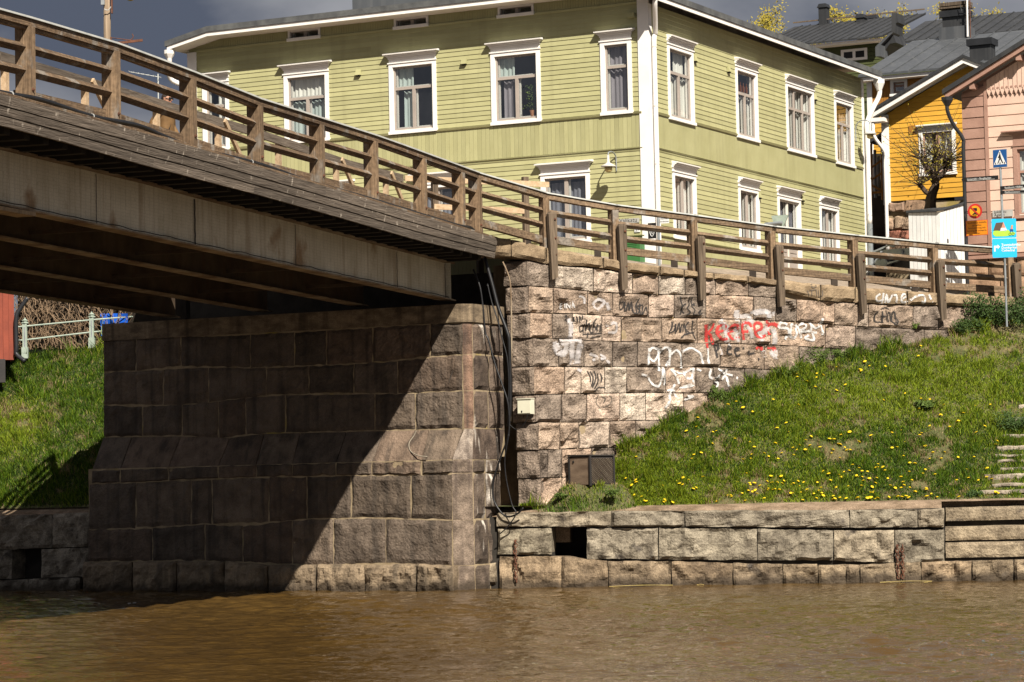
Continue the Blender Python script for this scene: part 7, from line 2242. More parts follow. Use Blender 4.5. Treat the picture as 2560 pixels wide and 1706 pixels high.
# ================================================================== person on the bridge
def person():
    best = None
    for i in range(60):
        d_ = -2.75 - i * .05
        u_ = FB.px(416, 300, d_)[0]
        e_ = abs(proj(FB.at(u_, zft(u_) + .245 + 1.80, d_))[1] - 234)
        if best is None or e_ < best[0]: best = (e_, u_, d_)
    base = FB.at(best[1], zft(best[1]) + .245, best[2])
    print('PERSON', best, base)
    o = thing('person', base, 'person in a brown jacket with dark glasses walking on the bridge behind the railing', 'person')
    f = Vector((.86, -.5, 0)).normalized(); s = Vector((-f.y, f.x, 0)); z = Vector((0, 0, 1))
    J = {}; E = []; Rr = {}
    def j(n, a, b, c, r, par=None):
        J[n] = base + f * a + s * b + z * c; Rr[n] = r
        if par: E.append((par, n))
    j('pelvis', 0, 0, .93, (.17, .14)); j('waist', .01, 0, 1.08, (.17, .14), 'pelvis'); j('chest', .0, 0, 1.30, (.20, .15), 'waist'); j('shoulder', -.01, 0, 1.44, (.13, .10), 'chest')
    j('neck', .01, 0, 1.53, (.055, .055), 'shoulder'); j('chin', .035, 0, 1.60, (.075, .085), 'neck'); j('head', .03, 0, 1.68, (.085, .10), 'chin'); j('crown', .02, 0, 1.76, (.07, .08), 'head')
    for k, e in (('l', 1), ('r', -1)):
        j('sh' + k, -.01, .17 * e, 1.43, (.085, .085), 'shoulder'); j('el' + k, -.10 + (.02 if e > 0 else -.05), .30 * e, 1.16, (.068, .068), 'sh' + k); j('wr' + k, .08, .27 * e, .97, (.05, .05), 'el' + k)
        j('pm' + k, .13, .24 * e, .92, (.035, .03), 'wr' + k)
        for q in range(4): 
            j('f%d%s' % (q, k), .16 + .01 * q, .22 * e + (.02 - q * .014), .87 - .004 * q, (.010, .010), 'pm' + k)
        j('th' + k, .16, .21 * e, .93, (.011, .011), 'pm' + k)
        st_ = .16 * e
        j('hp' + k, 0, .095 * e, .86, (.105, .105), 'pelvis'); j('kn' + k, .06 + st_ * .5, .10 * e, .48, (.068, .068), 'hp' + k); j('an' + k, -.02 + st_, .10 * e, .09, (.048, .048), 'kn' + k); j('to' + k, .14 + st_, .11 * e, .045, (.042, .035), 'an' + k)
    names = list(J)
    me = bpy.data.meshes.new('body')
    me.from_pydata([tuple(J[n] - base) for n in names], [(names.index(a), names.index(b)) for a, b in E], [])
    ob = bpy.data.objects.new('body', me); COL.objects.link(ob)
    sk = ob.modifiers.new('skin', 'SKIN'); sb = ob.modifiers.new('sub', 'SUBSURF'); sb.levels = 2; sb.render_levels = 2
    for i, n in enumerate(names):
        sv = me.skin_vertices[0].data[i]; sv.radius = Rr[n]; sv.use_root = (n == 'pelvis')
    dg = bpy.context.evaluated_depsgraph_get()
    m2 = bpy.data.meshes.new_from_object(ob.evaluated_get(dg))
    bpy.data.objects.remove(ob)
    for mn in ('skin', 'jacket', 'jeans', 'shoe'): m2.materials.append(MATS[mn])
    for p in m2.polygons:
        p.use_smooth = True
        c = p.center; hz = c.z
        side = abs((c).dot(s)); fw_ = c.dot(f)
        if hz > 1.52: p.material_index = 0
        elif hz < .10: p.material_index = 3
        elif side > .155 and hz < .95 and fw_ > .10: p.material_index = 0
        elif hz > .84: p.material_index = 1
        else: p.material_index = 2
    bo = link('body', m2, o, base)
    mb = MB()
    hc = J['head'] + z * .01
    for i in range(9):
        th = math.pi * .62 * i / 8
        for k in range(16):
            a = 2 * math.pi * k / 16
            d_ = (f * math.cos(a) * .112 + s * math.sin(a) * .098) * math.sin(th) + z * math.cos(th) * .125
            if d_.dot(f) > .03 and math.cos(th) < .45: d_ *= .80
            mb.v.append(hc + d_ - f * .018 + mnoise.noise_vector((hc + d_) * 30) * .008)
    for i in range(8):
        for k in range(16):
            a = i * 16 + k; b = i * 16 + (k + 1) % 16; mb.f.append((a, b, b + 16, a + 16))
    build('hair', mb, MATS['hair'], o, smooth=True)
    mb = MB()
    for e in (-1, 1):
        mb.box(J['head'] + f * .095 + s * .036 * e - z * .0, .028, .008, .022, ax=s, ay=f)
        mb.beam(J['head'] + f * .09 + s * .066 * e, J['head'] - f * .02 + s * .09 * e, .006, .01)
    build('glasses', mb, MATS['sign_black'], o)
    mb = MB(); mb.lathe(J['head'] + f * .098 - z * .035, [(.016, 0), (.010, .022)], 6, axis=f); build('nose', mb, MATS['skin'], o)
    mb = MB(); mb.box(J['chin'] + f * .082 + z * .012, .022, .004, .005, ax=s, ay=f); build('mouth', mb, MATS['sign_pink'], o)
    for e in (-1, 1):
        mb = MB(); mb.box(J['head'] + s * .088 * e - z * .005, .018, .008, .030, ax=f, ay=s); build('ear', mb, MATS['skin'], o)
    mb = MB(); mb.beam(J['shoulder'] + s * .12 + f * .11, J['pelvis'] - s * .16 + f * .13, .035, .008); build('bag_strap', mb, MATS['sign_black'], o)
person()

# ================================================================== signs
CAMX, CAMN = (1, 0, 0), (0, -1, 0)
def poly_on(F, pts, d, matname, parent, name):
    mb = MB(); mb.prism([F.at(u, z, d) for u, z in pts], -F.n * .002); return build(name, mb, MATS[matname], parent)
def disc(F, u, z, r, d, matname, parent, name, n=24, r2=None):
    mb = MB()
    if r2 is None:
        mb.prism([F.at(u + r * math.cos(2 * math.pi * k / n), z + r * math.sin(2 * math.pi * k / n), d) for k in range(n)], -F.n * .002)
    else:
        for k in range(n):
            a = 2 * math.pi * k / n; mb.v += [F.at(u + r * math.cos(a), z + r * math.sin(a), d), F.at(u + r2 * math.cos(a), z + r2 * math.sin(a), d)]
        for k in range(n):
            a = 2 * k; b = 2 * ((k + 1) % n); mb.f.append((a, b, b + 1, a + 1))
    return build(name, mb, MATS[matname], parent)
# blue cathedral sign on its own pole in front of the railing
FSg = Frame(P(2509, 600, 67.4), (math.cos(R(4)), -math.sin(R(4)), 0), (-math.sin(R(4)), -math.cos(R(4)), 0))
sg = thing('direction_sign', on_bank(bank_r, 2509, 802), 'bright blue cathedral direction sign with a picture panel before the railing', 'sign')
u0, zt = FSg.px(2478.5, 548); u1, _ = FSg.px(2540, 548); zm = FSg.px(2479, 597)[1]; zb = FSg.px(2480, 645)[1]
def rrect(u0, u1, z0, z1, r=.03):
    o = []
    for (cx, cz, a0) in ((u1 - r, z1 - r, 0), (u0 + r, z1 - r, 90), (u0 + r, z0 + r, 180), (u1 - r, z0 + r, 270)):
        for k in range(4): a = R(a0 + 30 * k); o.append((cx + r * math.cos(a), cz + r * math.sin(a)))
    return o
for (za, zb_, mn) in ((zm + .006, zt, 'sign_cyan'), (zb, zm - .006, 'sign_cyan')):
    mb = MB(); mb.prism([FSg.at(u, z, 0) for u, z in rrect(u0, u1, za, zb_)], -FSg.n * .015); build('panel', mb, MATS[mn], sg)
mb = MB(); mb.fbox(FSg, u0 + .01, u1 - .01, zm - .005, zm + .005, -.012, .001); build('divider', mb, MATS['sign_white'], sg)
W_, H_ = u1 - u0, zt - zm
def q(fx, fz): return (u0 + W_ * fx, zm + H_ * fz)
poly_on(FSg, [q(.04, .22), q(.14, .10), q(.55, .10), q(.92, .16), q(.97, .26), q(.88, .32), q(.76, .30), q(.66, .44), q(.56, .36), q(.3, .38), q(.14, .42), q(.05, .34)], .0035, 'sign_lime', sg, 'picture')
poly_on(FSg, [q(.06, .40), q(.18, .80), q(.48, .82), q(.36, .40)], .005, 'sign_brown', sg, 'picture')
poly_on(FSg, [q(.36, .40), q(.48, .84), q(.60, .42)], .0065, 'sign_pink', sg, 'picture')
poly_on(FSg, [q(.34, .37), q(.375, .53), q(.575, .53), q(.62, .40)], .008, 'sign_white', sg, 'picture')
for fx in (.735, .865): disc(FSg, *q(fx, .20), .034, .0095, 'sign_black', sg, 'picture', 16, .027)
poly_on(FSg, [q(.75, .24), q(.73, .44), q(.80, .50), q(.88, .40), q(.86, .26), q(.84, .36), q(.78, .36)], .0095, 'sign_navy', sg, 'picture')
poly_on(FSg, [q(.77, .46), q(.79, .60), q(.85, .58), q(.86, .46)], .011, 'sign_pink', sg, 'picture')
disc(FSg, *q(.83, .62), .022, .0125, 'sign_yellow', sg, 'picture', 12)
def q2(fx, fz): return (u0 + W_ * fx, zb + (zm - zb) * fz)
poly_on(FSg, [q2(.07, .32), q2(.07, .62), q2(.22, .62), q2(.22, .69), q2(.31, .56), q2(.22, .44), q2(.22, .51), q2(.13, .51), q2(.13, .32)], .0035, 'sign_white', sg, 'arrow')
for i, t in enumerate(('Tuomiokirkko', 'Domkyrkan', 'Cathedral')):
    text_obj('lettering', t, .082, plane_m4(FSg.at(*q2(.37, .60 - i * .145), .004), FSg.u, (0, 0, 1)), 'sign_white', sg, bold=True)
mb = MB(); um = (u0 + u1) / 2
pbot = on_bank(bank_r, 2509, 802)
mb.tube([Vector((FSg.at(um, 0, -.045).x, FSg.at(um, 0, -.045).y, pbot.z - .2)), FSg.at(um, zt - .04, -.045)], .027, 8); build('pole', mb, MATS['galvanised'], sg)

# pedestrian crossing sign with finger posts
FSp = Frame(P(2500, 500, 72.5), URT, LN)
ps_ = thing('crossing_sign', FSp.at(0, 6.8), 'blue pedestrian crossing sign on a grey pole with black finger signs', 'sign')
u0, zt = FSp.px(2482.5, 375.5); u1 = FSp.px(2518.5, 373)[0]; zb = FSp.px(2484, 421)[1]
mb = MB(); mb.fbox(FSp, u0, u1, zb, zt, .03, .045); build('rim', mb, MATS['sign_grey'], ps_)
mb = MB(); mb.fbox(FSp, u0 + .012, u1 - .012, zb + .012, zt - .012, .040, .048); build('panel', mb, MATS['sign_navy'], ps_)
def q(fx, fz): return (lerp(u0, u1, fx), lerp(zb, zt, fz))
poly_on(FSp, [q(.07, .17), q(.93, .17), q(.5, .95)], .051, 'sign_white', ps_, 'triangle')
disc(FSp, *q(.5, .80), .018, .054, 'sign_black', ps_, 'walker', 10)
poly_on(FSp, [q(.46, .74), q(.54, .74), q(.58, .54), q(.66, .36), q(.73, .23), q(.66, .22), q(.52, .46), q(.38, .22), q(.31, .22), q(.42, .44), q(.46, .55), q(.39, .52), q(.36, .55), q(.44, .66)], .054, 'sign_black', ps_, 'walker')
for fx in (.19, .5, .81): poly_on(FSp, [q(fx - .04, .19), q(fx + .03, .19), q(fx + .04, .29), q(fx - .01, .29)], .054, 'sign_black', ps_, 'stripe')
up0 = FSp.px(2501, 430)[0]
mb = MB(); mb.tube([FSp.at(up0 + .05, 6.2, 0), FSp.at(up0, zb + .12, 0)], .035, 8); build('pole', mb, MATS['galvanised'], ps_)
def finger(xa, ya, xb, yb_, hpx, txt, d):
    a = FSp.px(xa, ya, d); b = FSp.px(xb, yb_, d)
    h_ = hpx / 93.9
    e = .05 if xb > xa else -.05
    o = poly_on(FSp, [(a[0], a[1]), (b[0], b[1]), (b[0] + e * .8, b[1] + h_ / 2), (b[0], b[1] + h_), (a[0], a[1] + h_)] if xb > xa else [(a[0], a[1]), (a[0], a[1] + h_), (b[0], b[1] + h_), (b[0] + e * .8, b[1] + h_ / 2), (b[0], b[1])], d, 'sign_black', ps_, 'finger')
    l = a if xa < xb else b
    r_ = b if xa < xb else a
    dirn = (FSp.at(r_[0], r_[1]) - FSp.at(l[0], l[1])).normalized()
    upv = Vector((0, 0, 1)) - dirn * dirn.z
    text_obj('lettering', txt, h_ * .62, plane_m4(FSp.at(l[0] + .12, l[1] + h_ * .32, d + .004), dirn, upv), 'sign_white', ps_)
    mb = MB(); mb.beam(FSp.at(l[0] + .12, l[1] + h_ * .16, d + .003), FSp.at(lerp(l[0], r_[0], .9), lerp(l[1], r_[1], .9) + h_ * .16, d + .003), .002, h_ * .12); build('small_print', mb, MATS['sign_grey'], ps_)
finger(2496, 449, 2407, 455, 10.5, 'Linnamäki • Borgbacken', .05)
finger(2501, 475, 2590, 468, 9, 'Raatihuone • Rådhus', .045)
finger(2501, 486, 2590, 484, 9, 'Raatihuoneentori', .04)

# no-vehicles sign with its yellow text panel
FSr = Frame(P(2438, 540, 74.0), URT, LN)
nv = thing('no_vehicles_sign', FSr.at(0, 6.9), 'round red and yellow no vehicles sign above an orange text panel', 'sign')
u, z = FSr.px(2438, 528.5)
disc(FSr, u, z, .205, .02, 'sign_red', nv, 'ring')
disc(FSr, u, z, .150, .024, 'sign_yellow', nv, 'face')
poly_on(FSr, [(u - .055, z + .035), (u - .045, z + .085), (u + .055, z + .085), (u + .065, z + .035), (u + .06, z + .005), (u - .05, z + .005)], .028, 'sign_black', nv, 'car')
poly_on(FSr, [(u - .08, z - .085), (u - .03, z - .05), (u, z - .02), (u + .02, z - .05), (u + .075, z - .085), (u + .05, z - .10), (u, z - .085), (u - .05, z - .10)], .028, 'sign_black', nv, 'motorcycle')
mb = MB(); mb.beam(FSr.at(u - .115, z + .115, .032), FSr.at(u + .115, z - .115, .032), .002, .035); build('slash', mb, MATS['sign_red'], nv)
u0, zt = FSr.px(2415, 553); u1 = FSr.px(2469.5, 551)[0]; zb = FSr.px(2415.5, 591)[1]
mb = MB(); mb.fbox(FSr, u0, u1, zb, zt, .01, .02); build('text_rim', mb, MATS['sign_red'], nv)
mb = MB(); mb.fbox(FSr, u0 + .012, u1 - .012, zb + .012, zt - .012, .015, .024); build('text_panel', mb, MATS['sign_orange'], nv)
for i, t in enumerate(('Huoltoajo ja tonteille', 'ajo sallittu', 'Servicekörning och', 'körning till tomterna', 'tillåten')):
    text_obj('lettering', t, .064, plane_m4(FSr.at((u0 + u1) / 2, lerp(zt, zb, .20 + i * .175), .027), FSr.u, (0, 0, 1)), 'sign_black', nv, 'CENTER')
mb = MB(); up0 = FSr.px(2412, 560)[0]; mb.tube([FSr.at(up0, 6.4, -.03), FSr.at(up0, z + .25, -.03)], .03, 8); po = build('pole', mb, MATS['black_metal'], nv)
for zz in (z, (zt + zb) / 2):
    mb = MB(); mb.beam(FSr.at(up0, zz, .0), FSr.at(u, zz, .0), .02, .03); build('arm', mb, MATS['black_metal'], nv)

# small signs at the corner of the green house
FSc = Frame(P(1645, 600, 66.5), URT, LN)
cs_ = thing('corner_sign', FSc.at(0, 7.4), 'white two line street sign on a steel pole by the white corner board', 'sign')
u0, zt = FSc.px(1651, 543); u1, _ = FSc.px(1674, 546); zb = FSc.px(1650, 560)[1]
mb = MB(); mb.fbox(FSc, u0, u1, zb, zt, .03, .04); build('panel', mb, MATS['sign_white'], cs_)
for i, t in enumerate(('Sillanmäki', 'Brobacken')):
    text_obj('lettering', t, .052, plane_m4(FSc.at(u0 + .015, lerp(zt, zb, .40 + .42 * i), .043), FSc.u, (0, 0, 1)), 'sign_black', cs_)
up0 = FSc.px(1647, 600)[0]
mb = MB(); mb.tube([FSc.at(up0, 6.9, 0), FSc.at(up0, zt + .1, 0)], .035, 8); build('pole', mb, MATS['galvanised'], cs_)
bs = thing('black_sign', FSc.at(-.3, 7.8), 'small black sign with a white horseshoe emblem beside the corner pole', 'sign')
u0, zt = FSc.px(1622, 559); u1 = FSc.px(1642, 561)[0]; zb = FSc.px(1622, 598)[1]
mb = MB(); mb.fbox(FSc, u0, u1, zb, zt, .045, .06); build('panel', mb, MATS['sign_black'], bs)
uc, zc_ = (u0 + u1) / 2, lerp(zb, zt, .40)
mb = MB(); mb.tube(bez([FSc.at(uc - .055, zc_ + .10, .062), FSc.at(uc - .05, zc_ - .03, .062), FSc.at(uc, zc_ - .10, .062), FSc.at(uc + .05, zc_ - .03, .062), FSc.at(uc + .055, zc_ + .10, .062)], 4), .008, 5); build('emblem', mb, MATS['sign_white'], bs)
mb = MB(); mb.tube(bez([FSc.at(uc - .005, zc_ + .07, .062), FSc.at(uc + .0, zc_ - .03, .062), FSc.at(uc + .02, zc_ - .04, .062)], 3), .007, 5); build('emblem', mb, MATS['sign_white'], bs)
gc = thing('green_cabinet', FL.at(1.0, 7.2, .5), 'green louvred utility cabinet against the green house beside the railing post', 'cabinet')
FGc = Frame(FL.at(0, 0, .35), URT, LN)
u0, zt = FGc.px(1562, 604); u1 = FGc.px(1599, 604)[0]; zb = FGc.px(1562, 660)[1]
mb = MB(); mb.fbox(FGc, u0 - .3, u1, zb - .4, zt, -.3, 0); build('body', mb, MATS['sign_green'], gc)
for k in range(6):
    z = lerp(zt - .08, zb + .2, k / 6); mb = MB(); mb.fbox(FGc, u0 - .2, u1 - .08, z, z + .035, .001, .018); build('louvre', mb, MATS['sign_green'], gc)

# back of a traffic mirror above the railing
tm = thing('traffic_mirror', FSc.at(3, 8), 'grey back of a traffic mirror on an arm above the railing', 'mirror')
FM = Frame(P(1945, 550, 69.5), URT, LN)
mb = MB(); mb.prism([FM.pt(*B4(28, 510)), FM.pt(*B4(185, 500)), FM.pt(*B4(135, 618)), FM.pt(*B4(60, 600))], -FM.n * .05); build('shell', mb, MATS['iron_paint'], tm)
mb = MB(); mb.tube([FM.pt(*B4(-30, 590), .08), FM.pt(*B4(130, 572), .08)], .045, 8); build('arm', mb, MATS['galvanised'], tm)
mb = MB(); mb.tube([FM.pt(*B4(-20, 590), .02), FM.at(FM.px(*B4(-20, 590))[0], 6.9, .02)], .035, 8); build('pole', mb, MATS['galvanised'], tm)

# trailer parked in the side street
tr = thing('box_trailer', P(2215, 690, 80), 'grey low sided trailer parked between the green house and the white shed', 'trailer')
FTr = Frame(P(2220, 650, 81.5), URT, LN)
def T1(x, y): return (2140 + x * .1275, 580 + y * .1275)
mb = MB(); mb.prism([FTr.pt(*T1(330, 400)), FTr.pt(*T1(330, 365)), FTr.pt(*T1(1120, 310)), FTr.pt(*T1(1120, 455)), FTr.pt(*T1(560, 430))], -FTr.n * .05); build('side_panel', mb, MATS['galvanised'], tr)
for (xa, ya, xb, yb_) in ((330, 395, 640, 265), (640, 265, 760, 285), (900, 350, 905, 450), (490, 380, 495, 420)):
    mb = MB(); mb.beam(FTr.pt(*T1(xa, ya), .03), FTr.pt(*T1(xb, yb_), .03), .05, .06, up=Vector((0, 1, 0))); build('frame_bar', mb, MATS['galvanised'], tr)
mb = MB(); mb.prism([FTr.pt(*T1(540, 640)), FTr.pt(*T1(600, 600)), FTr.pt(*T1(840, 545)), FTr.pt(*T1(840, 565)), FTr.pt(*T1(620, 640))], -FTr.n * 1.2); build('ramp', mb, MATS['galvanised'], tr)
for xw in (450, 560):
    c_ = FTr.pt(*T1(xw, 610), -.1); mb = MB(); mb.lathe(c_, [(.24, -.09), (.27, -.05), (.27, .05), (.24, .09)], 18, axis=FTr.n); wh = build('wheel', mb, MATS['cable'], tr, smooth=True)
    mb = MB(); mb.lathe(c_ + FTr.n * .091, [(.13, 0), (.10, .02)], 14, axis=FTr.n); build('hub', mb, MATS['galvanised'], wh)
mb = MB(); mb.prism([FTr.pt(*T1(400, 700), -.2), FTr.pt(*T1(400, 470), -.2), FTr.pt(*T1(1120, 470), -.2), FTr.pt(*T1(1120, 700), -.2)], -FTr.n * .8); build('bed', mb, MATS['box_dark'], tr)

# ================================================================== trees
def tree(name, base, top, spread, seed, label, leaf, nleaf, lsize, trunk_r, group=None, levels=4, lean=0.0, crown_from=.3, leafspread=.35, twist=.5):
    rs = random.Random(seed)
    base = Vector(base); H = top - base.z
    o = thing(name, base, label, 'tree', group)
    mb = MB(); tips = []
    def grow(p, d, L, r, lv):
        n = 4; pts = [p.copy()]; rr = [r]
        for i in range(n):
            d = (d + Vector((rs.gauss(0, .16), rs.gauss(0, .16), rs.gauss(.04, .08))) * twist).normalized()
            p = p + d * L / n; pts.append(p.copy()); rr.append(r * (1 - .5 * (i + 1) / n))
            if lv >= 2: tips.append((p.copy(), lv))
        mb.tube(pts, rr, 6 if lv < 2 else 4, caps=False)
        if lv >= levels: return
        for k in range(rs.choice((2, 3, 3)) if lv else rs.choice((4, 5))):
            q = pts[rs.choice((2, 3, 4))] if lv else pts[-1 - rs.choice((0, 0, 1, 2))]
            a = rs.uniform(0, 2 * math.pi)
            nd = (d * .75 + Vector((math.cos(a), math.sin(a), rs.uniform(-.1, .5))) * rs.uniform(.55, .95) * spread).normalized()
            grow(q, nd, L * rs.uniform(.55, .78), r * .5, lv + 1)
    grow(base, Vector((lean, 0, 1)).normalized(), H * .42, trunk_r, 0)
    build('trunk', mb, MATS['bark'], o)
    mb = MB()
    for i in range(nleaf):
        p, lv = rs.choice(tips)
        c = p + Vector((rs.gauss(0, 1), rs.gauss(0, 1), rs.gauss(0, 1))) * leafspread * .5
        t = Vector((rs.gauss(0, 1), rs.gauss(0, 1), rs.gauss(0, 1))).normalized(); t2 = t.orthogonal().normalized(); s = lsize * rs.uniform(.6, 1.3)
        mb.add([c - t * s, c + t2 * s * .55, c + t * s, c - t2 * s * .55], [(0, 1, 2, 3)])
    build('crown', mb, MATS[leaf], o)
    return o
p = P(1755, 200, 118); tree('birch_tree', (p.x, p.y, 9), P(1755, -35, 118).z, 1.0, 5, 'yellow green tree crown above the side eaves of the green house', 'leaf_yellow', 26000, .06, .34, 'budding trees behind the roofs', leafspread=.42)
p = P(1975, 200, 124); tree('birch_tree', (p.x, p.y, 9), P(1985, 8, 124).z, 1.25, 11, 'sparse young tree left of the tall slim chimney', 'leaf_yellow', 7000, .05, .26, 'budding trees behind the roofs', leafspread=.30)
p = P(2300, 200, 122); tree('birch_tree', (p.x, p.y, 9), P(2300, -70, 122).z, 1.4, 23, 'broad budding tree behind the fire wall and the broad chimney', 'leaf_yellow', 34000, .07, .38, 'budding trees behind the roofs', leafspread=.42)

# pollarded tree in front of the yellow house
pt = thing('pollard_tree', P(2330, 560, 81.5), 'gnarled pollarded tree with yellow leaf shoots before the yellow house', 'tree')
rs = random.Random(31)
def PT(x, y, dy=0): return P(*B4(x, y), 81.5 + dy)
mb = MB()
limbs = [([(1490, 640), (1480, 440), (1500, 330), (1530, 220), (1520, 130)], [.20, .18, .15, .12, .10]), ([(1500, 330), (1450, 300), (1400, 250), (1385, 230)], [.09, .08, .07, .08]),
         ([(1530, 220), (1490, 150), (1450, 60), (1410, 0)], [.10, .09, .08, .08]), ([(1530, 200), (1590, 130), (1630, 60), (1640, 0)], [.09, .08, .07, .07]), ([(1540, 180), (1545, 80), (1550, -20)], [.08, .075, .08])]
heads = []
for L, rr in limbs:
    pts = bez([PT(x, y, rs.uniform(-.15, .15)) for x, y in L], 4)
    k = len(pts)
    mb.tube([v + mnoise.noise_vector(v * 4) * .03 for v in pts], [ipoly([(i / (len(rr) - 1), r) for i, r in enumerate(rr)], j / (k - 1)) * (1 + .18 * mnoise.noise(v * 6)) for j, v in enumerate(pts)], 9)
    heads.append(pts[-1])
tw = []
for h_ in heads[1:] + [heads[0], PT(1480, 80), PT(1600, 60)]:
    for i in range(26):
        a = rs.uniform(0, 2 * math.pi); d = Vector((math.cos(a) * rs.uniform(.2, 1.2), math.sin(a) * rs.uniform(.2, .9), rs.uniform(-.1, 1.1))).normalized()
        L = rs.uniform(.5, 2.1); p = h_.copy(); pts = [p.copy()]
        for s in range(4):
            d = (d + Vector((rs.gauss(0, .15), rs.gauss(0, .15), rs.gauss(.0, .12)))).normalized(); p = p + d * L / 4; pts.append(p.copy())
            for _ in range(1): tw.append(p + Vector((rs.gauss(0, .04), rs.gauss(0, .04), rs.gauss(0, .04))))
        mb.tube(pts, [.014, .011, .008, .006, .003], 4, caps=False)
build('trunk', mb, MATS['bark'], pt)
mb = MB()
for c in tw:
    for _ in range(2):
        t = Vector((rs.gauss(0, 1), rs.gauss(0, 1), rs.gauss(0, 1))).normalized(); t2 = t.orthogonal().normalized(); s = rs.uniform(.018, .038)
        c2 = c + Vector((rs.gauss(0, .03), rs.gauss(0, .03), rs.gauss(0, .03)))
        mb.add([c2 - t * s, c2 + t2 * s * .6, c2 + t * s, c2 - t2 * s * .6], [(0, 1, 2, 3)])
build('crown', mb, MATS['leaf_yellow'], pt)

# ================================================================== grass
rng = np.random.default_rng(5)
def vnoise(x, y, seed=0):
    "smooth value noise on arrays"
    r = np.random.default_rng(seed); T = r.random((64, 64))
    xi = np.floor(x).astype(int); yi = np.floor(y).astype(int); fx = x - xi; fy = y - yi
    fx = fx * fx * (3 - 2 * fx); fy = fy * fy * (3 - 2 * fy)
    g = lambda i, j: T[(i % 64), (j % 64)]
    return (g(xi, yi) * (1 - fx) + g(xi + 1, yi) * fx) * (1 - fy) + (g(xi, yi + 1) * (1 - fx) + g(xi + 1, yi + 1) * fx) * fy
def grass(name, fn, x0, x1, n, label, lush, seed, qmax=1.0, hscale=1.0, lime_gain=1.0):
    gx_, gq = 90, 30
    G = np.array([[tuple(fn(lerp(x0, x1, i / gx_), qmax * j / gq)) for j in range(gq + 1)] for i in range(gx_ + 1)])
    a = rng.random(n); b = rng.random(n)
    fi = a * gx_; fj = b * gq; i = np.minimum(fi.astype(int), gx_ - 1); j = np.minimum(fj.astype(int), gq - 1); s = (fi - i)[:, None]; t = (fj - j)[:, None]
    p = (G[i, j] * (1 - s) + G[i + 1, j] * s) * (1 - t) + (G[i, j + 1] * (1 - s) + G[i + 1, j + 1] * s) * t
    X, Y = p[:, 0], p[:, 1]
    Yq = p[:, 2] * 1.2
    d1 = vnoise(X * .9, Yq * 1.3 + Y * .4, seed) * .6 + vnoise(X * 2.7, Yq * 3.1 + Y, seed + 1) * .4
    d2 = vnoise(X * 5.5, Yq * 6 + Y * 2, seed + 2)
    d3 = vnoise(X * .45 + 7, Yq * .6 + 3, seed + 3)
    bare = (d1 * .75 + d2 * .25)
    keep = (bare > lush) & ((b > .015) | (rng.random(n) < .25))
    keep |= rng.random(n) < .10
    p = p[keep]; d1 = d1[keep]; d2 = d2[keep]; d3 = d3[keep]; bq = b[keep]; m = len(p)
    h = (.035 + .075 * rng.random(m) ** 1.4 + .07 * np.clip(d1 - .5, 0, 1) * 2) * hscale
    d4 = vnoise(p[:, 0] * 4.2, p[:, 2] * 5.5 + p[:, 1] * 1.5, seed + 5)
    h *= np.where(d4 > .66, 1.9, np.where(d4 < .34, .55, 1.0))
    h *= np.where((bq > .95) & (d2 > .35), 2.3, 1.0)
    w = .006 + .006 * rng.random(m)
    th = rng.random(m) * 2 * np.pi
    side = np.stack([np.cos(th), np.sin(th), np.zeros(m)], 1)
    lean = np.stack([rng.normal(0, .45, m), rng.normal(-.15, .45, m), np.ones(m)], 1)
    lean /= np.linalg.norm(lean, axis=1)[:, None]
    bend = np.stack([rng.normal(0, .5, m), rng.normal(-.2, .5, m), -.2 + .4 * rng.random(m)], 1)
    v0 = p - side * w[:, None]; v1 = p + side * w[:, None]
    mid = p + lean * (h * .6)[:, None]
    v2 = mid + side * (w * .7)[:, None]; v3 = mid - side * (w * .7)[:, None]
    v4 = p + lean * h[:, None] + bend * (h * .35)[:, None]
    V = np.stack([v0, v1, v2, v3, v4], 1).reshape(-1, 3)
    V[:, 2] -= np.tile(np.array([.01, .01, 0, 0, 0]), m)
    base = np.arange(m)[:, None] * 5
    loops = np.concatenate([base + np.array([[0, 1, 2, 3]]), base + np.array([[3, 2, 4]])], 1).reshape(-1)
    starts = (np.arange(m)[:, None] * 7 + np.array([[0, 4]])).reshape(-1)
    totals = np.tile(np.array([4, 3]), m)
    c0 = V.mean(0)
    me = bpy.data.meshes.new(name)
    me.vertices.add(len(V)); me.vertices.foreach_set('co', (V - c0).astype(np.float32).reshape(-1))
    me.loops.add(len(loops)); me.loops.foreach_set('vertex_index', loops.astype(np.int32))
    me.polygons.add(len(starts)); me.polygons.foreach_set('loop_start', starts.astype(np.int32)); me.polygons.foreach_set('loop_total', totals.astype(np.int32))
    me.update(calc_edges=True)
    # blade colour is the plant's own: green, yellow green or dry straw
    green = np.array([.086, .152, .009]); lime = np.array([.195, .250, .015]); dark = np.array([.028, .062, .006]); straw = np.array([.27, .20, .098])
    k = rng.random(m)
    col = np.where((k < .5 + .9 * (d4 - .5))[:, None], green, dark)
    col = np.where((rng.random(m) < np.clip((d3 - .25) * 1.5 * lime_gain, .08, .8))[:, None], lime, col)  # scales how many blades come out yellow green
    dry = np.clip((lush + .10 - (d1 * .75 + d2 * .25)) * 6.0, 0.03, .80)
    col = np.where((rng.random(m) < dry)[:, None], straw, col)
    col = col * rng.uniform(.75, 1.25, m)[:, None]
    at = me.attributes.new('tint', 'FLOAT_COLOR', 'POINT')
    rgba = np.ones((m, 5, 4), np.float32); rgba[:, :, :3] = col[:, None, :]
    at.data.foreach_set('color', rgba.reshape(-1))
    me.materials.append(MATS['grass_blade'])
    o = link(name, me, None, c0)
    tag(o, label, 'grass', kind='stuff')
    return o
grass('grass', bank_r, 1385, 3200, 330000, 'green grass with dry patches covering the bank below the wall', .29, 11, qmax=1.0)
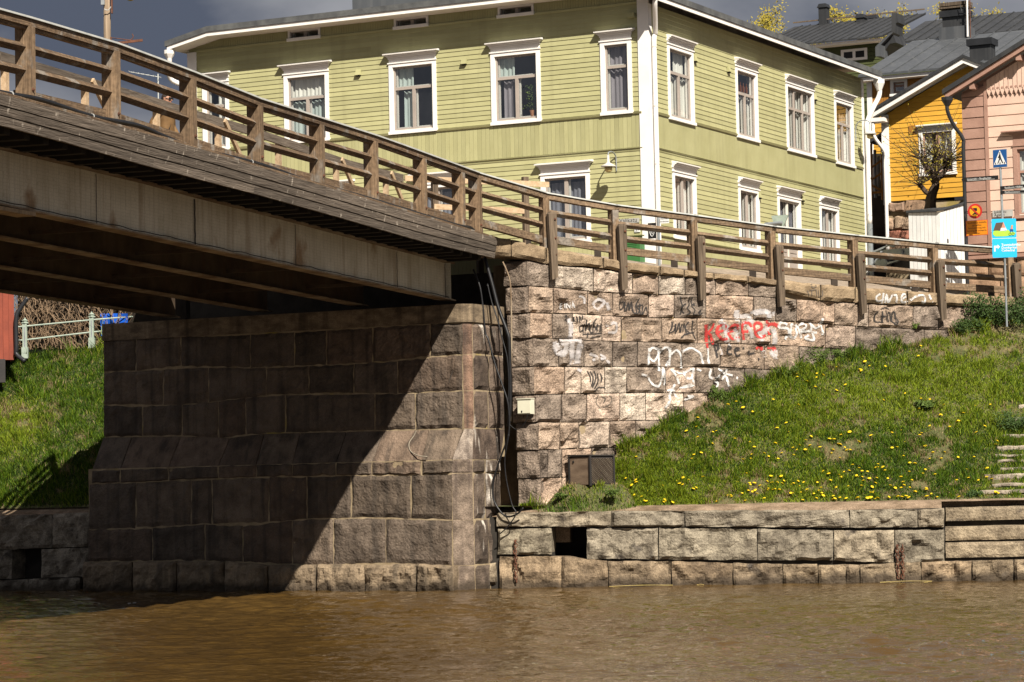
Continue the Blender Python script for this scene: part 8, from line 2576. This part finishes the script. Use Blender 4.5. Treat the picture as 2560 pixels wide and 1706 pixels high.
grass('grass', bank_l, -380, 380, 135000, 'long green grass on the bank left of the abutment', .26, 21, qmax=1.0, hscale=1.5, lime_gain=1.5)
grass('grass', heap_pt, 0, 39.99, 9000, 'patchy grass on the soil heap under the brown metal cabinet', .40, 41, qmax=.999)
grass('grass', lambda x, q: bank_r(x, q * .4 + .01), 1300, 1420, 2600, 'tufts of grass at the foot of the wall beside the cabinet', .5, 31)

# leafy weeds and bushes
def leafy(name, c, rx, ry, rz, n, size, leaf, label, cat, seed, group=None, up=.3):
    rs = random.Random(seed)
    c = Vector(c)
    o = thing(name, c, label, cat, group)
    mb = MB(); st_ = MB()
    lob = [(Vector((rs.uniform(-.7, .7) * rx, rs.uniform(-.7, .7) * ry, rs.uniform(.15, .8) * rz)), rs.uniform(.3, .55)) for _ in range(9)]
    for l, r in lob:
        st_.tube([c, c + l * .6 + Vector((0, 0, .05)), c + l], [.012, .009, .005], 4, caps=False)
    for i in range(n):
        l, r = rs.choice(lob)
        v = Vector((rs.gauss(0, 1), rs.gauss(0, 1), rs.gauss(0, 1))).normalized() * (rs.random() ** .4)
        p = c + l + Vector((v.x * rx * r, v.y * ry * r, v.z * rz * r))
        if p.z < c.z - .05: continue
        t = Vector((rs.gauss(0, 1), rs.gauss(0, 1), rs.gauss(up, .7))).normalized(); t2 = t.orthogonal().normalized(); s = size * rs.uniform(.6, 1.4)
        mb.add([p, p + t * s * .5 + t2 * s * .32, p + t * s, p + t * s * .5 - t2 * s * .32], [(0, 1, 2, 3)])
    build('leaves', mb, MATS[leaf], o)
    build('stems', st_, MATS['stalk'], o)
    return o
leafy('bush', on_bank(bank_r, 2500, 815), 1.0, .5, .75, 5200, .055, 'leaf_dark', 'dark green leafy bush at the foot of the blue sign', 'bush', 1)
leafy('bush', on_bank(bank_r, 2420, 835), .45, .3, .45, 1500, .05, 'leaf_dark', 'low leafy bush spreading left of the blue sign pole', 'bush', 2)
leafy('bush', on_bank(bank_r, 2590, 815), .6, .4, .9, 1800, .055, 'leaf_dark', 'leafy bush cut by the right edge beside the railing end', 'bush', 3)
leafy('bush', on_bank(bank_r, 2545, 1075), .55, .4, .40, 1700, .045, 'leaf_dark', 'rounded dark bush beside the overgrown bank steps', 'bush', 4)
leafy('weed_clump', on_bank(bank_r, 2050, 905), .36, .2, .30, 800, .04, 'leaf_green', 'leafy weeds growing against the wall under the white stones', 'weeds', 5, 'weeds along the wall foot')
leafy('weed_clump', on_bank(bank_r, 2110, 895), .30, .2, .22, 600, .04, 'leaf_green', 'leafy weeds against the wall right of the tallest clump', 'weeds', 6, 'weeds along the wall foot')
leafy('weed_clump', on_bank(bank_r, 1965, 940), .34, .2, .24, 700, .04, 'leaf_green', 'leafy weeds against the wall below the white tag', 'weeds', 7, 'weeds along the wall foot')
leafy('weed_clump', on_bank(bank_r, 1800, 1000), .25, .2, .30, 600, .05, 'leaf_green', 'tall grassy weeds where the turf meets the white letters', 'weeds', 8, 'weeds along the wall foot', up=1.5)
leafy('weed_clump', on_bank(bank_r, 2320, 1020), .32, .25, .16, 500, .07, 'leaf_green', 'flat rosette of broad leaves in the middle of the bank', 'weeds', 9, 'weeds on the bank')
leafy('weed_clump', P(1526, 1238, 61.95), .18, .14, .11, 320, .05, 'leaf_green', 'leafy weeds with yellow flowers at the cabinet corner', 'weeds', 10, 'weeds on the bank')
leafy('weed_clump', P(1404, 1244, 62.2), .15, .12, .10, 220, .05, 'leaf_green', 'leafy weeds between the wall corner and the cabinet', 'weeds', 12, 'weeds on the bank')
leafy('weed_clump', on_bank(bank_r, 2440, 1240), .22, .2, .12, 380, .045, 'leaf_dark', 'small dark weeds at the foot of the bank steps', 'weeds', 13, 'weeds on the bank')
leafy('weed_clump', FW.pt(2290, 822, .08), .10, .06, .14, 120, .03, 'leaf_green', 'little grass tuft rooted in a joint of the wall', 'weeds', 14, 'weeds along the wall foot')

# ================================================================== dandelions
mbf = MB()
mbf.lathe((0, 0, .0), [(.004, 0), (.004, .09)], 5)
nst = len(mbf.f)
mbf.lathe((0, 0, .088), [(.008, 0), (.030, .008), (.034, .016), (.022, .026), (.004, .030)], 9)
dm = bpy.data.meshes.new('dandelion')
dm.from_pydata([tuple(v) for v in mbf.v], [], mbf.f)
dm.materials.append(MATS['stalk']); dm.materials.append(MATS['dandelion'])
for i, pg in enumerate(dm.polygons): pg.material_index = 0 if i < nst else 1
rs = random.Random(77)
nd = 0
spots = [(1510, 1190), (1516, 1192), (1522, 1196), (1528, 1190), (1414, 1203)]
while len(spots) < 285:
    x = rs.uniform(1400, 2500)
    y = rs.uniform(850, 1262)
    top_ = ipoly(WT, x)
    if y < top_ + 12: continue
    k = (y - top_) / (1262 - top_)
    dens = .16 + .9 * max(0, k - .40) ** 1.3 * 1.8
    dens *= .35 + 1.5 * max(0, mnoise.noise(Vector((x * .012, y * .02, 3.3))) + .22)
    if x < 1560: dens *= .5
    if x > 2380: dens *= .35
    if rs.random() < dens: spots.append((x, y))
for (x, y) in spots:
    p = on_bank(bank_r, x, y + 6)
    o = bpy.data.objects.new('dandelion', dm); COL.objects.link(o)
    o.location = p - Vector((0, 0, rs.uniform(.0, .03)))
    k = rs.uniform(.85, 1.45)
    o.scale = (k, k, rs.uniform(.8, 1.25))
    o.rotation_euler = (R(rs.uniform(5, 40)), R(rs.uniform(-18, 18)), rs.uniform(0, 6.28))
    tag(o, 'yellow dandelion flower in the grass of the bank', 'dandelion', 'dandelions on the bank')
